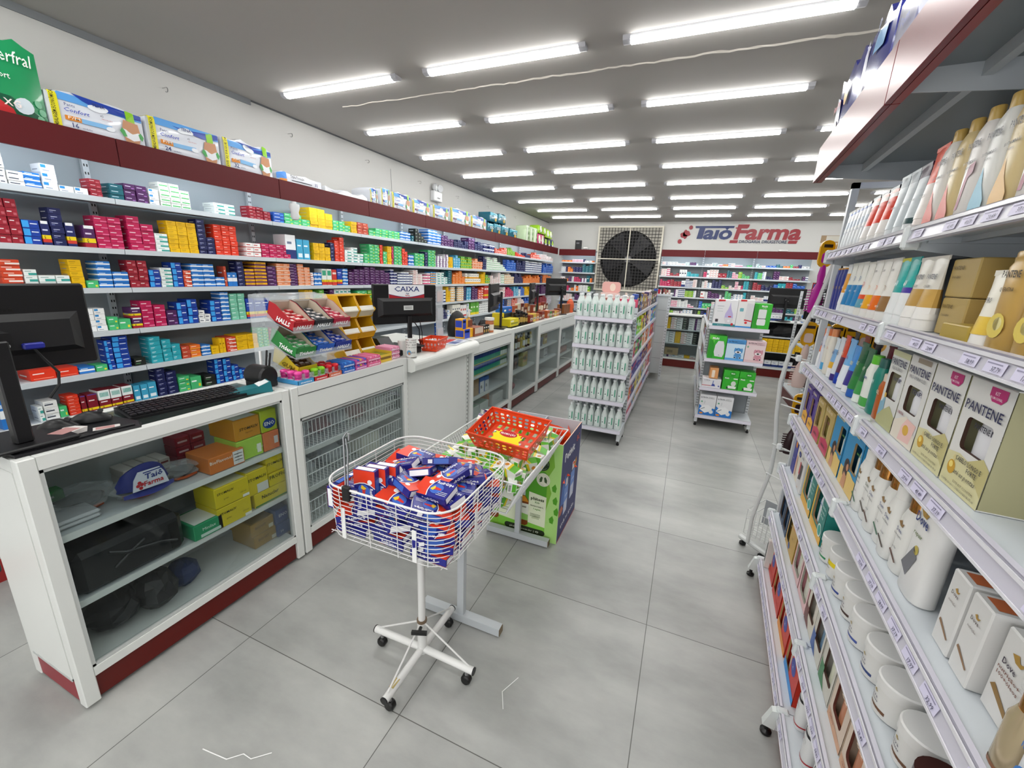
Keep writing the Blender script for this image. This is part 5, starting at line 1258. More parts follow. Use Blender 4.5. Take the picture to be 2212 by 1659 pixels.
for e, n_ in ((2, 7), (3, 18)):
    for k in range(n_+1):
        f = k/n_; x0 = b[0]+(b[1]-b[0])*f; x1 = a[0]+(a[1]-a[0])*f; q.tube([(x0,b[e],.555),(x1,a[e],.745 if e == 3 else .725)], .0018 if e == 3 else .0025, W2, n=4)
for k in range(14):
    y = b[2]+(b[3]-b[2])*k/13; q.tube([(b[0],y,.553),(b[1],y,.553)], .002, W2, n=4)
q.build('wire_basket', t)
def green_box(base='#e6e8e0', g='#5ab030', y='#e0cc20'):
    W, H_, D = .052, .095, .04; q = MB(); G = M(g, .35); Yl = M(y, .35); q.bbox(0, W, 0, H_, 0, D, M(base, .4), .0008)
    for s, z in ((1, D), (-1, 0)):
        e = .0004*s; f = (lambda p: p) if s > 0 else (lambda p: p[::-1])
        q.poly([(x,yy,z+e) for x,yy in f([(0,.055),(W,.04),(W,.08),(0,H_)])], G); q.poly([(x,yy,z+e*2) for x,yy in f([(0,.045),(W,.03),(W,.042),(0,.058)])], Yl)
        q.poly([(x,yy,z+e*2) for x,yy in f(EL(.03,.018,.012,.010,10))], M('#c8862a'))
    for x in (-.0004, W+.0004):
        v = [(x,.0,.0),(x,.03,.0),(x,.045,D),(x,.0,D)] if x < 0 else [(x,.0,D),(x,.045,D),(x,.03,0),(x,0,0)]
        q.poly(v[::-1] if x < 0 else v[::-1], G); w2 = [(x*1.5,.03,.0),(x*1.5,.042,0),(x*1.5,.057,D),(x*1.5,.045,D)]; q.poly(w2, Yl)
    q.quad((0.004,H_+.0004,.02),(W-.004,H_+.0004,.02),(W-.004,H_+.0004,D-.002),(.004,H_+.0004,D-.002), G)
    for k in range(5): q.box(.008+k*.006, .011+k*.006, H_+.0001, H_+.0006, .005, .015, M('#444'))
    o = q.build('syrup_box')
    for v in o.data.vertices: v.co.x -= W/2; v.co.y -= H_/2; v.co.z -= D/2
    return o
GB = green_box(); n = 0; rd = random.Random(23)
for li, (ln_, z, nx, ny, x0, x1, y0, y1) in enumerate([('bottom', .583, 5, 6, -.165, .155, -.235, .355), ('middle', .632, 5, 7, -.185, .18, -.24, .375), ('upper', .682, 6, 7, -.215, .20, -.245, .39), ('topmost', .725, 5, 6, -.20, .19, -.24, .36)]):
    for i in range(nx):
        for j in range(ny):
            if li == 3 and (abs(i-3) < 1.6 and 1 < j < 5 or i == 0 and j > 2): continue
            X = -.775+x0+(x1-x0)*(i+.5)/nx; Y = 1.74+y0+(y1-y0)*(j+.5)/ny
            put(GB, (X+rd.uniform(-.004, .004), Y+rd.uniform(-.004, .004), z), (rd.choice([0, HALF, HALF, math.pi])*0+rd.uniform(-.35, .35)+(math.pi if rd.random() < .5 else 0), rd.choice([0, HALF, -HALF, math.pi])+rd.uniform(-.3, .3), rd.uniform(-.45, .45)+(0 if rd.random() < .6 else HALF)),
                'green and white syrup box, %s layer of the dump bin, %s row, %s across' % (ln_, ORD[j+1], ORD[i+1]), 'green and white syrup boxes heaped in the dump bin')
PB = green_box('#cfcfc0', '#43235a', '#e8e4ee'); n = 0
for k, (x, y, z, r) in enumerate([(-.985, 1.98, .765, .3), (-.955, 2.05, .775, 1.2), (-1.00, 2.08, .765, .7), (-.93, 1.92, .765, 2.0), (-.90, 2.11, .765, .1)]):
    put(PB, (x, y, z), (rd.uniform(-.4, .4), HALF*(k % 2)+.2, r), 'white and purple syrup box at the far end of the dump bin, %s of five' % ORD[k+1], 'purple syrup boxes in the dump bin')
n = 0
tag(hole_basket('basket', 'large orange holed plastic basket lying tilted on the green boxes', (-.705, 1.735, .785), 0, .33, .24, .085, ORG, 3, 9, .85, tilt=(.26, .02, -.10)), 'large orange holed plastic basket lying tilted on the green boxes', 'basket')
q = MB(); pts = []
for k in range(28):
    a = 2*math.pi*k/28; r = 1 if k % 2 else .84; pts.append((.082*r*math.copysign(abs(math.cos(a))**.6, math.cos(a)), .048*r*math.copysign(abs(math.sin(a))**.6, math.sin(a))))
q.prism(pts, (0,0,.0012), M('#ecdc1a', .45)); q.poly([(.048*math.cos(2*math.pi*k/20), .030+.018*math.sin(2*math.pi*k/20), .0016) for k in range(20)], M('#b3202a', .4)); q.text('PROMOÇÃO', (0, .024, .0019), (1,0,0), (0,1,0), .011, M('#f4f0f0'), bold=.02, width=.08)
o = q.build('price_card', loc=(-.715, 1.70, .806)); o.rotation_euler = (.55, 0, -.10); tag(o, 'yellow starburst PROMOÇÃO card with red oval inside the orange basket', 'card')
# ================================================================ cardboard floor display with Phitoss and Petivit printing
t = thing('cardboard_display', 'printed cardboard floor display, green Phitoss front and navy Petivit side', 'display', (-.99, 2.13, 0))
W, D, HH = .45, .44, .645; CBI = M('#c3c6cc', .6)
q = MB(); G1, G2, G3 = M('#7db53a', .5), M('#4f9a22', .5), M('#a9d67c', .5)
q.box(0, W, 0, .006, 0, HH, [CBI, M('#d8b49c'), G1, CBI, CBI, CBI]); e = -.0006
def PF(pts, m, k=1): q.poly([(x, e*k, z) for x, z in pts], m)
PF([(0,.30),(W*.62,.52),(W*.55,.645),(0,.645)], G2); PF(RR(.02,.37,.16,.46,.03), G2, 1.5); PF([(.36,0),(W,.0),(W,HH),(.39,HH),(.41,.5),(.37,.42),(.40,.33),(.37,.2)], G3, 2)
for (x, z) in ((.40,.37),(.41,.29),(.42,.22),(.395,.16)): PF([(x,z),(x+.02,z+.025),(x+.03,z),(x+.025,z-.03),(x+.005,z-.025)], G2, 3)
PF(EL(.335,.505,.042,.043,24), M('#1f331c', .5), 3); PF(EL(.345,.405,.042,.043,24), M('#dfe0cc', .5), 3); q.text('✓', (.335,e*4,.495), (1,0,0), (0,0,1), .02, M('#e8eee0'))
PF([(.315,.505),(.333,.489),(.36,.522),(.356,.526),(.333,.498),(.319,.510)], M('#e8eee0'), 4)
for s in (-1, 1): PF([(.345+s*.004,.42),(.345+s*.014,.425),(.345+s*.024,.405),(.345+s*.022,.385),(.345+s*.008,.392)], M('#3a5430'), 4)
def round_txt(c, r, s, m):
    for i, ch in enumerate(s):
        a = HALF-2*math.pi*i/len(s); q.text(ch, (c[0]+r*math.cos(a), e*4, c[1]+r*math.sin(a)), (math.sin(a),0,-math.cos(a)), (math.cos(a),0,math.sin(a)), .006, m)
round_txt((.335,.505), .031, 'QUALIDADE . VEGETAL . NATURAL . ', M('#a9c49a')); round_txt((.345,.405), .031, 'FITOTERAPICO . RESPIRATORIO . ', M('#7a8a6a'))
for dx in (0, -.195):
    PF([(.19+dx,.09),(.195+dx,.075),(.245+dx,.072),(.262+dx,.085),(.262+dx,.245),(.238+dx,.275),(.205+dx,.275),(.18+dx,.25),(.18+dx,.10)], M('#7a3f14', .4), 3)
    PF([(.183+dx,.245),(.206+dx,.272),(.237+dx,.272),(.259+dx,.243),(.259+dx,.235),(.183+dx,.235)], M('#d08a28', .4), 4); PF([(.205+dx,.277),(.239+dx,.277),(.239+dx,.315),(.205+dx,.315)], M('#c9cbd0', .4), 4)
    PF([(.18+dx,.11),(.262+dx,.11),(.262+dx,.222),(.18+dx,.222)], M('#dfe2d4', .5), 4); PF([(.18+dx,.11),(.262+dx,.11),(.262+dx,.15),(.18+dx,.16)], M('#8cc060', .5), 5)
    q.text('phitoss', (.221+dx, e*6, .195), (1,0,0), (0,0,1), .014, M('#3a2a14'), bold=.02, width=.055)
    PF([(.262+dx,.045),(.372+dx,.045),(.372+dx,.295),(.262+dx,.31)], M('#dfe6c8', .5), 3); PF([(.262+dx,.045),(.372+dx,.045),(.372+dx,.09),(.262+dx,.10)], M('#7cc040', .5), 4)
    if dx == 0:
        q.text('phitoss', (.317, e*6, .262), (1,0,0), (0,0,1), .020, M('#26381c'), bold=.025, width=.085); q.text('Kids', (.317, e*6, .243), (1,0,0), (0,0,1), .012, M('#3f7a2c'), bold=.01)
        for k, (s, m) in enumerate((('Hedera helix L.', '#2a3a1c'), ('7 mg/mL', '#5aa02c'))): q.text(s, (.317, e*6, .218-.02*k), (1,0,0), (0,0,1), .010, M(m), bold=.01)
        PF(EL(.31,.135,.025,.02,12,0,math.pi), M('#b9c4a0'), 5)
    for k in range(3): PF([(.275+dx,.165-.008*k),(.34+dx,.165-.008*k),(.34+dx,.168-.008*k),(.275+dx,.168-.008*k)], M('#6a7a5a'), 5)
PF(RR(.11,.375,.03,.068,.018), M('#26301c', .5), 5); q.text('phitoss.com.br | ◎', (.24, e*6.5, .043), (1,0,0), (0,0,1), .012, M('#dfe6d0'), width=.19)
q.build('front_panel', t)
q = MB(); NVY = M('#2c2f66', .5); q.box(W-.006, W, .006, D, 0, HH, [CBI, M('#d8b49c'), CBI, NVY, CBI, CBI]); e2 = W+.0006
def PS(pts, m, k=0): q.poly([(e2+.0004*k, y, z) for y, z in pts], m)
PS([(.006,0),(D,0),(D,.012),(.006,.012)], M('#9a2432')); PS([(.05,.36),(.12,.42),(.16,.30),(.10,.22),(.03,.24)], M('#3f68b0', .5)); PS([(.006,.22),(.06,.23),(.10,.19),(.05,.17),(.006,.175)], M('#b9664a', .5), 1)
q.text('Petivit', (e2, .17, .515), (0,1,0), (0,0,1), .052, M('#e8eaf0'), bold=.03, width=.23); q.text('BC', (e2, .36, .55), (0,1,0), (0,0,1), .04, M('#c84a3a'), bold=.03)
q.text('ajuda no apetite', (e2, .22, .07), (0,1,0), (0,0,1), .03, M('#e0e2ec'), bold=.02, width=.32)
for (y, z, w_, h_) in ((.10,.14,.09,.24), (.24,.18,.10,.25)):
    PS([(y,z),(y+w_,z+.01),(y+w_,z+h_*.75),(y,z+h_*.75)], M('#6d8fd0', .5), 1); PS([(y+.01,z),(y+w_-.01,z),(y+w_-.01,z+h_*.35),(y+.01,z+h_*.35)], M('#c9cfe0', .5), 2)
    PS([(y+.02,z+h_*.78),(y+w_-.02,z+h_*.78),(y+w_-.02,z+h_),(y+.02,z+h_)], M('#d8dade', .5), 2); q.text('petivit', (e2, y+w_/2, z+h_*.5), (0,1,0), (0,0,1), .014, M('#f0f2f6'), bold=.02, lift=.002)
PS([(.30,.40),(.35,.44),(.37,.40),(.33,.36)], M('#b9822c', .5), 3)
q.build('side_panel', t)
q = MB(); q.box(0, .006, .006, D, 0, HH, CBI); q.build('side_panel', t)
q = MB(); q.box(0, W, D, D+.006, 0, HH, CBI); q.build('back_panel', t)
q = MB(); q.box(W*.47, W*.47+.005, .007, D-.001, .33, HH, M('#b4b8c0', .6)); q.build('divider', t)
q = MB(); q.box(.007, W-.007, .007, D-.001, .325, .33, M('#a4a8b0', .6)); q.build('inner_tray', t)
# contents
for k, (x, y, h, c) in enumerate([(.09,.30,.26,'#d4d6da'),(.13,.25,.20,'#b9bcc4'),(.06,.16,.18,'#dfe0e2'),(.15,.33,.22,'#c9ccd2'),(.12,.12,.16,'#2c2e3c')]):
    brandbox('syrup_carton', '%s small carton standing in the pale half of the cardboard display, %s' % (['white','grey','bright white','light grey','dark'][k], ORD[k+1]), 'carton', (-.99+x, 2.13+y, .331), .035, .035, h*.8, c, [], rz=-HALF+.3*k, dec=[(.2,.8,.3,.6,'#5a5e6a')], group='cartons in the cardboard display')
rd = random.Random(3)
SP = None
for k in range(26):
    i, j, l = k % 3, (k//3) % 4, k//12
    if SP is None:
        q = MB(); OR = M('#dd4418', .3); YO = M('#eaa01c', .3)
        q.loft([[(-.045,-.055,0),(.045,-.055,0),(.045,-.055,.001),(-.045,-.055,.001)], [(-.045,-.03,-.008),(.045,-.03,-.008),(.045,-.03,.008),(-.045,-.03,.008)], [(-.045,.03,-.008),(.045,.03,-.008),(.045,.03,.008),(-.045,.03,.008)], [(-.045,.055,0),(.045,.055,0),(.045,.055,.001),(-.045,.055,.001)]], OR, smooth=False)
        for s in (1, -1):
            q.poly([(x, y, .0086*s) for x, y in ([(.0,-.03),(.045,-.03),(.045,.02),(.02,-.01)][::s])], YO); q.poly([(x, y, .0088*s) for x, y in ([(-.04,.005),(-.015,.005),(-.015,.028),(-.04,.028)][::s])], M('#e8e0d8'))
            for b_ in range(4): q.poly([(x, y, .0088*s) for x, y in ([(-.035+.012*b_,-.025),(-.030+.012*b_,-.025),(-.030+.012*b_,-.002),(-.035+.012*b_,-.002)][::s])], M('#6a1a10'))
        SP = q.build('sachet'); o = SP
    else: o = SP.copy(); COL.objects.link(o)
    steep = l >= 1
    o.location = (-.99+.285+i*.055+rd.uniform(-.006,.006), 2.13+.085+j*.088+rd.uniform(-.01,.01), .37+l*.10+(.05 if steep else 0)+rd.uniform(0,.03)+(.04 if l == 1 and j > 1 else 0))
    o.rotation_euler = ((HALF if steep else .3)+rd.uniform(-.35,.35), rd.uniform(-.25,.25), rd.uniform(-.6,.6)+(HALF if i == 2 and rd.random() < .5 else 0))
    tag(o, 'orange sachet in the cardboard display, %s across, %s row back, %s layer' % (ORD[i+1], ORD[j+1], ('lower','middle','top')[l]), 'sachet', 'orange sachets in the cardboard display')
# bits of cut plastic strip on the floor
for k, (P, lab) in enumerate([([(.0,.0,.001),(.10,.012,.001),(.135,.045,.001),(.17,.045,.001),(.215,.085,.001)], 'thin white plastic strip bent on the floor in front of the first counter'), ([(.0,.0,.001),(-.03,.06,.001),(.005,.14,.001)], 'thin white bent plastic strip on the floor beside the basket stand')]):
    q = MB(); q.tube(P, .0018, M('#e6e6e4', .4), n=4); q.build
    tag(q.build('plastic_strip', loc=((-1.285, .565, .001), (-.43, 1.10, .001))[k]), lab, 'strip')

# ================================================================ gondolas
UP = M('#c9cdd0', .35); RAILC = M('#c4c2cb', .35); BACKP = M('#8e9498', .5)
def slots(q, x, y, z0, z1, face='y', w=.004, step=.032):
    z = z0
    while z < z1:
        if face == 'y': q.box(x-.009, x-.003, y-.0012, y, z, z+.012, '#33363a'); q.box(x+.003, x+.009, y-.0012, y, z, z+.012, '#33363a')
        else: q.box(x, x+.0012, y-.009, y-.003, z, z+.012, '#33363a'); q.box(x, x+.0012, y+.003, y+.009, z, z+.012, '#33363a')
        z += step
def gondola_end(t, x0, x1, yf, yb, levels, z1, shelf_over=0.0):
    for x in (x0+.015, x1-.015):
        q = MB(); q.box(x-.014, x+.014, yb-.03, yb, .04, z1, UP); slots(q, x, yb-.03, .12, z1-.04); u = q.build('upright', t)
        q = MB(); q.box(x-.016, x+.016, yf+.01, yb-.03, .05, .13, UP); q.prism([(yf,.05),(yf+.03,.05),(yf+.03,.13),(yf+.012,.13)], (.03,0,0), UP, org=(x-.015,0,0), u=(0,1,0), v=(0,0,1))
        for yy in (yf+.03, yb-.05): q.lathe([(.012,0),(.014,.004),(.014,.02),(.006,.024),(.006,.05)], BLACK, n=10, c=(x, yy, 0))
        q.build('foot', u)
    q = MB(); q.box(x0+.03, x1-.03, yb-.014, yb-.004, .06, z1-.02, BACKP); q.build('back_panel', t)
    for z in levels:
        q = MB(); q.box(x0, x1, yf+.004, yb-.03, z-.02, z, SH); q.box(x0, x1, yf-.012, yf+.004, z-.034, z+.004, RAILC); q.box(x0, x1, yf-.0135, yf-.012, z-.030, z-.002, M('#dcd9e6', .25)); q.build('shelf', t)
# ---- gondola with water bottles
t = thing('gondola', 'white gondola end with five shelves of frosted spray bottles', 'gondola', (0, 0, 0))
LB_ = [1.215, .955, .70, .435, .155]
gondola_end(t, -.965, -.435, 3.84, 4.17, LB_, 1.30)
q = MB(); q.box(-.725, -.69, 4.19, 6.90, .08, 1.30, BACKP); q.build('spine_panel', t)
LS_ = [1.24, 1.0, .765, .53, .29]
for i, (ya, yb_) in enumerate([(4.19, 5.09), (5.09, 6.0), (6.0, 6.9)]):
    q = MB(); q.box(-.70, -.68, yb_-.02, yb_+.01, .04, 1.32, UP); slots(q, -.679, yb_-.005, .15, 1.28, 'x'); u = q.build('upright', t)
    q = MB(); q.box(-.70, -.45, yb_-.025, yb_+.005, .05, .12, UP); q.lathe([(.012,0),(.014,.02),(.006,.05)], BLACK, n=8, c=(-.475, yb_-.01, 0)); q.build('foot', u)
    for z in LS_+[.14]:
        q = MB(); q.box(-.69, -.452, ya, yb_-.004, z-.018, z, SH); q.box(-.452, -.438, ya, yb_-.004, z-.03, z+.003, RAILC); q.build('shelf', t)
        if i == 0: q = MB(); q.box(-.965, -.725, ya, 6.9, z-.018, z, SH); q.build('shelf', t)
q = MB(); q.box(-.97, -.43, 6.902, 6.915, .08, 1.30, M('#b4b8ba')); q.build('end_panel', t)
FR = FILM('#eaf4f1', .72, .25)
bot = empty('spray_bottle'); q = MB(); q.lathe([(.027,0),(.0305,.006),(.0305,.125),(.029,.135),(.012,.182),(.0115,.190)], FR, n=16); q.build('bottle_body', bot)
q = MB(); q.lathe([(.013,.188),(.0145,.190),(.0145,.205),(.012,.207)], M('#e4e8ea', .3), n=12); q.build('screw_cap', bot)
q = MB()  # label pieces, plus a narrow white strip painted as a highlight on the plastic
for (a0, a1, z0, z1, c) in ((-2.35, -1.72, .045, .105, '#dfe8e4'), (-1.25, -.95, .045, .115, '#3c9d7c'), (-1.62, -1.52, .03, .13, '#eef2f2')):
    n_ = 5; P = [(.0309*math.cos(a0+(a1-a0)*k/n_), .0309*math.sin(a0+(a1-a0)*k/n_)) for k in range(n_+1)]
    for p, r in zip(P, P[1:]): q.quad((p[0],p[1],z0),(r[0],r[1],z0),(r[0],r[1],z1),(p[0],p[1],z1), M(c, .4))
for k in range(4):
    a = -2.30+k*.03; z = .050+k*.013; q.quad((.0312*math.cos(-2.3),.0312*math.sin(-2.3),z),(.0312*math.cos(-1.95),.0312*math.sin(-1.95),z),(.0312*math.cos(-1.95),.0312*math.sin(-1.95),z+.006),(.0312*math.cos(-2.3),.0312*math.sin(-2.3),z+.006), M('#4a6a64'))
q.disc((.0314*math.cos(-1.85), .0314*math.sin(-1.85), .062), .006, (math.cos(-1.85), math.sin(-1.85), 0), M('#33504a'), n=8); q.build('label', bot)
first = True
for li, z in enumerate(LB_):
    for k in range(8):
        for r in range(2):
            loc = (-.932+k*.0655, 3.883+r*.075, z+.001); lab = 'frosted bottle with green label, %s from the wall side, %s row, %s shelf down' % (ORD[k+1], ('front', 'back')[r], ORD[li+1])
            if first: bot.location = loc; tag(bot, lab, 'bottle', 'frosted bottles on the gondola end'); first = False
            else: dup(bot, loc, label=lab)
# goods along the long side (upright packs)
rd = random.Random(77)
PAL = [['#1c1c20','#2a4a9a','#8a6a4a','#3a2a5a','#d8b8b0','#222'],['#2f7ac0','#7ac22c','#d8d02a','#1c2a5a','#9a2a4a','#e8d8d8'],['#d83a2a','#8a2a7a','#3a9a4a','#e8e0d8','#e07a2a','#b8d8e8'],['#d8602a','#2a2a8a','#2a2a8a','#3a3aa0','#8a3a5a','#222a70'],['#c82a5a','#e05a2a','#2a2a80','#e0d04a','#3a8ac0','#e8e8e0'],['#b82a6a','#c0306a','#3aa0c8','#e0a02a','#d83a2a','#3a6ac0']]
nm = ['hair colour pack', 'toothpaste pack', 'oral care pack', 'hygiene pack', 'soap pack', 'cleaning pack']
LG = LS_+[.14]
for li, z in enumerate(LG):
    zt = (LG[li-1]-.03-z) if li else .24
    for k in range(21):
        y = 4.22+k*.127; hh = min(zt-.01, rd.uniform(.13, .2)); c = PAL[li][(k//3+rd.randint(0,1)) % 6]
        brandbox('packet', 'upright %s, %s along the %s side shelf of the bottle gondola' % (nm[li], ORD[k+1] if k < 20 else 'last', ORD[li+1]), 'packet', (-.46, y, z+.001), .118, .05, hh, c, [], dec=[(.15,.85,.55,.8,rd.choice(['#e8e8e8','#e0c84a','#d8d8e4','#c84a6a'])),(.2,.7,.2,.35,rd.choice(['#e0e0e0','#2a2a3a','#e8a02a']))], group='%ss along the gondola side' % nm[li])
# things on the top of this gondola
CAPS = ['#c04a7a','#c05a80','#d81c7c','#c81c8c','#e87a1c','#d82a3a','#c82a2a','#a8d81c','#d84a1c','#e03a6a']
for k in range(10):
    q = MB(); q.lathe([(.022,0),(.025,.004),(.024,.09),(.02,.095)], M(CAPS[k], .3), n=12); q.lathe([(.014,.095),(.014,.12)], M('#e0e0e0'), n=8)
    tag(q.build('deodorant_stick', loc=(-.55, 5.0+k*.19, 1.302+.24-.24)), '%s upright cosmetic jar, %s in the bright row on the gondola top' % (['pink','dusty pink','magenta','purple pink','orange','red','dark red','lime','vermilion','rose'][k], ORD[k+1]), 'jar', 'bright cosmetic jars on the gondola top')
t = thing('cosmetics_display', 'pink cardboard lipstick display with rounded header on the gondola top', 'display', (-.86, 4.45, 1.30))
q = MB(); q.prism(RR(0,.19,.12,.23,.03), (0,.006,0), M('#dba8a0', .5), org=(0,.05,0), u=(1,0,0), v=(0,0,1)); q.poly([(.11+.03*math.cos(2*math.pi*k/14),.049,.175+.04*math.sin(2*math.pi*k/14)) for k in range(14)], M('#e8d4c4')); q.build('header_card', t)
q = MB(); q.box(0,.19,0,.05,0,.12, M('#e4c4bc', .5))
for k in range(4): q.box(.015+k*.045,.04+k*.045,-.001,0,.02,.10, M('#f0e4e0')); q.box(.02+k*.045,.035+k*.045,-.002,-.001,.05,.07, M('#a82a3a'))
q.build('tray', t)
rd = random.Random(9)
for k in range(12):
    c = ['#e8e4e0','#e0a82c','#d8602a','#c8a0a0','#e4e4e6','#8a2a4a','#f0e0d0','#1c1c1e'][k % 8]
    q = MB(); h = rd.uniform(.07,.13); q.lathe([(.018,0),(.02,.004),(.02,h*.7),(.01,h*.8),(.01,h)], M(c, .3), n=10)
    tag(q.build('cosmetic_bottle', loc=(-.60+.12*(k % 2)-.02, 4.27+k*.055, 1.302)), 'small %s cosmetic bottle, %s on the near top of the bottle gondola' % (['white','amber','orange','dusty rose','pale','wine','cream','black'][k % 8], ORD[k+1]), 'bottle', 'small cosmetic bottles on the gondola top')
for k in range(3): brandbox('cosmetics_box', '%s cosmetics box, %s behind the front bottles of the gondola top' % (['brown','crimson','rose'][k], ORD[k+1]), 'box', (-.80+k*.12, 4.20, 1.302), .11, .04, .075, ['#8a4a3a','#b82a4a','#c84a6a'][k], [], rz=-HALF, dec=[(.2,.8,.4,.7,'#e8d8d8')], group='cosmetics boxes on the gondola top')
# ---- pale grey end unit behind it
t = thing('gondola', 'plain pale grey gondola end panel with slotted post, behind the bottle gondola', 'gondola', (0, 0, 0))
q = MB(); q.box(-.54, -.30, 6.99, 7.9, .10, 1.33, M('#b9bdbe', .4))
for z in (.35, .6, .86, 1.11): q.box(-.54, -.30, 6.988, 6.99, z, z+.004, '#7a7e82')
q.build('panel_body', t)
q = MB(); q.box(-.30, -.262, 6.985, 7.02, 0, 1.36, UP); slots(q, -.281, 6.985, .06, 1.3, 'y', step=.045); q.build('upright', t)
q = MB(); q.box(-.56, -.26, 6.97, 7.95, 1.33, 1.36, UP); q.build('top_cap', t)
for k in range(5):
    tb = small_bottle('nail_polish', .085, .018, M(['#7a1c2a','#a82a3a','#3a1c1e','#8a6a5a','#c8b8b0'][k], .2), M('#1a1a1a', .3), None, n=10, neck=.6); tb.location = (-.50+k*.05, 7.03, 1.361); tag(tb, 'small %s nail polish bottle on the grey end unit, %s from its near corner' % (['wine','red','dark','tan','pale'][k], ORD[k+1]), 'bottle', 'nail polish bottles on the grey end unit')
# ---- right-hand gondola end with appliance boxes
t = thing('gondola', 'white gondola end with four shelves of humidifier and nebulizer boxes', 'gondola', (0, 0, 0))
LE = [1.125, .775, .455, .135]
gondola_end(t, .235, .79, 4.88, 5.22, LE, 1.33)
q = MB(); q.box(.50, .53, 5.24, 7.0, .08, 1.33, BACKP); q.build('spine_panel', t)
for i, (ya, yb_) in enumerate([(5.24, 6.14), (6.14, 7.02)]):
    for z in (1.09, .85, .6, .35, .14):
        q = MB(); q.box(.245, .50, ya, yb_-.004, z-.018, z, SH); q.box(.232, .245, ya, yb_-.004, z-.03, z+.003, UP); q.build('shelf', t)
        q = MB(); q.box(.53, .785, ya, yb_-.004, z-.018, z, SH); q.build('shelf', t)
    q = MB(); q.box(.485, .50, yb_-.02, yb_+.01, .04, 1.33, UP); u = q.build('upright', t)
    q = MB(); q.box(.25, .50, yb_-.03, yb_, .05, .12, UP); q.lathe([(.012,0),(.014,.02),(.006,.05)], BLACK, n=8, c=(.27, yb_-.015, 0)); q.build('foot', u)
rd = random.Random(19)
for li, z in enumerate((1.09, .85, .6, .35, .14)):
    for k in range(10):
        brandbox('packet', '%s pack, %s along the %s left side shelf of the appliance gondola' % (['dark','pale','blue','rose','tan'][(k+li) % 5], ORD[k+1], ORD[li+1]), 'packet', (.262, 5.33+k*.17, z+.001), .11, .06, rd.uniform(.1,.17), ['#2a2a2e','#d8d8d8','#3a5a9a','#b87a80','#8a6a4a'][(k+li) % 5], [], rz=math.pi, dec=[(.2,.8,.4,.7,'#d8d4d0')], group='packs on the left side of the appliance gondola')
y_ = 4.885
def kit(label, x, z, w, h, base, polys=(), items=(), dec=(), d=.16, yy=y_): return brandbox('appliance_box', label, 'box', (x, yy, z+.001), w, d, h, base, items, -HALF, dec=dec, polys=polys)
drop = [(.56,.12),(.48,.28),(.50,.48),(.60,.66),(.64,.78),(.67,.92),(.70,.78),(.74,.66),(.84,.48),(.87,.28),(.80,.12)]
kit('white and lilac humidifier box with purple drop-shaped humidifier, top shelf', .262, 1.125, .21, .275, '#dfdfe2', [(RR(0,1,0,.10,.01), '#2f7f86'), ([(.12,.92),(.42,.94),(.42,1),(.12,1)], '#c8282e'), (drop, '#b9aed8'), ([(.48,.28),(.50,.34),(.85,.34),(.87,.28),(.80,.12),(.56,.12)], '#d2d0d6'), (EL(.69,.22,.06,.045,14), '#e4e4ea'), (RR(.09,.22,.16,.27,.02), '#3a3038'), (EL(.86,.10,.06,.05,12), '#b8242c'), (RR(.64,.78,.36,.40,.02), '#c8282e')], [('Humidificador', .36, .04, .028, '#dfeeee')], [(.1,.4,.75,.765,'#8a8f9a'),(.12,.35,.66,.67,'#9aa'),(.12,.38,.56,.57,'#9aa')])
kit('white and red humidifier box with tall white cylinder, middle of the top shelf', .474, 1.125, .145, .285, '#e0dfde', [(RR(0,1,0,.06,.01), '#2f86c8'), ([(.12,.93),(.5,.94),(.5,1),(.12,1)], '#c8282e'), ([(.52,.30),(.56,.88),(.98,.86),(.98,.28)], '#d2d1d4'), ([(.50,.26),(.52,.31),(.98,.27),(.98,.23)], '#c02a34'), ([(.50,.26),(.98,.23),(.96,.10),(.58,.12)], '#dcdbde'), (EL(.64,.19,.09,.045,12), '#cc2a30'), (RR(.14,.38,.58,.70,.03), '#6aa8b4')])
kit('bright green Multi humidifier box with white humidifier, far end of the top shelf', .625, 1.125, .155, .255, '#35ac2e', [([(0,0),(.35,.0),(.22,.95),(0,1)], '#2a9426'), (RR(.27,.72,.42,.78,.05), '#d6dad8'), (RR(.25,.74,.15,.40,.06), '#e0e3e2'), ([(.25,.40),(.74,.40),(.73,.425),(.26,.425)], '#3a3f3c')], [('Multi', .55, .87, .07, '#eef6ee', .03), ('SAÚDE', .55, .82, .03, '#dff0dc')])
kit('green Multi humidifier box with large oval white humidifier, second shelf', .262, .775, .165, .25, '#35ac2e', [([(0,.55),(.3,.7),(.4,1),(0,1)], '#5ac43c'), ([(0,0),(.3,.0),(.35,.5),(.2,.8),(0,.85)], '#2a9426'), ([(.42,.12),(.34,.3),(.38,.6),(.52,.78),(.82,.78),(.9,.6),(.93,.25),(.86,.10)], '#d8d9dd'), (EL(.66,.18,.04,.02,10), '#9a9ea4')], [('Multi', .35, .84, .09, '#eef6ee', .03)])
def pup(c1, c2, c3): return [(RR(0,1,0,.12,.01), c1), (EL(.66,.45,.20,.17,18), c2), (EL(.50,.50,.06,.12,12), c2), (EL(.84,.50,.06,.12,12), c2), (EL(.66,.42,.17,.06,14), '#e8e4e4'), (EL(.66,.42,.07,.035,10), '#1c1c20'), (EL(.58,.54,.02,.02,8), '#1c1c20'), (EL(.74,.54,.02,.02,8), '#1c1c20'), (RR(.46,.86,.10,.33,.08), c2), (EL(.52,.16,.07,.06,12), c3), (EL(.80,.16,.07,.06,12), c3), (EL(.52,.16,.04,.035,10), '#1c2030'), (EL(.80,.16,.04,.035,10), '#1c2030')]
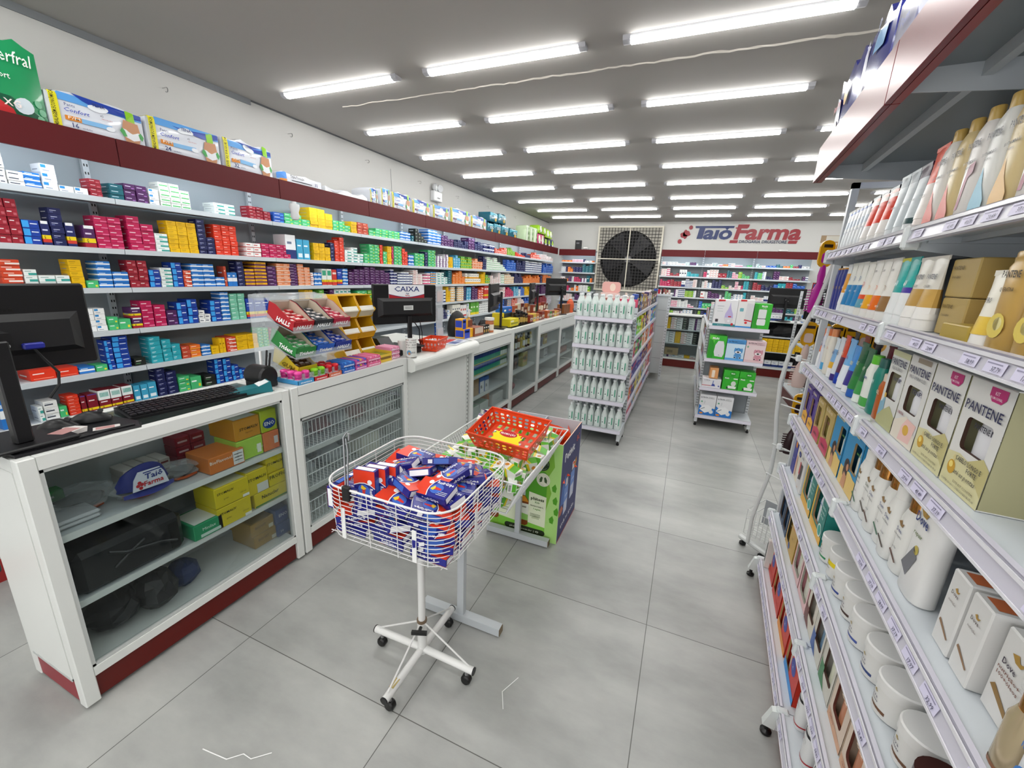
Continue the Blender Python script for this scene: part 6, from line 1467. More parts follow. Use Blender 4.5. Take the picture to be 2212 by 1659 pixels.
kit('pale blue G-TECH nebulizer box with blue puppy, second shelf', .432, .775, .175, .225, '#c4dcee', [(RR(0,1,.80,1,.01), '#4a90cc')]+pup('#5aa0d8', '#4f8fc8', '#9ac0e0'), [('G-TECH', .3, .86, .07, '#1f2a44', .02), ('Inalador e', .72, .9, .05, '#1f3a64'), ('nebulizador', .72, .83, .05, '#1f3a64')])
kit('pale pink G-TECH nebulizer box with pink puppy, second shelf', .612, .775, .18, .225, '#e0ccce', [(RR(0,1,.80,1,.01), '#dcc0c4'), (EL(.1,.72,.05,.05,10), '#7aa88a')]+pup('#d8b8bc', '#c88a98', '#dcb0b8'), [('G-TECH', .3, .86, .07, '#4a3a44', .02), ('Inalador e', .72, .9, .05, '#6a3a44'), ('nebulizador', .72, .83, .05, '#6a3a44')])
kit('small orange box standing on the white nebulizer box, third shelf', .315, .56, .085, .115, '#d89a62', [(RR(.25,.6,.1,.8,.06), '#f0e0cc')], [])
kit('low white nebulizer box with navy device, third shelf', .255, .455, .185, .10, '#dfdee2', [(RR(0,.5,.2,.26,.01), '#b83a4a'), ([(.5,.2),(.55,.45),(.66,.45),(.72,.2)], '#3a4a9a'), ([(.55,.45),(.57,.8),(.62,.82),(.60,.45)], '#7a8aba'), (EL(.9,.25,.05,.08,10), '#5a68b0')], [('G-TECH', .25, .75, .12, '#2a2f4a')])
for r in range(2):
    for k in range(2):
        kit('bright green Multi nebulizer carton, %s column, %s on the third shelf' % (ORD[k+1], ('tall lower one', 'flat upper one')[r]), .452+k*.152, .455+r*.1445, .148, .143 if r == 0 else .068, '#35ac2e', [([(.3,0),(1,.0),(1,.5),(.6,.6)], '#2a9426'), (EL(.72,.5,.16,.2,14), '#d4dcd4'), ([(.3,.12),(.9,.12),(.92,.3),(.4,.34)], '#e6e9e6'), (RR(.3,.4,.1,.25,.03), '#22262a'), (RR(.68,.95,.84,.92,.02), '#e0e6e0')] if r == 0 else [(EL(.6,.5,.2,.4,14), '#2a9426')], [('Multi', .25, .85, .10, '#eef6ee', .03)] if r == 0 else [('Multi', .6, .45, .18, '#eef6ee', .03)])
for k in range(2):
    kit('white and blue G-TECH nebulizer box with white device, %s on the bottom shelf' % ORD[k+1], .262+k*.168, .135, .163, .235, '#dedfe2', [([(0,0),(1,0),(1,.35),(.6,.42),(.3,.36),(0,.52)], '#2a74c0'), ([(.05,.28),(.20,.46),(.55,.52),(.82,.40),(.80,.24),(.40,.12)], '#e8eaec'), ([(.12,.30),(.35,.40),(.38,.36),(.14,.26)], '#9aa0a8'), (EL(.78,.2,.13,.09,12), '#dfe2e6'), (EL(.18,.10,.12,.045,12), '#d88a3a'), ([(.28,.55),(.34,.56),(.36,.70),(.30,.72)], '#c9ccd0'), (EL(.14,.66,.06,.04,10), '#6aa88a')], [('G-TECH', .25, .84, .06, '#1f2a44', .02), ('Inalador e', .7, .88, .04, '#333'), ('Nebulizador', .7, .83, .04, '#333')])
# ================================================================ back wall shelving and fan
BL = [1.95, 1.68, 1.425, 1.18, .93, .68]
bays = [(-.79, .20), (.20, 1.31), (1.31, 2.48)]
for i, (a, b) in enumerate(bays): shelf_unit((a, 11.53, 0), 0, b-a, 'grey shelving bay with red header under the shop name, %s from the fan' % ORD[i+1], BL, 1, 'shelving bays on the back wall', z1=2.28, hproj=.13)
shelf_unit((-3.44, 11.53, 0), 0, 1.0, 'grey shelving bay with red header left of the big wall fan', BL, 1, 'shelving bays on the back wall', z1=2.25)
rd = random.Random(42)
BSCH = ['w_red','w_black','w_blue','w_red','magenta','dkred','w_magenta','tealdk','green','navy','w_teal','orange','lime','blue','plum','w_plum','w_black','w_navy','teal','w_red']
for a, b in [(-.76, .17), (.23, 1.28), (1.34, 2.45), (-3.40, -2.47)]:
    for li, z in enumerate(BL):
        x = a+.01; lim = (2.08 if li == 0 else BL[li-1])-.05-z
        while x < b-.08:
            if rd.random() < .05: x += rd.uniform(.03, .08); continue
            s = rd.choice(BSCH); w_ = rd.uniform(.045, .10); nr = rd.choice([1, 2, 3, 4, 4, 5]); bh = rd.uniform(.034, .048) if nr > 1 else rd.uniform(.09, .18)
            nc = rd.choice([1, 1, 2, 3])
            for c in range(nc):
                if x+w_ > b-.01: break
                for r in range(nr if c == 0 else max(1, nr-rd.randint(0, 1))):
                    if (r+1)*bh > lim: break
                    OTHER.append((box_matrix((x, 11.56, z+.001+r*bh), (.12, w_-.004, bh-.002), -HALF), s))
                x += w_
# big wall fan
t = thing('wall_fan', 'huge dark wall fan behind a square cream framed grille on the back wall', 'fan', (-1.645, 11.84, 2.06))
q = MB(); q.X = Matrix.Rotation(HALF, 4, 'X'); n_ = 40; R = .72
ring = [(R*math.cos(2*math.pi*k/n_), R*math.sin(2*math.pi*k/n_)) for k in range(n_)]; S = .79
vs = []
q.X = None
# square face plate with round opening
sq = []
for (x, z) in ring:
    m = max(abs(x), abs(z)); sq.append((x/m*S, z/m*S))
for k in range(n_):
    j = (k+1) % n_; q.quad((ring[k][0],-.10,ring[k][1]),(ring[j][0],-.10,ring[j][1]),(sq[j][0],-.10,sq[j][1]),(sq[k][0],-.10,sq[k][1]), M('#a8a49a', .6))
    q.quad((ring[k][0],-.10,ring[k][1]),(ring[j][0],-.10,ring[j][1]),(ring[j][0],-.02,ring[j][1]),(ring[k][0],-.02,ring[k][1]), M('#3a3a3c', .6))
q.poly([(x,-.015,z) for x, z in ring][::-1], M('#08080a', .7)); q.build('housing', t)
for k in range(5):
    a = 2*math.pi*k/5+.35; q = MB(); q.X = Matrix.Rotation(a, 4, 'Y')
    q.loft([[(.10,-.06,-.05),(.10,-.045,.05),(.10,-.04,.05),(.10,-.055,-.05)], [(.45,-.075,-.14),(.45,-.03,.15),(.45,-.025,.15),(.45,-.07,-.14)], [(.66,-.08,-.20),(.66,-.03,.20),(.66,-.025,.20),(.66,-.075,-.20)]], M('#26262a', .45), smooth=False); q.build('blade', t)
q = MB(); q.X = Matrix.Rotation(HALF, 4, 'X'); q.lathe([(.09,.03),(.10,.05),(.08,.085),(.03,.095)], M('#8a8a8c', .4), n=16); q.X = None; q.build('hub', t)
q = MB(); fr = M('#cfcabb', .45)
for (a, b, c, d) in ((-.825,.825,.785,.825),(-.825,.825,-.825,-.785),(-.825,-.785,-.785,.785),(.785,.825,-.785,.785),(-.012,.012,-.785,.785),(-.785,-.012,-.012,.012),(.012,.785,-.012,.012)): q.box(a,b,-.155,-.125,c,d,fr)
q.build('frame', t)
q = MB(); gm = M('#2e2c2c', .5)
for k in range(1, 20):
    p = -.785+k*.0785; q.box(p-.006,p+.006,-.130,-.118,-.785,.785,gm); q.box(-.785,.785,-.124,-.112,p-.006,p+.006,gm)
q.build('grille', t)
t = thing('shop_sign', 'blue and red Taiô Farma Drogaria Drugstore lettering with red mark on the back wall', 'sign', (0, 11.835, 0))
NB, RD_ = M('#14285e', .4), M('#8c1424', .4)
def yp(q, pts, m, y=-.012): q.prism(pts, (0,.010,0), m, org=(0,y,0), u=(1,0,0), v=(0,0,1))
q = MB(); yp(q, [(-.10,2.895),(.77,2.895),(.76,2.845),(.66,2.845),(.615,2.80),(.575,2.845),(-.09,2.845)], NB); q.build('roof_bar', t)
def word(q, s, x, z, h, w_, m, bold=.035, sh=.15): q.text(s, (x, -.004, z), (1,0,0), (0,0,1), h, m, align='l', width=w_, bold=bold, shear=sh, res=3, lift=.006)
q = MB(); yp(q, [(.0,2.845),(.13,2.845),(.09,2.595),(-.04,2.595)], NB); q.build('letter_stem', t)
q = MB(); word(q, 'aıo', .10, 2.60, .30, .64, NB); q.build('lettering', t)
q = MB(); word(q, 'Farma', .765, 2.60, .33, 1.40, RD_); q.build('lettering', t)
q = MB(); yp(q, [(.80,2.86),(1.06,2.86),(1.05,2.835),(.795,2.835)], RD_); q.build('accent_bar', t)
q = MB(); word(q, 'DROGARIA DRUGSTORE', .91, 2.51, .062, 1.0, M('#2a3550', .3), bold=.03, sh=.1); q.build('lettering', t)
q = MB(); yp(q, [(.72,2.57),(.89,2.57),(.88,2.505),(.71,2.505)], RD_); q.build('accent_block', t)
q = MB(); yp(q, [(1.94,2.57),(2.12,2.57),(2.10,2.505),(1.93,2.505)], RD_); q.build('accent_block', t)
q = MB(); 
for (x, z, rx, rz) in ((-.20,2.86,.045,.05),(-.42,2.53,.05,.055),(-.31,2.70,.12,.05),(-.36,2.665,.06,.05),(-.27,2.735,.06,.05),(-.31,2.70,.055,.11)): yp(q, EL(x, z, rx, rz, 16), RD_, -.012-.0003*x)
q.build('red_mark', t)
brandbox('device_box', 'small black box standing on the red header left of the fan', 'box', (-3.02, 11.45, 2.275), .16, .1, .23, '#1a1a1c', [], rz=-HALF, dec=[(.2,.7,.6,.75,'#6a6a70')])
q = MB(); q.bbox(0,.14,0,.1,0,.06, M('#d8d8d6', .4), .02); tag(q.build('router', loc=(-2.80, 11.42, 2.272)), 'small white router on the red header left of the fan', 'router')
q = MB(); q.bbox(0,.18,0,.1,0,.035, M('#d8d8d6', .4), .012); tag(q.build('router', loc=(1.72, 11.42, 2.302)), 'flat white router on the red header below the shop name', 'router')
q = MB(); q.box(0,.6,-.003,0,0,.16, M('#9a8266', .7)); q.box(.10,.36,-.004,-.003,.03,.15, M('#c8c4b8', .7)); tag(q.build('tape_patch', loc=(2.56, 11.838, 2.53)), 'brown tape patch on the back wall past the shop name', 'patch')
# ================================================================ back counters
def back_counter(x0, x1, y, label, glass=True):
    t = thing('display_counter', label, 'counter', (0, 0, 0), 0, 'counters in front of the back wall'); z1 = .97
    q = MB()
    for x in (x0, x1-.04): q.box(x, x+.04, y, y+.04, .0, z1, CF); q.box(x, x+.04, y+.36, y+.40, 0, z1, CF)
    q.box(x0, x1, y, y+.40, z1-.02, z1, CF); q.box(x0+.04, x1-.04, y, y+.03, .14, .17, CF); q.box(x0+.04, x1-.04, y+.37, y+.40, .14, z1, M('#a2a8aa' if glass else '#1c1c1e', .5)); q.build('frame', t)
    q = MB(); q.box(x0+.04, x1-.04, y+.01, y+.02, .0, .135, KR); q.build('kick_panel', t)
    for z in (.17, .44, .70): q = MB(); q.box(x0+.04, x1-.04, y+.02, y+.37, z-.015, z, SH); q.build('shelf', t)
    if glass: q = MB(); q.box(x0+.04, x1-.04, y+.008, y+.012, .17, z1-.03, CGL); q.build('glass_pane', t)
    return t
back_counter(-.62, .30, 8.25, 'white back counter with glass front full of stacked white and black boxes')
back_counter(.30, 1.22, 8.27, 'white back counter half hidden behind the appliance gondola')
back_counter(1.22, 2.14, 8.30, 'open back counter with black monitor on top and dark equipment below', False)
rd = random.Random(8)
for li, z in enumerate((.17, .44, .70)):
    for k in range(8):
        for r in range(5 if z > .2 else 1):
            OTHER.append((box_matrix((-.56+k*.103, 8.33, z+.001+r*.042), (.15, .095, .040), -HALF), ['w_black','black','w_black','w_plum','w_blue','w_black','yellow','w_red'][(k+li*2) % 8]))
brandbox('cardboard_box', 'small tan cardboard box on the floor of the glass back counter', 'box', (-.30, 8.30, .215), .24, .15, .13, '#a08a68', [], rz=-HALF, dec=[(.2,.6,.3,.7,'#7a6a50')])
for r in range(5):
    for k in range(9):
        OTHER.append((box_matrix((1.27+k*.085, 8.32, .441+r*.045), (.1, .080, .042), -HALF), 'yellow'))
for k in range(6): OTHER.append((box_matrix((1.27+k*.11, 8.40, .171), (.1, .10, .10), -HALF), 'w_navy'))
tag(crumple(201, .30, .10, .10, M('#141416', .5), 14, 8, .2).build('equipment_pile', loc=(1.62, 8.48, .701)), 'pile of black equipment under the top of the open back counter', 'equipment')
monitor('black monitor seen from behind on the back counter at the right', (1.52, 8.43, .971), -HALF, W=.54, H=.33, z0=.22, pole_dx=.03, poleh=.40, base=(.10,.12), base_round=True)
for k in range(5): OTHER.append((box_matrix((1.26+k*.05, 8.38, .971), (.08, .046, .10), -HALF), 'w_navy')); OTHER.append((box_matrix((1.80+k*.06, 8.38, .971), (.08, .055, .12), -HALF), 'blue_w'))
# ---- third gondola at the right with hanging dark goods
t = thing('gondola', 'white gondola with hanging dark combs, partly hidden by the curved brush rack', 'gondola', (0, 0, 0))
for (x, y) in ((1.42, 5.95), (1.42, 7.0)):
    q = MB(); q.box(x, x+.03, y, y+.03, 0, 1.5, UP); slots(q, x+.015, y, .1, 1.45, 'y', step=.04); q.build('upright', t)
q = MB(); q.box(1.75, 1.78, 5.95, 7.2, .05, 1.5, M('#55585c', .5)); q.build('back_panel', t)
q = MB(); q.box(1.44, 1.75, 5.93, 7.2, .13, .15, SH); q.box(1.43, 1.44, 5.93, 7.2, .0, .13, KR); q.box(1.44, 1.75, 5.93, 5.94, .0, .13, KR); q.build('base_shelf', t)
for z in (.75, 1.08, 1.38):
    q = MB(); q.box(1.50, 1.75, 5.95, 7.15, z, z+.015, SH); q.build('shelf', t)
rd = random.Random(31)
for r in range(4):
    for k in range(8):
        q = MB(); z = (.45, .80, 1.12, 1.42)[r]; c = rd.choice(['#1a1a1c','#202024','#2a2a30','#8a2a2a','#c8a02a','#141416'])
        q.box(-.03,.03,-.008,.008,0,.20, M(c, .4)); q.box(-.02,.02,-.010,-.008,.12,.18, M(rd.choice(['#c8c8c8','#8a3a3a','#3a4a8a'])))
        tag(q.build('hanging_comb', loc=(1.53+.03*(r % 2), 6.0+k*.14, z), rz=HALF*.0), 'dark carded comb, %s in the %s hanging row of the right gondola' % (ORD[k+1], ORD[r+1]), 'comb', 'carded combs hanging on the right gondola')
for k in range(8):
    tb = small_bottle('small_bottle', .18, .028, M('#d0d4d8', .3), M('#26345a', .3), M('#e4e8ec'), n=10); tb.location = (1.475+.065*(k % 4), 5.97+.08*(k//4), .152); tag(tb, 'white bottle with navy cap, %s on the base shelf of the right gondola' % ORD[k+1], 'bottle', 'white bottles on the right gondola base')

# ================================================================ tall beauty gondola at the right (slightly turned)
GO = Vector((.5, 1.42, 0)); RZ = math.atan2(.059, -.998)
GX = Vector((math.cos(RZ), math.sin(RZ), 0)); GY = Vector((-math.sin(RZ), math.cos(RZ), 0))   # towards the aisle, towards the camera
def GW(lx, ly, z): p = GO+GX*lx+GY*ly; return (p.x, p.y, z)
RL = [1.72, 1.475, 1.21, .945, .68, .415, .12]
PRC = M('#bdbbc6', .3); PRH = M('#dddce2', .15, coat=.5)
t = thing('gondola', 'tall white gondola with seven shelves of hair and skin care products', 'gondola', tuple(GO), RZ)
DP = .40
for b, (y0, y1) in enumerate([(-.93, 0), (0, .93)]):
    q = MB(); q.box(-DP-.012, -DP, y0, y1, .03, 2.14, M('#3f464b', .5)); q.build('back_panel', t)
    for z in RL:
        q = MB(); q.box(-DP, -.004, y0+.002, y1-.002, z-.02, z, M('#c9cfd4', .35)); q.box(-DP, -.03, y0+.004, y0+.014, z-.034, z-.02, SH); q.box(-.10, -.09, y0+.004, y1-.004, z-.032, z-.02, SH); s = q.build('shelf', t)
        q = MB(); q.prism([(0,-.036),(.010,-.036),(.014,-.030),(.006,.002),(.008,.006),(0,.008)], (0, y1-y0-.03, 0), PRC, org=(-.002, y0+.015, z), u=(1,0,0), v=(0,0,1))
        q.box(.0085,.0105, y0+.016, y1-.016, z-.004, z+.003, PRH); q.box(.0125,.0145, y0+.016, y1-.016, z-.034, z-.029, PRH)
        rd = random.Random(int(z*100)+b); yy = y0+.04
        while yy < y1-.08:
            if rd.random() < .72:
                q.quad((.0128,yy,z-.026),(.0128,yy+.055,z-.026),(.0092,yy+.055,z-.007),(.0092,yy,z-.007), M('#cfcbe2', .5))
                q.text(rd.choice(['12,69','27,99','32,99','43,49','45,59','49,59','37,79','20,49','22,59','58,99','37,19','17,97']), (.0132, yy+.035, z-.023), (0,1,0), (-.22,0,.97), .008, M('#4a4860'), bold=.01)
                q.quad((.0106,yy+.004,z-.012),(.0106,yy+.045,z-.012),(.0102,yy+.045,z-.010),(.0102,yy+.004,z-.010), M('#8a86a0'))
            yy += rd.uniform(.062, .085)
        q.build('price_rail', s)
        q = MB(); q.bbox(-.02, .018, y0-.013, y0+.013, z-.05, z+.010, M('#cdd2d3', .3), .006); q.prism([(0,-.05),(-.36,-.10),(-.36,-.02),(0,-.02)], (0,.004,0), SH, org=(-.01, y0-.002, z), u=(1,0,0), v=(0,0,1)); q.build('bracket', s)
    q = MB(); q.box(-.30, -.008, y0+.002, y1-.002, .0, .084, M('#7c1f1d', .35)) if False else q.box(-.020, -.008, y0+.002, y1-.002, .0, .084, M('#82231f', .3)); q.build('kick_panel', t)
    q = MB(); q.bbox(.108, .122, y0+.0015, y1-.0015, 2.01, 2.15, M('#6a1a24', .33, .12), .002); q.box(.09, .108, y0+.002, y1-.002, 2.01, 2.016, M('#7c1a20', .3)); q.build('header_panel', t)
    q = MB(); q.box(-DP, .107, y0+.002, y1-.002, 2.075, 2.083, M('#7c8488', .3)); q.box(-.30, -.28, y0+.01, y1-.01, 2.05, 2.075, SH); q.box(-.06, -.04, y0+.01, y1-.01, 2.045, 2.075, SH)
    q.prism([(.105,2.03),(-DP,1.985),(-DP,2.075),(.105,2.075)], (0,.004,0), SH, org=(0,y0+.008,0), u=(1,0,0), v=(0,0,1)); q.build('canopy', t)
for y in (-.93, 0, .93):
    q = MB(); q.box(-DP-.03, -DP+.02, y-.014, y+.014, .02, 2.12, SH)
    for k in range(60): q.box(-DP+.0195, -DP+.0208, y-.004, y+.004, .1+k*.032, .112+k*.032, '#3a3d40')
    u = q.build('upright', t)
    q = MB(); q.loft([[(.0,y-.012,.125),(.03,y-.012,.115),(.03,y+.012,.115),(.0,y+.012,.125)], [(.012,y-.014,.04),(.05,y-.014,.045),(.05,y+.014,.045),(.012,y+.014,.04)]], M('#cdd2d0', .3), smooth=False)
    q.box(-DP, .01, y-.012, y+.012, .04, .085, SH); q.build('foot', u)
    q = MB(); q.lathe([(.016,0),(.019,.004),(.019,.012),(.008,.02),(.008,.042)], M('#101010', .3), n=14, c=(.032, y, .001)); q.build('foot_glide', u)
def gplace(o, lx, ly, z, lab, cat, grp=None, drz=0.0):
    o.location = GW(lx, ly, z+.0012); o.rotation_euler = (0, 0, RZ+drz); return tag(o, lab, cat, grp)
def gbox(lab, ly, z, w, h, d, base, items=(), polys=(), dec=(), side=(), lx=-.03, top=None, drz=0.0, cat='box', name='product_box', grp=None):
    return brandbox(name, lab, cat, GW(lx, ly, z+.0012), w, d, h, base, items, RZ+drz, grp, polys=polys, dec=dec, side=side, top=top)
def tube_prod(w, h, cols, cap='#e6e6e6', capb=.16, texts=(), name='tube', captop=None, rim=None):
    # cream tube standing on its cap, flattening to a crimped top; cols: list of (fraction, colour) bands from the bottom
    t = empty(name); q = MB(); hb = h*capb; n = 14; r = w/2
    levels = [hb+(h-hb)*k/10 for k in range(11)]
    secs = []
    for k, z in enumerate(levels):
        f = k/10; ry = r*(1+.12*f); rx = r*.72*(1-f)+.0018*f; ry = r*.86+(r*1.12-r*.86)*f
        secs.append([(rx*math.cos(2*math.pi*j/n), ry*math.sin(2*math.pi*j/n), z) for j in range(n)])
    bounds = []; acc = 0
    for k in range(10):
        f = (k+.5)/10; c = [cc for (fr, cc) in cols if f <= fr][0]
        q.loft([secs[k], secs[k+1]], M(c, .3), caps=False)
    q.add(secs[0], [tuple(range(n))[::-1]], M(cols[0][1], .3)); q.add(secs[-1], [tuple(range(n))], M(cols[-1][1], .3))
    q.box(-.0018, .0018, -r*1.12, r*1.12, h-.004, h+.006, M(rim or cols[-1][1], .3))
    for (s, z, hh, c, b_) in texts:
        f = (z*h-hb)/(h-hb); rx = r*.72*(1-f)+.0018*f; sl = (r*.72-.0018)/(h-hb)
        q.text(s, (rx+.0008, 0, z*h), (0,1,0), (-sl, 0, 1), hh, M(c, .4), bold=b_, width=min(w*.85, len(s)*hh*.62))
    q.build('tube_body', t)
    q = MB(); q.lathe([(r*.78,0),(r*.82,.002),(r*.78,hb)], M(cap, .3), n=14, sx=.88); q.build('cap', t)
    return t
def bottle_prod(w, d, h, body, cap, capw=.5, caph=.14, texts=(), band=None, name='bottle', shoulder=.84, pump=False, capm=None, art=()):
    t = empty(name); q = MB(); n = 20; B = body if not isinstance(body, str) else M(body, .28)
    def sec(a, b, z, p=.75):
        return [(a*math.copysign(abs(math.cos(2*math.pi*j/n))**p, math.cos(2*math.pi*j/n)), b*math.copysign(abs(math.sin(2*math.pi*j/n))**p, math.sin(2*math.pi*j/n)), z) for j in range(n)]
    hb = h*(1-caph); S = [sec(d/2*.9, w/2*.92, 0), sec(d/2, w/2, .004), sec(d/2, w/2, hb*shoulder*.5), sec(d/2, w/2, hb*shoulder), sec(d/2*.85, w/2*.86, hb*(shoulder+(1-shoulder)*.5)), sec(d/2*capw*1.05, w/2*capw*1.05, hb, 1)]
    q.loft(S, B)
    if band:
        for (z0, z1, c) in band: q.loft([sec(d/2+.0004, w/2+.0004, hb*z0), sec(d/2+.0004, w/2+.0004, hb*z1)], M(c, .35), caps=False)
    for (s, z, hh, c, b_) in texts: q.text(s, (d/2+.0009, 0, z*h), (0,1,0), (0,0,1), hh, M(c, .4), bold=b_, width=min(w*.8, len(s)*hh*.62))
    for (pts, c) in art: q.poly([(d/2+.0007, p[0]*w, p[1]*h) for p in pts], M(c, .35))
    q.build('bottle_body', t)
    q = MB(); CM = capm or M(cap, .3)
    if pump:
        q.lathe([(w/2*capw, hb),(w/2*capw, hb+.018),(.008, hb+.020),(.008, hb+.035),(.013, hb+.036),(.013, hb+.046)], CM, n=14); q.box(-.0,.035,-.006,.006,hb+.037,hb+.046, CM)
    else: q.loft([sec(d/2*capw, w/2*capw, hb, 1), sec(d/2*capw, w/2*capw, h-.002, 1), sec(d/2*capw*.93, w/2*capw*.93, h, 1)], CM)
    q.build('cap', t); return t
def bird(y, z, s=1.0, c='#9a7a3a'):
    return [([(y-.02*s,z+.012*s),(y-.004*s,z-.004*s),(y+.012*s,z-.006*s),(y+.022*s,z+.010*s),(y+.010*s,z+.004*s),(y,z+.016*s)], c)]
# ---- shelf 1 (top)
z = RL[0]
for k in range(6):
    o = tube_prod(.044, .155, [(.45,'#dfe3e6'),(.7,'#c4d0dc'),(.85,'#e4e8ea'),(1,'#23468e')], '#e4e6e8', texts=[('CREME', .45, .007, '#3a4a7a', .01)], rim='#1a1a24')
    gplace(o, -.035, -.885+k*.052, z, 'white and blue tube with dark crimp on the top shelf, %s from the far end' % ORD[k+1], 'tube', 'white and blue tubes on the top shelf')
for k in range(3):
    o = tube_prod(.07, .16, [(.25,'#e6e2de'),(.75,'#d8412c'),(.9,'#e4ddd8'),(1,'#e0a89a')], '#e6e4e0', texts=[('DERMO', .72, .008, '#5a4a4a', .01)], rim='#22222a')
    gplace(o, -.037, -.555+k*.088, z, 'white tube with broad red stripe on the top shelf, %s of three' % ORD[k+1], 'tube', 'red striped tubes on the top shelf')
for k in range(3):
    o = tube_prod(.062, .175, [(.12,'#2f4a4c' if k == 2 else '#c4ccd0'),(.8,'#c4ccd0'),(1,'#98a2a8' if k < 2 else '#3a1e38')], '#d8dcde', texts=[('INTEGRAL', .5, .007, '#4a5258', .01)])
    gplace(o, -.037, -.295+k*.072, z, 'silvery tube with wrinkled top on the top shelf, %s of three' % ORD[k+1], 'tube', 'silvery tubes on the top shelf')
o = tube_prod(.066, .20, [(.45,'#e4dcd6'),(1,'#dc4a22')], '#e6dcd6', texts=[('PROTEÇÃO', .42, .008, '#5a4a44', .01)])
gplace(o, -.038, -.075, z, 'orange and white tube beside the pale shampoo bottles on the top shelf', 'tube')
PAN = ['#c23c20', '#c23c20', '#8a3450', '#4f9ab4', '#c99a3a', '#8a3450']
for k in range(6):
    bc = ['#dcd8d2', '#cdb98a', '#dedad6', '#dcdcd8', '#cdb98a', '#dedad6'][k]
    c = PAN[k]; art = [([(-.42,.12),(-.1,.42),(.1,.26),(.42,.12)], c), ([(-.42,.12),(.42,.12),(.42,.06),(-.42,.06)], c)] if k % 3 < 2 else [([(-.2,.1),(.05,.5),(.42,.52),(.42,.42),(.15,.38),(0,.1)], c)]
    o = bottle_prod(.062, .04, .215, bc, '#b99a52', .55, .12, [('PANTENE', .66, .013, '#2a2a3a', .015), ('BIOTINAMINA B3', .52, .006, '#3a3a44', .01), ('SHAMPOO', .47, .005, '#5a5a60', 0)], art=art)
    gplace(o, -.035, .012+k*.0745, z, '%s shampoo bottle lettered PANTENE on the top shelf, %s of six' % (['white and red','gold and red','white and plum','white and aqua','gold and amber','pale plum'][k], ORD[k+1]), 'bottle', 'shampoo bottles on the top shelf')
for k in range(5):
    o = bottle_prod(.060, .045, .21, '#d8cdb4', '#a8823e', .5, .16, pump=True, capm=M('#b08a44', .25, .6))
    gplace(o, -.12, .05+k*.08, z, 'gold pump bottle in the back row of the top shelf, %s of five' % ORD[k+1], 'bottle', 'gold pump bottles at the back of the top shelf')
# ---- shelf 2
z = RL[1]
for k in range(3):
    o = bottle_prod(.046, .03, .175, '#22307e', '#c98a1c', .8, .04, [('SUN', .5, .012, '#c9a84a', .01)]); gplace(o, -.05, -.895+k*.052, z, 'slim dark blue bottle with gold lettering on the second shelf, %s of three' % ORD[k+1], 'bottle', 'slim dark blue bottles')
o = tube_prod(.05, .18, [(.3,'#e2e4e4'),(.75,'#dd9a2a'),(1,'#e4e8ea')], '#e0e2e4', texts=[('60', .5, .016, '#f0f0f0', .02)], rim='#e8eaec'); gplace(o, -.045, -.73, z, 'white and amber sunscreen tube lettered 60 on the second shelf', 'tube')
for k in range(3):
    o = tube_prod(.06, .182, [(.5,'#2579b0'),(1,'#e2e2da')], '#dfe1e0', texts=[('50', .66, .018, '#3a6a9a', .01), ('PROTECT', .44, .007, '#e4ecf2', .01)]); gplace(o, -.045, -.66+k*.07, z, 'white sunscreen tube with blue lower half lettered 50, %s of three' % ORD[k+1], 'tube', 'blue and white sunscreen tubes')
o = tube_prod(.066, .178, [(.2,'#5a94a8'),(.32,'#d8502a'),(1,'#e2dfd6')], '#dcdad4', texts=[('50', .55, .02, '#c8402a', .0)]); gplace(o, -.045, -.445, z, 'white sunscreen tube with orange 50 and red band on the second shelf', 'tube')
for k in range(3):
    c = ['#dca01c', '#dc6a1c', '#8e6a42'][k]
    o = tube_prod(.068, .18, [(.3,c),(1,'#e2dfd8')], '#dedcd8', texts=[('70', .5, .016, c, .0), ('ISDIN', .82, .007, '#4a4a4a', .01), ('PROTETOR', .22, .006, '#f4efe6', .01)]); gplace(o, -.045, -.368+k*.078, z, 'cream white sunscreen tube with %s band on the second shelf' % ['yellow','orange','brown'][k], 'tube')
for k in range(2):
    o = tube_prod(.058, .175, [(.35,'#e2e4e4'),(.42,'#d8502a'),(.5,'#4a3a9a' if k else '#2c9c98'),(1,'#2aa8a2')], '#e4e6e6', texts=[('60', .6, .016, '#e8f4f4', .02)], rim='#d2cf2a' if k == 0 else None); gplace(o, -.043, -.132+k*.064, z, 'white and teal sunscreen tube on the second shelf, %s of two' % ORD[k+1], 'tube', 'teal sunscreen tubes')
for k in range(2):
    o = tube_prod(.07, .17, [(.15,'#e6e4e0'),(.5,['#b48f4c','#c09a52'][k]),(1,'#d6d2c8')], '#e4e2de', texts=[('PANTENE', .72, .012, '#2a2a3a', .015), ('COLÁGENO', .6, .007, '#4a4438', .01)]); gplace(o, -.042, .012+k*.072, z, '%s tube with golden helix lettered PANTENE on the second shelf' % ['white', 'gold'][k], 'tube')
for r in range(2):
    gbox('golden PANTENE carton, %s of the pair stacked on the second shelf' % ('lower', 'upper')[r], .125, z+r*.0835, .115, .082, .09, '#ab9358', [('PANTENE', .3, .72, .1, '#5a4a24', .01), ('COLÁGENO', .3, .5, .06, '#5a4a24', .01)], lx=-.05, top='#c2ab70')
for k in range(2):
    o = bottle_prod(.062, .045, .20, M('#b98a2a', .12), '#c9b27a', .62, .30, [('PANTENE', .55, .011, '#2a2414', .015), ('NUTRI', .3, .007, '#e8dcb8', .01)], capm=M('#bfa468', .25, .3), band=[(.1,.45,'#c49a3a')]); gplace(o, -.10, .29+k*.09, z, 'gold spray bottle with tall matte cap on the second shelf, %s of two' % ORD[k+1], 'bottle', 'gold spray bottles on the second shelf')
gbox('low golden open carton at the front edge of the second shelf', .245, z, .11, .032, .05, '#a8903c', [], lx=-.018)
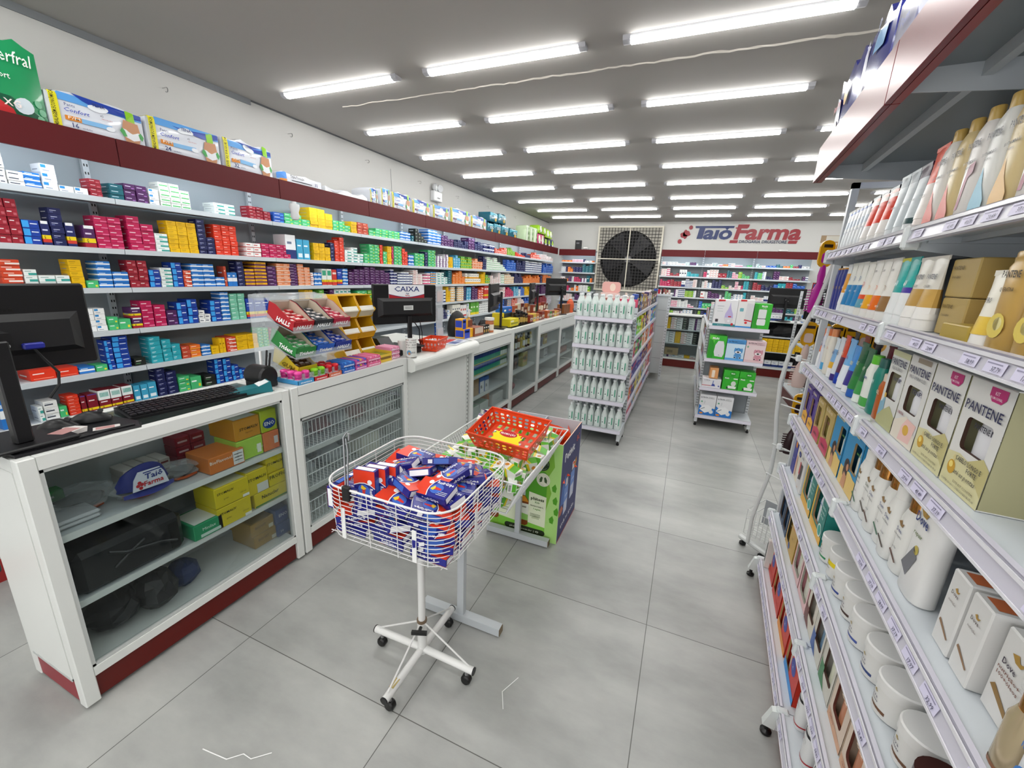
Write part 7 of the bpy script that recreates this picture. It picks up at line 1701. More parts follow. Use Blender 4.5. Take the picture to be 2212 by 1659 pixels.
o = tube_prod(.055, .13, [(.3,'#d8b84a'),(1,'#e2ded0')], '#e6e4e0', texts=[('PRO', .6, .01, '#3a3a44', .01)]); gplace(o, -.035, .375, z, 'small white and gold tube leaning beside the gold bottles, second shelf', 'tube')
for k in range(3):
    o = bottle_prod(.068, .04, .165, '#b59350', '#b59350', .9, .06, [('PANTENE', .74, .012, '#2a2414', .015), ('QUERATINA', .6, .007, '#4a3c1c', .01)], art=[(EL(0,.25,.35,.13,14), '#d8c25a'), (EL(.05,.27,.18,.07,12), '#e8dd9a')], shoulder=.9); gplace(o, -.04, .43+k*.078, z, 'rounded gold shampoo bottle with yellow bowl picture, %s from the tubes, second shelf' % ORD[k+1], 'bottle', 'rounded gold shampoo bottles')
# ---- shelf 3
z = RL[2]
T3 = [(-.885,'tube',.040,.17,[(.3,'#e4e4e6'),(.45,'#d8642a'),(.8,'#3a2c8a'),(1,'#e06a2a')],'#e0e0e2','navy and orange slim tube',('SOL','#f0e8e0')),
      (-.835,'bottle',.042,.19,'#cfd2dc','#c9ccd0','white slim bottle with round white cap',('SOL','#2a3a7a')),
      (-.775,'bottle',.046,.185,'#d6d2ca','#c46a3a','white bottle with terracotta cap and blue base',('FPS','#3a6a9a')),
      (-.71,'bottle',.052,.19,'#dcd6ca','#d88a5a','cream bottle with orange collar',('50','#c46a2a')),
      (-.64,'tube',.05,.155,[(.12,'#e4e4e6'),(.3,'#d8a83a'),(.7,'#7aa6d0'),(1,'#cfdae4')],'#e4e4e4','pale blue tube with picture band',('BABY','#2a4a8a')),
      (-.575,'tube',.05,.165,[(1,'#cfd4dc')],'#3a2c7a','silvery white tube with purple cap',('KIDS','#3a3a5a')),
      (-.51,'tube',.05,.18,[(.12,'#28409a'),(.45,'#5a2a4a'),(1,'#cc4a30')],'#1f3ca0','red orange tube with blue cap',('KIDS','#f4e0c8')),
      (-.435,'tube',.066,.175,[(.35,'#dce2ea'),(1,'#6fa8da')],'#e2e4e6','sky blue tube with small sun picture',('SUN','#c83a5a')),
      (-.365,'tube',.058,.16,[(.4,'#3a3484'),(1,'#3f86cc')],'#e0e0e2','blue tube with purple lower half',('KIDS','#e8e0a0')),
      (-.295,'tube',.064,.18,[(.3,'#2f7a3c'),(.6,'#2a6a3c'),(1,'#1d5434')],'#2a5aa8','dark green tube lettered DAZ',('DAZ','#cfe0c8')),
      (-.225,'tube',.06,.17,[(.3,'#3f8f4a'),(1,'#1f5a3a')],'#e0e6de','green tube with white cap',('OFF','#cfe0c8')),
      (-.155,'bottle',.056,.165,'#dfe1da','#5cb432','white bottle with bright green cap lettered repelderm',('derm','#2a4a8a')),
      (-.09,'bottle',.052,.165,'#1f7a6c','#2a5a54','teal bottle with small white palm picture',('SPF','#d8ece8')),
      (-.035,'bottle',.046,.13,'#a8541c','#c9b8a8','short amber brown bottle beside the first gift box',('OIL','#f0dcc0'))]
for (ly, ty, w_, h_, c, cap, lab, tx) in T3:
    if ty == 'tube': o = tube_prod(w_, h_, c, cap, texts=[(tx[0], .62, .012, tx[1], .015)])
    else: o = bottle_prod(w_, w_*.7, h_, c, cap, .72, .16, [(tx[0], .55, .012, tx[1], .015)], band=[(.05,.25,{'#d6d2ca':'#4a9ac8','#dfe1da':'#4aa04a'}.get(c, c))] if c in ('#d6d2ca', '#dfe1da') else None)
    gplace(o, -.045, ly, z, lab+', third shelf', 'tube' if ty == 'tube' else 'bottle')
for k in range(5):
    o = tube_prod(.055, .17, [(1, ['#3a3c40','#c4563a','#2a2c30','#8a2a3a','#1f5a3a'][k])], '#2a2a2a'); gplace(o, -.14, -.80+k*.14, z, '%s tube in the shaded back row of the third shelf' % ['dark grey','terracotta','black','maroon','forest green'][k], 'tube', 'back row tubes on the third shelf')
def kit_box(lab, ly, z, w, h, d, base, win, texts=(), polys=(), inner='#3a2418', bots=(), lx=-.03, side='#c4c09a', top=None, tilt=0.0):
    # gift box with a window cut in its front and the real bottles standing inside
    t = thing('gift_box', lab, 'box', GW(lx, ly, z+.0012), RZ+tilt)
    a, b, c, e = win[0]*w, win[1]*w, win[2]*h, win[3]*h; q = MB(); B = M(base, .4); I = M(inner, .7)
    q.box(-d, 0, 0, w, 0, .002, B); q.box(-d, 0, 0, w, h-.002, h, M(top or base, .4)); q.box(-d, -d+.002, 0, w, .002, h-.002, B); q.box(-d+.002, -.0015, 0, .002, .002, h-.002, M(side, .5)); q.box(-d+.002, -.0015, w-.002, w, .002, h-.002, M(side, .5))
    # front sheet with the opening
    cr = min(b-a, e-c)*.16; O = [(0,0),(w,0),(w,h),(0,h)]
    W_ = RR(a, b, c, e, cr)        # starts near top right, counter-clockwise
    def pt(p, l=0): return (.0002*l, p[0], p[1])
    idx = {0: (w, h), 1: (0, h), 2: (0, 0), 3: (w, 0)}
    for s in range(4):
        seg = W_[s*4:(s+1)*4]; corner = idx[s]
        for p0, p1 in zip(seg, seg[1:]): q.poly([pt(corner), pt(p1), pt(p0)], B)
        nxt = W_[((s+1) % 4)*4]; c2 = idx[(s+1) % 4]
        q.poly([pt(corner), pt(c2), pt(nxt), pt(seg[-1])], B)
    for p0, p1 in zip(W_, W_[1:]+W_[:1]): q.quad((0,p0[0],p0[1]),(0,p1[0],p1[1]),(-.006,p1[0],p1[1]),(-.006,p0[0],p0[1]), I)
    q.box(-.045, -.044, .003, w-.003, .003, h-.003, I)
    for n_, (pts, hx) in enumerate(polys): q.poly([(.0006+.00012*n_, p[0]*w, p[1]*h) for p in pts], M(hx, .4))
    for it in texts: q.text(it[0], (.0012+.00012*len(polys), it[1]*w, it[2]*h), (0,1,0), (0,0,1), it[3]*h, M(it[4], .4), bold=it[5] if len(it) > 5 else 0, width=it[6]*w if len(it) > 6 else None, shear=it[7] if len(it) > 7 else 0)
    q.build('carton', t)
    for (y, bw, bh, c0, tx, tc) in bots:
        q = MB(); n = 14; r = bw*w/2; hb = bh*h; S = []
        for (f, zz) in ((.9,.003),(1,.01),(1,hb*.75),(.8,hb*.88),(.5,hb*.93),(.5,hb)): S.append([(-.024+.016*f*math.cos(2*math.pi*j/n), y*w+r*f*math.sin(2*math.pi*j/n), zz) for j in range(n)])
        q.loft(S, M(c0, .3)); q.text(tx, (-.0065, y*w, (c+e)/2+h*.06), (0,1,0), (0,0,1), h*.05, M(tc, .4), bold=.015, width=min(bw*w*.8, .05)); q.build('bottle', t)
    return t
PT = '#2a2c50'
kit_box('first PANTENE gift box with oval window and blue ribbon print, lettered EQUILÍBRIO', -.005, z, .115, .205, .10, '#cfd0cc', (.15,.85,.38,.72), [('PANTENE', .5, .82, .085, PT, .012, .85), ('EQUILÍBRIO', .5, .76, .04, '#6a6a70', 0, .6)], [(RR(0,1,.93,1,.01), '#c4c49a'), ([(0,0),(1,0),(1,.2),(.6,.3),(0,.12)], '#a8a878'), ([(0,.08),(.3,.22),(.25,.42),(.1,.30),(0,.3)], '#7aa4b8'), (EL(.22,.40,.06,.035,10), '#c8a23a')], bots=[(.42,.42,.75,'#d8d8dc','PANTENE',PT),(.72,.4,.7,'#d4d4da','PA',PT)])
kit_box('second PANTENE gift box with slanted window, lettered PRO-VMIRACLES', .115, z, .13, .21, .10, '#d2d1ce', (.2,.82,.36,.66), [('PANTENE', .5, .80, .085, PT, .012, .85), ('PRO-VMIRACLES', .5, .74, .04, '#6a6a70', 0, .7), ('QUERATINA', .22, .30, .035, '#8a3a4a', .01, .3)], [(RR(.3,.85,.93,.985,.01), '#8f8272'), ([(0,0),(1,0),(1,.15),(.5,.32),(0,.2)], '#d8cfc0'), ([(.35,.02),(.85,.05),(.95,.28),(.55,.30),(.4,.2)], '#e0b8b0'), (EL(.6,.17,.13,.06,14), '#d0a43a')], bots=[(.4,.36,.68,'#d8d8dc','TEN',PT),(.7,.36,.66,'#d4d4da','PA',PT)])
for k in range(2):
    ly = .25+k*.142; w_ = .136
    kit_box('large PANTENE gift box lettered CABELO LONGO E FORTE with pink badge, %s one' % ('farther', 'nearer')[k], ly, z, w_, .212, .12, '#d4d3d0', (.2,.82,.37,.66), [('PANTENE', .5, .72, .085, PT, .012, .86), ('KIT', .68, .915, .03, '#f0d8e4', .01), ('PROMOCIONAL', .68, .88, .022, '#f0d8e4', .01, .26), ('CABELO LONGO E', .58, .27, .042, '#2a2a34', .008, .62), ('FORTE', .7, .215, .042, '#2a2a34', .008, .24), ('até as pontas', .58, .15, .045, '#2a2a34', 0, .55, .35), ('ESTE KIT CONTÉM', .62, .075, .022, '#6a6650', 0, .5), ('CONTÉM 350 ml + 1 CONDICIONADOR 175 ml', .5, .035, .022, '#5a5648', 0, .86)], [([(0,0),(1,0),(1,.34),(.82,.40),(.6,.30),(.3,.33),(0,.30)], '#cdc79a'), ([(.5,.3),(.82,.40),(1,.34),(1,.1),(.75,.2)], '#b9b07a'), ([(.50,.97),(.86,.97),(.86,.90),(.78,.855),(.58,.855),(.50,.90)], '#b4246e'), (EL(.2,.18,.10,.065,16), '#c09424'), (EL(.18,.20,.05,.03,12), '#e4cf70'), (EL(.22,.27,.035,.03,10), '#cdbf88')], bots=[(.48,.5,.74,'#d6d6da','PANTENE','#2a2a3a'),(.80,.3,.62,'#cfcfd4','NE','#2a2a3a')], side='#a09c78', top='#c9c8c4')
# ---- shelf 4
z = RL[3]
DK = [(-.91,.115,'#4a2f86','#dda42a','purple gift box with yellow tag, first on the fourth shelf','DERMA'),(-.785,.115,'#4a2f86','#dda42a','purple gift box with yellow tag, second on the fourth shelf','DERMA'),(-.655,.125,'#b39a58','#b82a52','golden gift box with crimson tag, first on the fourth shelf','ELSÉVE'),(-.51,.14,'#b39a58','#b82a52','golden gift box with crimson tag, second on the fourth shelf','ELSÉVE'),(-.355,.155,'#2a86b8','#d8c27a','bright blue gift box with curly haired woman, first on the fourth shelf','amacihair'),(-.185,.165,'#2a86b8','#d8c27a','bright blue gift box with curly haired woman, second on the fourth shelf','amacihair')]
for i, (ly, w_, c, c2, lab, tx) in enumerate(DK):
    blue = i > 3; pol = [([(.05,.02),(.95,.02),(.95,.28),(.6,.34),(.05,.25)], c2)]
    if blue: pol += [(RR(0,1,0,.3,.02), '#d8b86a'), (EL(.36,.38,.16,.11,14), '#2c1c16'), (EL(.34,.27,.14,.12,14), '#2c1c16'), (EL(.42,.36,.07,.06,12), '#b9805a'), ([(.22,.02),(.5,.02),(.5,.22),(.3,.26)], '#c08a64')]
    if blue: kit_box(lab, ly, z, w_, .20, .14, c, (.5,.93,.36,.82), [(tx, .4, .91, .07, '#dcc88a', .01, .7)], pol, '#8a7452', [(.72,.4,.8,'#d8dcd0','amaci','#4a8a3a')], side=c, top=c)
    else: kit_box(lab, ly, z, w_, .175, .13, c, (.12,.62,.32,.80), [(tx, .4, .9, .06, '#e8dcc0', .01, .7), ('GRÁTIS', .5, .13, .06, '#3a2a2a', .01, .5)], pol, '#8a7050', [(.4,.45,.8,'#cfd0d6' if i < 2 else '#b9c88a','DERMA','#8a3a5a')], side=c, top=c)
GOLD = M('#a8763c', .18, .8)
for k, ly in enumerate([.018, .075, .135, .195, .255, .315]):
    gold = k in (1, 2, 3, 5); o = bottle_prod(.054, .04, .185, '#dddcd8', '#dedcd8', .74, .17, [('Dove', .52, .010, '#4a5a4a' if k < 2 else '#2a3a7a', .01), ('hidratante', .46, .006, '#5a5a60', 0), ('poder', .30, .006, '#5a5a60', 0)], capm=GOLD if gold else None, art=[(a, c) for a, c in bird(-.05/.054*.054, .62, 6)][:0]+[([(-.25,.64),(-.05,.60),(.15,.60),(.25,.66),(.08,.63),(0,.68)], '#8a6a3a'), ([(-.4,.22),(.3,.14),(.42,.155),(-.3,.25)], ['#3a6a4a','#4a3a2a','#5a3a2a'][k % 3])])
    gplace(o, -.042-.006*(k % 2), ly, z, 'white Dove bottle with %s cap, %s in the row on the fourth shelf' % ('bronze' if gold else 'white', ORD[k+1]), 'bottle', 'white Dove bottles on the fourth shelf')
for k in range(3):
    o = bottle_prod(.054, .04, .175, '#d0cfcb', '#8a6a3a', .74, .17, capm=GOLD); gplace(o, -.12, .06+k*.10, z, 'white bottle with bronze cap in the back row of the fourth shelf, %s of three' % ORD[k+1], 'bottle', 'back row bottles on the fourth shelf')
o = bottle_prod(.095, .05, .225, '#dedddb', '#dedddb', .3, .02, [('Dove', .72, .022, '#2a3a7a', .02), ('repair', .60, .010, '#6a7a4a', .01)], shoulder=.9, art=[([(-.2,.86),(-.05,.80),(.12,.80),(.22,.88),(.08,.84),(0,.90)], '#a8843a'), ([(-.35,.25),(.0,.50),(.22,.42),(-.02,.18)], '#6a6a70'), (EL(.10,.48,.10,.045,12), '#b9a84a')])
gplace(o, -.05, .40, z, 'big white Dove bottle with grey hair strand picture on the fourth shelf', 'bottle')
for k in range(2):
    gbox('tall white Dove carton with shiny bronze top, %s of two on the fourth shelf' % ORD[k+1], .52+k*.065, z, .055, .15, .10, '#d4d3d1', [('Dove', .5, .72, .05, '#4a3a34', .01), ('nutrição', .5, .62, .035, '#6a5a54', 0)], [([(.4,.80),(.5,.77),(.6,.77),(.68,.81),(.55,.79),(.5,.83)], '#a8843a'), ([(.15,.30),(.8,.18),(.85,.20),(.2,.34)], '#8a6a4a')], lx=-.035, top='#b9643a')
gbox('larger white Dove carton lettered nutrição 100+óleos on the fourth shelf', .65, z, .085, .145, .11, '#d8d7d5', [('Dove', .35, .62, .07, '#3a3040', .015), ('nutrição+', .42, .54, .045, '#7a4a3a', .01, .6), ('100+óleos', .42, .47, .045, '#7a4a3a', .01, .6)], [([(.3,.80),(.42,.74),(.56,.74),(.68,.82),(.52,.78),(.45,.84)], '#a8843a'), ([(.1,.30),(.75,.12),(.85,.15),(.2,.36)], '#8a6a34')], lx=-.05)
o = bottle_prod(.04, .035, .13, M('#b9a888', .2, .4), '#6a4a2c', .75, .22, capm=GOLD, band=[(.0,.06,'#8a5a3a')]); gplace(o, -.03, .772, z, 'champagne serum bottle with brown metallic cap near the picture edge', 'bottle')
o = bottle_prod(.07, .045, .15, '#dcdee2', '#d8dade', .5, .1, [('Dove', .68, .016, '#2a3a7a', .02), ('hidratação', .54, .008, '#3a6ab0', .01)], art=[(EL(0,.3,.32,.12,16), '#3a78c0'), (EL(.08,.32,.18,.06,14), '#cfd8e8')]); gplace(o, -.03, .835, z, 'Dove bottle with blue swirl at the picture edge of the fourth shelf', 'bottle')
# ---- shelf 5
z = RL[4]
gbox('navy blue care box with orange seal, first on the fifth shelf', -.90, z, .075, .175, .10, '#2c2f86', [('care', .5, .4, .05, '#d8d8e8')], [(EL(.6,.82,.25,.09,12), '#d8862a')])
gbox('cream NIVEA set box with navy oval, second on the fifth shelf', -.815, z, .10, .185, .10, '#dcd3c2', [('NIVEA', .5, .85, .05, '#22307a', .01), ('nivea', .65, .7, .04, '#e8e8f0', .01)], [(EL(.65,.72,.25,.07,14), '#22307a'), ([(.1,.1),(.5,.1),(.4,.6),(.1,.6)], '#c8a08a')])
gbox('white NIVEA box with dark slanted window, third on the fifth shelf', -.70, z, .10, .165, .09, '#d4d2d0', [('NIVEA', .5, .88, .05, '#3a3a44', .01), ('lat', .5, .06, .07, '#b87a2a', .01)], [([(.2,.25),(.7,.35),(.75,.75),(.35,.72)], '#3a2a2e'), (RR(.15,.35,.4,.75,.03), '#b82a34')], lx=-.025)
for k in range(2):
    kit_box('teal and yellow gift box with white bottle in arched window, %s on the fifth shelf' % ORD[k+1], -.575+k*.20, z, .185, .185, .14, '#1f7a72', (.14,.62,.22,.86), [('Rápido', .8, .70, .06, '#bfe0d8', .005, .3), ('Expositor', .8, .6, .06, '#bfe0d8', .005, .32), ('fácil', .8, .5, .06, '#bfe0d8', .005, .2)], [([(0,0),(1,0),(1,.16),(0,.2)], '#d8a42a'), ([(0,0),(.1,0),(.1,.9),(0,1)], '#dcb03a'), (EL(.8,.24,.14,.13,14), '#dfe8e2'), (EL(.8,.24,.11,.10,14), '#2a9a8a')], '#8a6a48', [(.38,.42,.86,'#d6dce2','Lux','#2a6aa8')], side='#1f7a72', top='#1c6e66')
JW = M('#d3d2cf', .35)
for k, ly in enumerate([-.115, -.028, .062, .155, .252, .352, .455, .562]):
    t2 = empty('cream_jar'); q = MB(); q.lathe([(.038,0),(.0425,.004),(.0425,.066)], JW, n=28)
    c1 = ['#3a8a5a','#d8c21c','#3a4a8a','#4a3a34','#4a5a9a','#3a4a7a','#6a4a34','#6a4a34'][k]
    for i in range(9):
        a0 = -.75+i*.166; a1 = a0+.168; r = .0430
        if k == 1 or i > 2: q.quad((r*math.cos(a0),r*math.sin(a0),.040 if k == 1 else .018-.0006*i),(r*math.cos(a1),r*math.sin(a1),.040 if k == 1 else .018-.0006*i),(r*math.cos(a1),r*math.sin(a1),.055 if k == 1 else .0205),(r*math.cos(a0),r*math.sin(a0),.055 if k == 1 else .0205), M(c1, .4))
    for i, ch in enumerate('Dove'):
        a = -.22+i*.14; q.text(ch, (.0434*math.cos(a), .0434*math.sin(a), .038), (-math.sin(a), math.cos(a), 0), (0,0,1), .007, M('#3a3a5a' if k != 1 else '#2a2a20'), bold=.01)
    for i in range(8): 
        a = -.4+i*.09; q.quad((.0432*math.cos(a),.0432*math.sin(a),.029),(.0432*math.cos(a+.06),.0432*math.sin(a+.06),.029),(.0432*math.cos(a+.06),.0432*math.sin(a+.06),.032),(.0432*math.cos(a),.0432*math.sin(a),.032), M('#7a7a80'))
    q.poly([(.0436, p[0], p[1]) for p in [(-.006,.052),(-.001,.049),(.004,.049),(.008,.053),(.003,.051),(.0,.055)]], M('#a08a4a')); q.build('pot', t2)
    q = MB(); q.lathe([(.044,.066),(.0455,.067),(.0455,.088),(.0425,.091),(.010,.0915)], M('#d6d5d3', .32), n=32); q.build('lid', t2)
    gplace(t2, -.060-.004*(k % 2), ly, z, 'white lidded cream jar %s, %s from the teal boxes on the fifth shelf' % (['with green mark','with yellow band','with blue mark','with dark band','lettered Dove','with navy band','with bronze band','with copper band'][k], ORD[k+1]), 'jar', 'white cream jars on the fifth shelf')
q = MB(); q.lathe([(.042,0),(.042,.07),(.044,.072),(.044,.095),(.01,.097)], M('#3a1c18', .3), n=24); gplace(q.build('cream_jar'), -.05, .665, z, 'dark brown lidded jar at the near end of the fifth shelf', 'jar')
for k in range(4):
    q = MB(); q.lathe([(.042,0),(.0425,.066),(.045,.067),(.045,.09),(.01,.0915)], JW, n=20); gplace(q.build('cream_jar'), -.165, .02+k*.13, z, 'white jar in the shaded back row of the fifth shelf, %s of four' % ORD[k+1], 'jar', 'back row jars on the fifth shelf')
# ---- shelf 6
z = RL[5]
for k in range(2): kit_box('dark blue box with orange OFF tag and clear bottle, %s on the sixth shelf' % ORD[k+1], -.90+k*.115, z, .105, .165, .09, '#27405e', (.15,.8,.12,.75), [('OX', .7, .88, .07, '#2a2a2a', .015)], [(RR(.5,.95,.8,1,.04), '#d8862a')], '#3a2c24', [(.45,.5,.9,'#c8d4d8','ox','#4a6a8a')], side='#2a4a70', top='#1f3450')
kit_box('golden OX gift box with dark window and blue round seal, sixth shelf', -.665, z, .20, .17, .10, '#c09a48', (.08,.38,.15,.8), [('OX', .65, .72, .16, '#d8404a', .0), ('OX', .65, .45, .06, '#5a3a1a', .01)], [(EL(.45,.14,.09,.09,12), '#2a4a8a')], '#2f2f22', [(.23,.22,.8,'#3a3a2c','ox','#c8c8a0')], side='#b08a3c', top='#b08a3c')
for k in range(2): kit_box('pink edged white gift box with small golden square, %s on the sixth shelf' % ORD[k+1], -.445+k*.15, z, .14, .18, .10, '#d8b0b0', (.10,.90,.14,.88), [('RICCA', .5, .93, .05, '#8a5a5a')], [], '#8f8f84', [(.5,.85,.85,'#d2d0c2','natur','#8a9a3a')], side='#c88a90', top='#d8a8a8')
DV = [('#cfc8ba', '#6a3a34', 'brown', -.145), ('#c8c4ba', '#3a5a9a', 'blue', -.025), ('#c9c5ba', '#3f7a4c', 'green', .105)]
for i, (c, c2, nmx, ly) in enumerate(DV):
    kit_box('cream Dove gift box with rounded window and %s corner, sixth shelf' % nmx, ly, z, .118, .205, .10, c, (.22,.88,.22,.82), [('Dove', .5, .88, .05, '#8a6a4a', .005, .3)], [([(0,0),(.55,0),(.0,.35)], c2), (RR(0,.30,.02,.30,.03), c2)], '#4a342c', [(.55,.5,.86,['#d8cfc4','#5a7a94','#cfd0ba'][i],'Dove','#6a5a4a')], side=c, top='#bdb7aa')
for k in range(3): kit_box('cream OX gift box with reddish bottle in a slanted window, %s on the sixth shelf' % ORD[k+1], .235+k*.135, z, .125, .205, .10, '#d2bfae', (.16,.78,.2,.72), [('OX', .6, .82, .13, '#a02a34', .0), ('cachos', .3, .08, .05, '#8a3a34', 0)], [([(.0,0),(1,0),(1,.1),(0,.14)], '#c89a7a')], '#5a2c22', [(.45,.46,.74,'#b87a5a','ox','#f0d8c0')], side='#c4ae98', top='#c4ae98')
# ---- shelf 7 (base)
z = RL[6]
for k in range(4):
    w_ = .175; kit_box('red gift box with blue oval and pale bottle, %s on the base shelf' % ORD[k+1], -.90+k*.222, z, .20, .235, .12, '#c8321c', (.06,.42,.10,.72), [('hidramais', .68, .82, .05, '#f0dcd4', .005, .5), ('2L', .62, .40, .05, '#d8dcf0', .01)], [(EL(.62,.42,.17,.13,16), '#2c3f9c'), ([(0,0),(1,0),(1,.12),(0,.16)], ['#c8321c','#c8321c','#dd8a1c','#2a8ad0'][k]), ([(.48,.62),(.54,.62),(.50,.95),(.45,.95)], '#e8dcd6')], '#a88a5a', [(.24,.32,.72,'#d6cfc2','hm','#8a2a2a')], side='#b82c1a', top='#b82c1a')
gbox('tall white label box leaning on the first red gift box of the base shelf', -.88, z, .03, .16, .10, '#d0ccc8', [], [], dec=[(.2,.8,.2,.9,'#4a4a4a')], lx=-.006)
for k in range(6):
    o = bottle_prod(.05, .045, .175, '#dcdcdc', '#141416', .8, .20, [('TODDYCOOL', .5, .007, '#2a2a34', .01), ('SHAMPOO', .42, .005, '#4a4a54', 0)], band=[(.78,.86,'#1a1a1c'),(.10,.14,'#a82a34')])
    gplace(o, -.05-.02*(k % 2), .03+k*.062, z, 'white bottle with black cap on the base shelf, %s from the red boxes' % ORD[k+1], 'bottle', 'white bottles with black caps on the base shelf')
gbox('tan carton at the near end of the base shelf', .42, z, .12, .15, .12, '#a8844a', [], [([(.1,.1),(.6,.1),(.5,.7)], '#2a1c1c')])
# ---- packs on top of this gondola
def diaper_pack(lab, loc, w, d, h, base, rz=0.0, items=(), polys=(), grp=None, strip=None, seed=0, sag=.01, cat='pack', gloss=.18, name='diaper_pack'):
    # soft plastic pack, front face +x, w along y; bulging loft with a wrinkled wrap
    rd = random.Random(seed); t = thing(name, lab, cat, loc, rz, grp); q = MB(); B = M(base, gloss, coat=.3); n = 9
    def P(u, v, face):       # u along y, v up
        bul = (1-(2*u-1)**4)*(1-(2*v-1)**4); return bul
    N = 8
    def grid(fn, m):
        vs = [fn(i/N, j/N) for j in range(N+1) for i in range(N+1)]
        fs = [(j*(N+1)+i, j*(N+1)+i+1, (j+1)*(N+1)+i+1, (j+1)*(N+1)+i) for j in range(N) for i in range(N)]; q.add(vs, fs, m, True)
    ct = [[rd.uniform(-sag, sag)*.5 for i in range(N+1)] for j in range(N+1)]
    def top(u): return h-sag*abs(math.sin(u*7+seed))-.012*(abs(2*u-1)**6)
    grid(lambda u, v: (P(u,v,0)*.009, u*w, v*top(u)), B)
    grid(lambda u, v: (-d-P(u,v,0)*.01, (1-u)*w, v*top(1-u)), B)
    grid(lambda u, v: (-d*(1-u), -P(u,v,0)*.012, v*top(0)), B); grid(lambda u, v: (-d*u, w+P(u,v,0)*.012, v*top(1)), B)
    grid(lambda u, v: (-d*v, u*w, top(u)+P(u,v,0)*.008), B)
    for n_, (pts, hx) in enumerate(polys):
        pl = []
        for p in pts: 
            b = P(min(1,max(0,p[0])), min(1,max(0,p[1])), 0); pl.append((b*.009+.0050+.0004*n_, p[0]*w, p[1]*top(p[0])))
        # fan of narrow pieces so the print follows the bulge
        c = (sum(p[0] for p in pts)/len(pts), sum(p[1] for p in pts)/len(pts)); cb = P(c[0], c[1], 0); C = (cb*.009+.0052+.0004*n_, c[0]*w, c[1]*top(c[0]))
        for a, b in zip(pl, pl[1:]+pl[:1]): q.poly([C, a, b], M(hx, .3))
    for it in items:
        b = P(it[1], it[2], 0); q.text(it[0], (b*.009+.0065+.0004*len(polys), it[1]*w, it[2]*h), (0,1,0), (0,0,1), it[3]*h, M(it[4], .35), bold=it[5] if len(it) > 5 else .01, width=it[6]*w if len(it) > 6 else None, shear=it[7] if len(it) > 7 else 0)
    o = q.build('wrapped_pack', t)
    if strip:
        q = MB(); s0, s1, sc, tx = strip
        ring = [(-d, .001),(.003,.001)]+[(P((s0+s1)/2, v, 0)*.009+.010, v*top(.1)) for v in (.1,.3,.5,.7,.9)]+[(.002, top(s0)+.002), (-d, top(s0)+.002)]
        for a, b in zip(ring, ring[1:]): q.quad((a[0],s0*w,a[1]),(a[0],s1*w,a[1]),(b[0],s1*w,b[1]),(b[0],s0*w,b[1]), M(sc, .3))
        if tx: q.text(tx, (.0215, (s0+s1)/2*w, h*.5), (0,0,1), (0,-1,0), (s1-s0)*w*.5, M('#2a2a14'), bold=.015, width=h*.8)
        q.build('yellow_strip', t)
    return t
TZ = 2.0845
NV2 = '#232a86'
diaper_pack('blue diaper pack in shiny wrap at the far end over the right gondola', GW(.085, -.93, TZ), .34, .30, .33, NV2, RZ, [('Pom Pom', .25, .55, .08, '#c83a4a', .02, .35)], [([(0,0),(.45,0),(.35,.7),(0,.8)], '#b9bcd0'), (EL(.25,.3,.12,.2,12), '#c88a6a'), (EL(.6,.7,.1,.15,10), '#d8a82a')], seed=3, sag=.05)
diaper_pack('blue diaper pack with pale P size square over the right gondola joint', GW(.085, -.56, TZ), .30, .30, .31, NV2, RZ, [('P', .62, .78, .12, '#16307a', .02)], [(RR(.5,.85,.7,.93,.03), '#3f8cc4'), ([(0,0),(.3,0),(.2,.9),(0,1)], '#c4c6d8')], seed=5, sag=.05)
for k in range(4):
    diaper_pack('clear wrapped white diaper pack with blue print, %s in line over the near bay' % ORD[k+1], GW(.085, -.24+k*.30, TZ), .28, .30, .27+.02*(k % 2), ['#c4c4d8','#2a348e','#c4c6d6','#2a348e'][k], RZ, [('Pom', .5, .5, .1, '#2a3a9a', .02)], [([(.5,0),(1,0),(1,1),(.7,1)], NV2 if k % 2 == 0 else '#c4c6da')], seed=7+k, sag=.03, grp='wrapped packs over the near bay')
# ================================================================ curved wire rack with brushes at the far end of the gondola
BR = M('#c9cbca', .3)
t = thing('brush_rack', 'curved white tube rack with hooks and a wire basket, at the gondola end', 'rack', (0, 0, 0))
C_ = [(.645,1.71),(.626,1.592),(.603,1.466),(.572,1.359),(.536,1.239),(.522,1.058),(.536,.876),(.562,.69),(.566,.531),(.541,.359),(.525,.225),(.528,.05)]
q = MB(); q.tube([(x, 2.6, z_) for x, z_ in C_], .0105, BR, n=10); q.build('curved_tube', t)
q = MB(); q.tube([(x+.33, 2.72, z_) for x, z_ in C_], .0105, BR, n=10); q.build('curved_tube', t)
q = MB(); q.box(.612, .64, 2.475, 2.50, .05, 2.03, UP); q.box(.612, .95, 2.475, 2.50, 2.005, 2.03, UP); q.box(.93, .955, 2.475, 2.50, .05, 2.03, UP); q.box(.64, .93, 2.478, 2.49, 1.2, 1.98, M('#a9adb0')) if False else None; q.build('post_frame', t)
q = MB(); q.tube([(.495,2.665,.045),(.60,2.545,.045),(.66,2.48,.045)], .015, BR, n=8)
for (x, y) in ((.512, 2.645), (.60, 2.55)): q.lathe([(.010,0),(.019,.006),(.019,.018),(.006,.026),(.006,.036)], BLACK, n=12, c=(x, y, 0))
q.build('base_bar', t)
q = MB()
for z_ in (.10, .20, .26): q.tube([(.50,2.62,z_),(.66,2.50,z_),(.80,2.66,z_),(.62,2.80,z_)], .003, BR, n=4, closed=True)
for k in range(9):
    f = k/8; q.tube([(.50+.12*f, 2.62+.18*f, .10), (.66+.14*f, 2.50+.16*f, .10)], .0022, BR, n=4); q.tube([(.50+.16*f, 2.62-.12*f, .10), (.50+.16*f, 2.62-.12*f, .26)], .0022, BR, n=4)
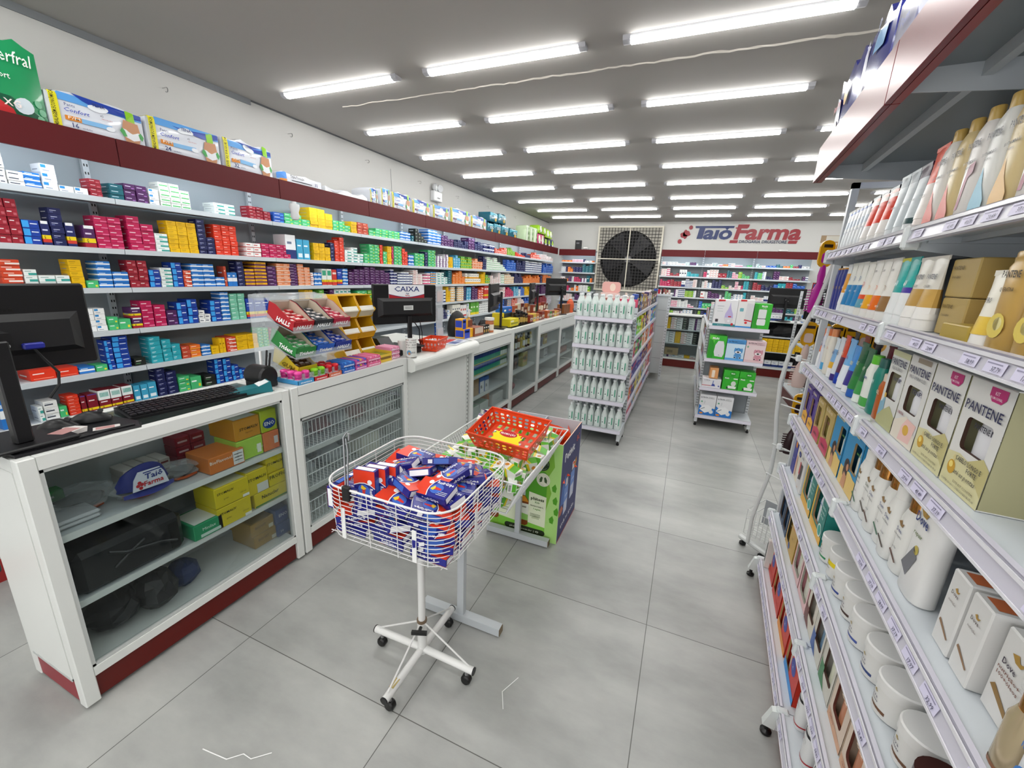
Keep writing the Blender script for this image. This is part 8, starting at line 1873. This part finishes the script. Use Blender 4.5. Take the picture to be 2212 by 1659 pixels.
q.prism([(0,.10),(.16,.10),(.16,.26),(0,.26)], (.004,.004,0), M('#9a9ea2', .4), org=(.62,2.795,0), u=(1,-.8,0), v=(0,0,1)); q.build('wire_basket', t)
for k, z_ in enumerate([1.20, .975, .935, .70, .52]):
    q = MB(); q.tube([(.545,2.60,z_),(.63,2.50,z_)], .0035, BR, n=6)
    if k in (0, 3): q.tube([(.545,2.60,z_),(.60,2.58,z_-.02),(.66,2.56,z_-.02)], .003, BR, n=6); q.bbox(.56,.585,2.55,2.57,z_-.015,z_+.02, M('#dfe2e2', .3), .005)
    q.build('hook_bar', t)
def brush_pack(lab, loc, rz, handle, card='#c8920f', kind='brush', grp='carded brushes on the curved rack'):
    t = thing('hair_brush', lab, 'brush', loc, rz, grp)
    q = MB(); q.prism(RR(-.033,.033,.23,.36,.03), (.012,0,0), M(card, .25), org=(0,0,0), u=(0,1,0), v=(0,0,1)); q.prism(RR(-.02,.02,.25,.30,.012), (.002,0,0), M(handle, .3), org=(.0125,0,0), u=(0,1,0), v=(0,0,1)); q.box(.0126,.0136,-.02,.02,.325,.34, M('#2a1a0a')); q.build('yellow_card', t)
    q = MB(); secs = []
    for (z_, a, b) in ((.24,.009,.012),(.19,.013,.018),(.15,.010,.014),(.12,.018,.026),(.06,.018,.036),(.005,.010,.030),(0,.004,.016)): secs.append([(.006+a*math.cos(2*math.pi*j/10)*.8, b*math.sin(2*math.pi*j/10), z_) for j in range(10)])
    q.loft(secs, M(handle, .3)); q.build('handle', t)
    q = MB()
    for i in range(9):
        for j in range(3): z_ = .015+i*.013; q.tube([(.004+.006*(j-1), -.012, z_), (.004+.006*(j-1), -.046, z_-.004)], .0017, M(handle, .35), n=4)
    q.build('bristles', t); return t
brush_pack('magenta paddle brush hanging from a yellow card at the gondola end', (.60, 2.62, 1.435), -HALF+.25, '#a81a8a')
specs = [('#1a1a1e', 'black'), ('#c8b0a8', 'pale pink'), ('#2a1418', 'dark maroon'), ('#141416', 'black')]
for k in range(5):
    brush_pack('%s brush on yellow card in the upper row, %s behind the magenta one' % (specs[k % 4][1], ORD[k+1]), (.665+.06*k, 2.60+.005*k, 1.44), -HALF, specs[k % 4][0])
for k in range(6):
    brush_pack('%s brush on yellow card in the middle row, %s from the aisle' % (specs[(k+1) % 4][1], ORD[k+1]), (.61+.06*k, 2.64, 1.03), -HALF, specs[(k+1) % 4][0])
for k in range(4):
    brush_pack('%s brush on yellow card in the lower row, %s from the aisle' % (specs[(k+2) % 4][1], ORD[k+1]), (.64+.06*k, 2.64, .64), -HALF, specs[(k+2) % 4][0])

# ================================================================ packs on top of the left shelving headers
HZ = 2.2565
XH = -3.505
diaper_pack('big green adult diaper pack with white curly lettering and XG red corner', (XH, 1.12, HZ), .30, .28, .41, '#1f8a56', 0, [('erfral', .70, .70, .15, '#e4ece8', .005, .42, .1), ('Confort', .42, .50, .07, '#e0e8e4', .01, .34), ('XG', .55, .18, .08, '#f0e0dc', .015)], [([(-.0,.05),(.98,.05),(.95,.12),(.55,.32),(0,.36)], '#0f5238'), ([(0,.0),(.62,0),(.55,.16),(.3,.28),(0,.3)], '#b8282c'), (EL(.70,.22,.13,.10,14), '#c8d4dc'), (EL(.90,.30,.05,.05,10), '#6fae8a'), (EL(.94,.20,.05,.05,10), '#6fae8a'), (EL(.90,.10,.05,.05,10), '#6fae8a')], seed=1, sag=.03)
def tena(lab, y, w, h, num, seed, fold=False, strip='EMBALAGEM ECONÔMICA', sc='#e2da1c', lx=0.0, sag=.016, small=False, size='P/M', acc='#d8862a', z=0.0, d=.26):
    pol = [(RR(.10,.99,.80,.99,.02), '#5a9cdc'), ([(.25,.99),(.99,.99),(.99,.86),(.75,.78),(.5,.80),(.35,.9)], '#23409e'), (EL(.50,.82,.11,.085,16), '#e8ecf2'), (RR(.80,.90,.72,.99,.02), '#86c02a'), (RR(.14,.30,.34,.45,.01), acc), (RR(.30,.62,.34,.45,.01), '#7ab0de'), (EL(.60,.37,.05,.06,12), '#e4e8ee'),
           ([(.76,.72),(.93,.72),(.95,.45),(.92,.15),(.76,.15),(.73,.45)], '#b9835c'), ([(.74,.48),(.95,.48),(.93,.28),(.85,.22),(.76,.28)], '#dfe2e6'), ([(.70,.40),(.73,.50),(.76,.44),(.78,.30),(.74,.28)], '#3f9a4c'), ([(.92,.44),(.95,.50),(.985,.40),(.96,.28),(.93,.34)], '#3f9a4c')]
    it = [('TENA', .50, .80, .075, '#23346e', .015, .14), ('Pants', .20, .64, .07, '#2a3a7a', .005), ('Confort', .26, .52, .09, '#2c46b0', .01, .26, .2), (size, .22, .36, .06, '#f4ece0', .01, .12), (num, .22, .18, .11, '#23346e', .015), ('unidades', .34, .19, .04, '#23346e', 0, .1), ('x2', .52, .60, .05, '#4a5060', .01), ('ABSORÇÃO', .57, .54, .025, '#b8404a', 0, .12)]
    return diaper_pack(lab, (XH+lx, y, HZ+z), w, d, h, '#d9dde6', 0, it, pol, seed=seed, sag=sag, strip=(.02, .10, sc, strip))
tena('white and blue TENA pants pack numbered 16 with yellow strip, beside the green pack', 1.43, .46, .235, '16', 11)
tena('white and blue TENA pants pack numbered 24 with yellow strip, second in line', 1.915, .475, .25, '24', 12)
tena('white and blue TENA pants pack numbered 32 lettered LEVE PAGUE on its strip', 2.415, .42, .27, '32', 13, strip='LEVE 32 PAGUE 28', sag=.03)
diaper_pack('flat lying white and blue diaper pack numbered 32, beyond the three big packs', (XH, 2.87, HZ), .50, .26, .12, '#d8dbe2', 0, [('32', .85, .4, .22, '#2a3a7a', .01), ('Tripla Proteção', .42, .62, .2, '#2a2a34', .01, .3)], [(RR(0,.2,.5,1,.03), '#4a8ad8'), ([(0,0),(.45,0),(.3,.3),(0,.35)], '#6a9ad0'), (RR(.06,.2,.3,.5,.02), '#d88a3a'), (RR(.3,.75,.5,.56,.01), '#333640')], seed=21, sag=.02)
diaper_pack('crumpled clear wrapped white pack lying flat on the red header', (XH, 3.42, HZ), .60, .26, .10, '#dcdee2', 0, [], [([(.1,.8),(.4,.95),(.2,.6)], '#c9cfd8')], seed=22, sag=.035)
yy = 4.06
sp = [(.13,.20,'small pale blue diaper pack with yellow strip, first of the middle group','8','#5b2a5e'),(.16,.235,'white TENA pack seen with printed end panel, second of the middle group','16','#5b2a5e'),(.38,.235,'TENA pack with plum size tag, third of the middle group','16','#5b2a5e'),(.42,.22,'TENA pack with plum size tag, fourth of the middle group','24','#5b2a5e'),(.44,.22,'TENA pack with yellow strip after the gap, fifth of the middle group','16','#5b2a5e'),(.62,.26,'large bright blue TENA pack with shiny wrap, sixth of the middle group','24','#5b2a5e'),(.60,.24,'large bright blue TENA pack, last of the middle group','16','#5b2a5e')]
for k, (w_, h_, lab, num, ac) in enumerate(sp):
    tena(lab, yy, w_, h_, num, 30+k, sag=.02, acc=ac, size='G/EG'); yy += w_+.03+(.03 if k in (0, 3) else 0)
def simple_pack(lab, y, w, h, base, polys, items, seed, z=0.0, grp=None): return diaper_pack(lab, (XH, y, HZ+z), w, .24, h, base, 0, items, polys, seed=seed, sag=.02, grp=grp)
TL = '#1d6478'
for k, (y, w_, h_, z_) in enumerate([(7.10,.24,.19,0),(7.37,.30,.21,0),(7.70,.34,.21,0),(8.10,.40,.20,0),(7.20,.30,.17,.215),(7.55,.34,.18,.225)]):
    simple_pack('dark teal diaper pack with white lettering, %s of the teal group on the header' % ORD[k+1], y, w_, h_, TL, [([(0,.6),(1,.75),(1,1),(0,1)], '#3f9ab0'), (EL(.7,.3,.15,.2,10), '#c8a43a')], [('XXG', .6, .45, .25, '#dfeef0', .02)], 40+k, z_, 'teal diaper packs on the header')
for k, y in enumerate((9.0, 9.26, 9.52)):
    simple_pack('tall pale green patterned pack, %s of three toward the corner' % ORD[k+1], y, .23, .36, '#c6dcb4', [(RR(.1,.4,.1,.9,.03), '#e4eedc'), (EL(.7,.6,.1,.12,10), '#4a7a3a'), (EL(.75,.3,.12,.1,10), '#4a7a3a')], [('BIO', .7, .8, .07, '#2a5a2a', .01)], 50+k, 0, 'pale green packs on the header')
for k, (y, c, h_, z_) in enumerate([(9.79,'#c84a7c',.26,0),(10.02,'#d85a8a',.26,0),(10.27,'#2a3440',.20,0),(10.55,'#2a3440',.20,0),(10.83,'#27346e',.20,0),(9.85,'#8ab82c',.18,.275),(10.15,'#a0c83a',.17,.275),(10.40,'#9ac42c',.20,.22),(10.65,'#a4cc3a',.18,.22)]):
    simple_pack('%s diaper pack near the room corner, %s of the mixed group' % (['pink','bright pink','dark and lime','dark and lime','navy','lime green','lime green','lime green','lime green'][k], ORD[k+1]), y, .24, h_, c, [([(.1,.4),(.9,.4),(.6,.95),(.2,.9)], '#a8cc3a' if c.startswith('#2') else '#e4e8d0'), (EL(.5,.3,.25,.12,10), '#e8e8ea')], [], 60+k, z_, 'mixed packs near the room corner')
# white camera bracket hanging below the header
t = thing('dome_camera', 'white rounded camera hanging under the red header joint above the yellow boxes', 'camera', (-3.42, 2.96, 2.118))
q = MB(); q.tube([(0,0,.0),(0,0,-.03)], .02, M('#d8dadc', .3), n=12); q.loft([[(r*.8*math.cos(2*math.pi*j/14), r*math.sin(2*math.pi*j/14), z_) for j in range(14)] for (r, z_) in ((.045,-.02),(.05,-.05),(.035,-.09),(.042,-.12),(.03,-.15),(.01,-.158))], M('#d8dadc', .3)); q.build('camera_body', t)
# office chair glimpse / black object with handle at the left edge behind the counter
t = thing('cable_adapter', 'black plug with silver collar dangling at the lower left edge', 'plug', (-2.42, .50, .42))
q = MB(); q.lathe([(.025,-.10),(.034,-.09),(.034,.05),(.02,.06)], BLACK, n=14); q.lathe([(.035,.03),(.035,.045)], CHROME, n=14, caps=False); q.tube([(0,0,.06),(-.01,.01,.2),(-.03,.02,.4)], .008, BLACK, n=6); q.build('plug_body', t); t.name = 'hanging_plug'
q = MB(); q.box(0,.02,0,.7,0,.75, M('#a9adae', .5)); q.box(.02,.024,0,.7,0,.12, M('#9a2a2a', .4)); tag(q.build('low_cabinet', loc=(-2.95, .05, 0)), 'grey low cabinet side with red base strip behind the near counter', 'cabinet')

# ================================================================ the remaining small packs on the far shelves, too many to single out
q = MB()
for T, s in OTHER: template(q, s, T)
if q.v: tag(q.build('medicine_boxes'), 'hundreds of small medicine packs filling the farther wall shelves', 'medicine boxes', 'medicine boxes on the far shelves', 'stuff')
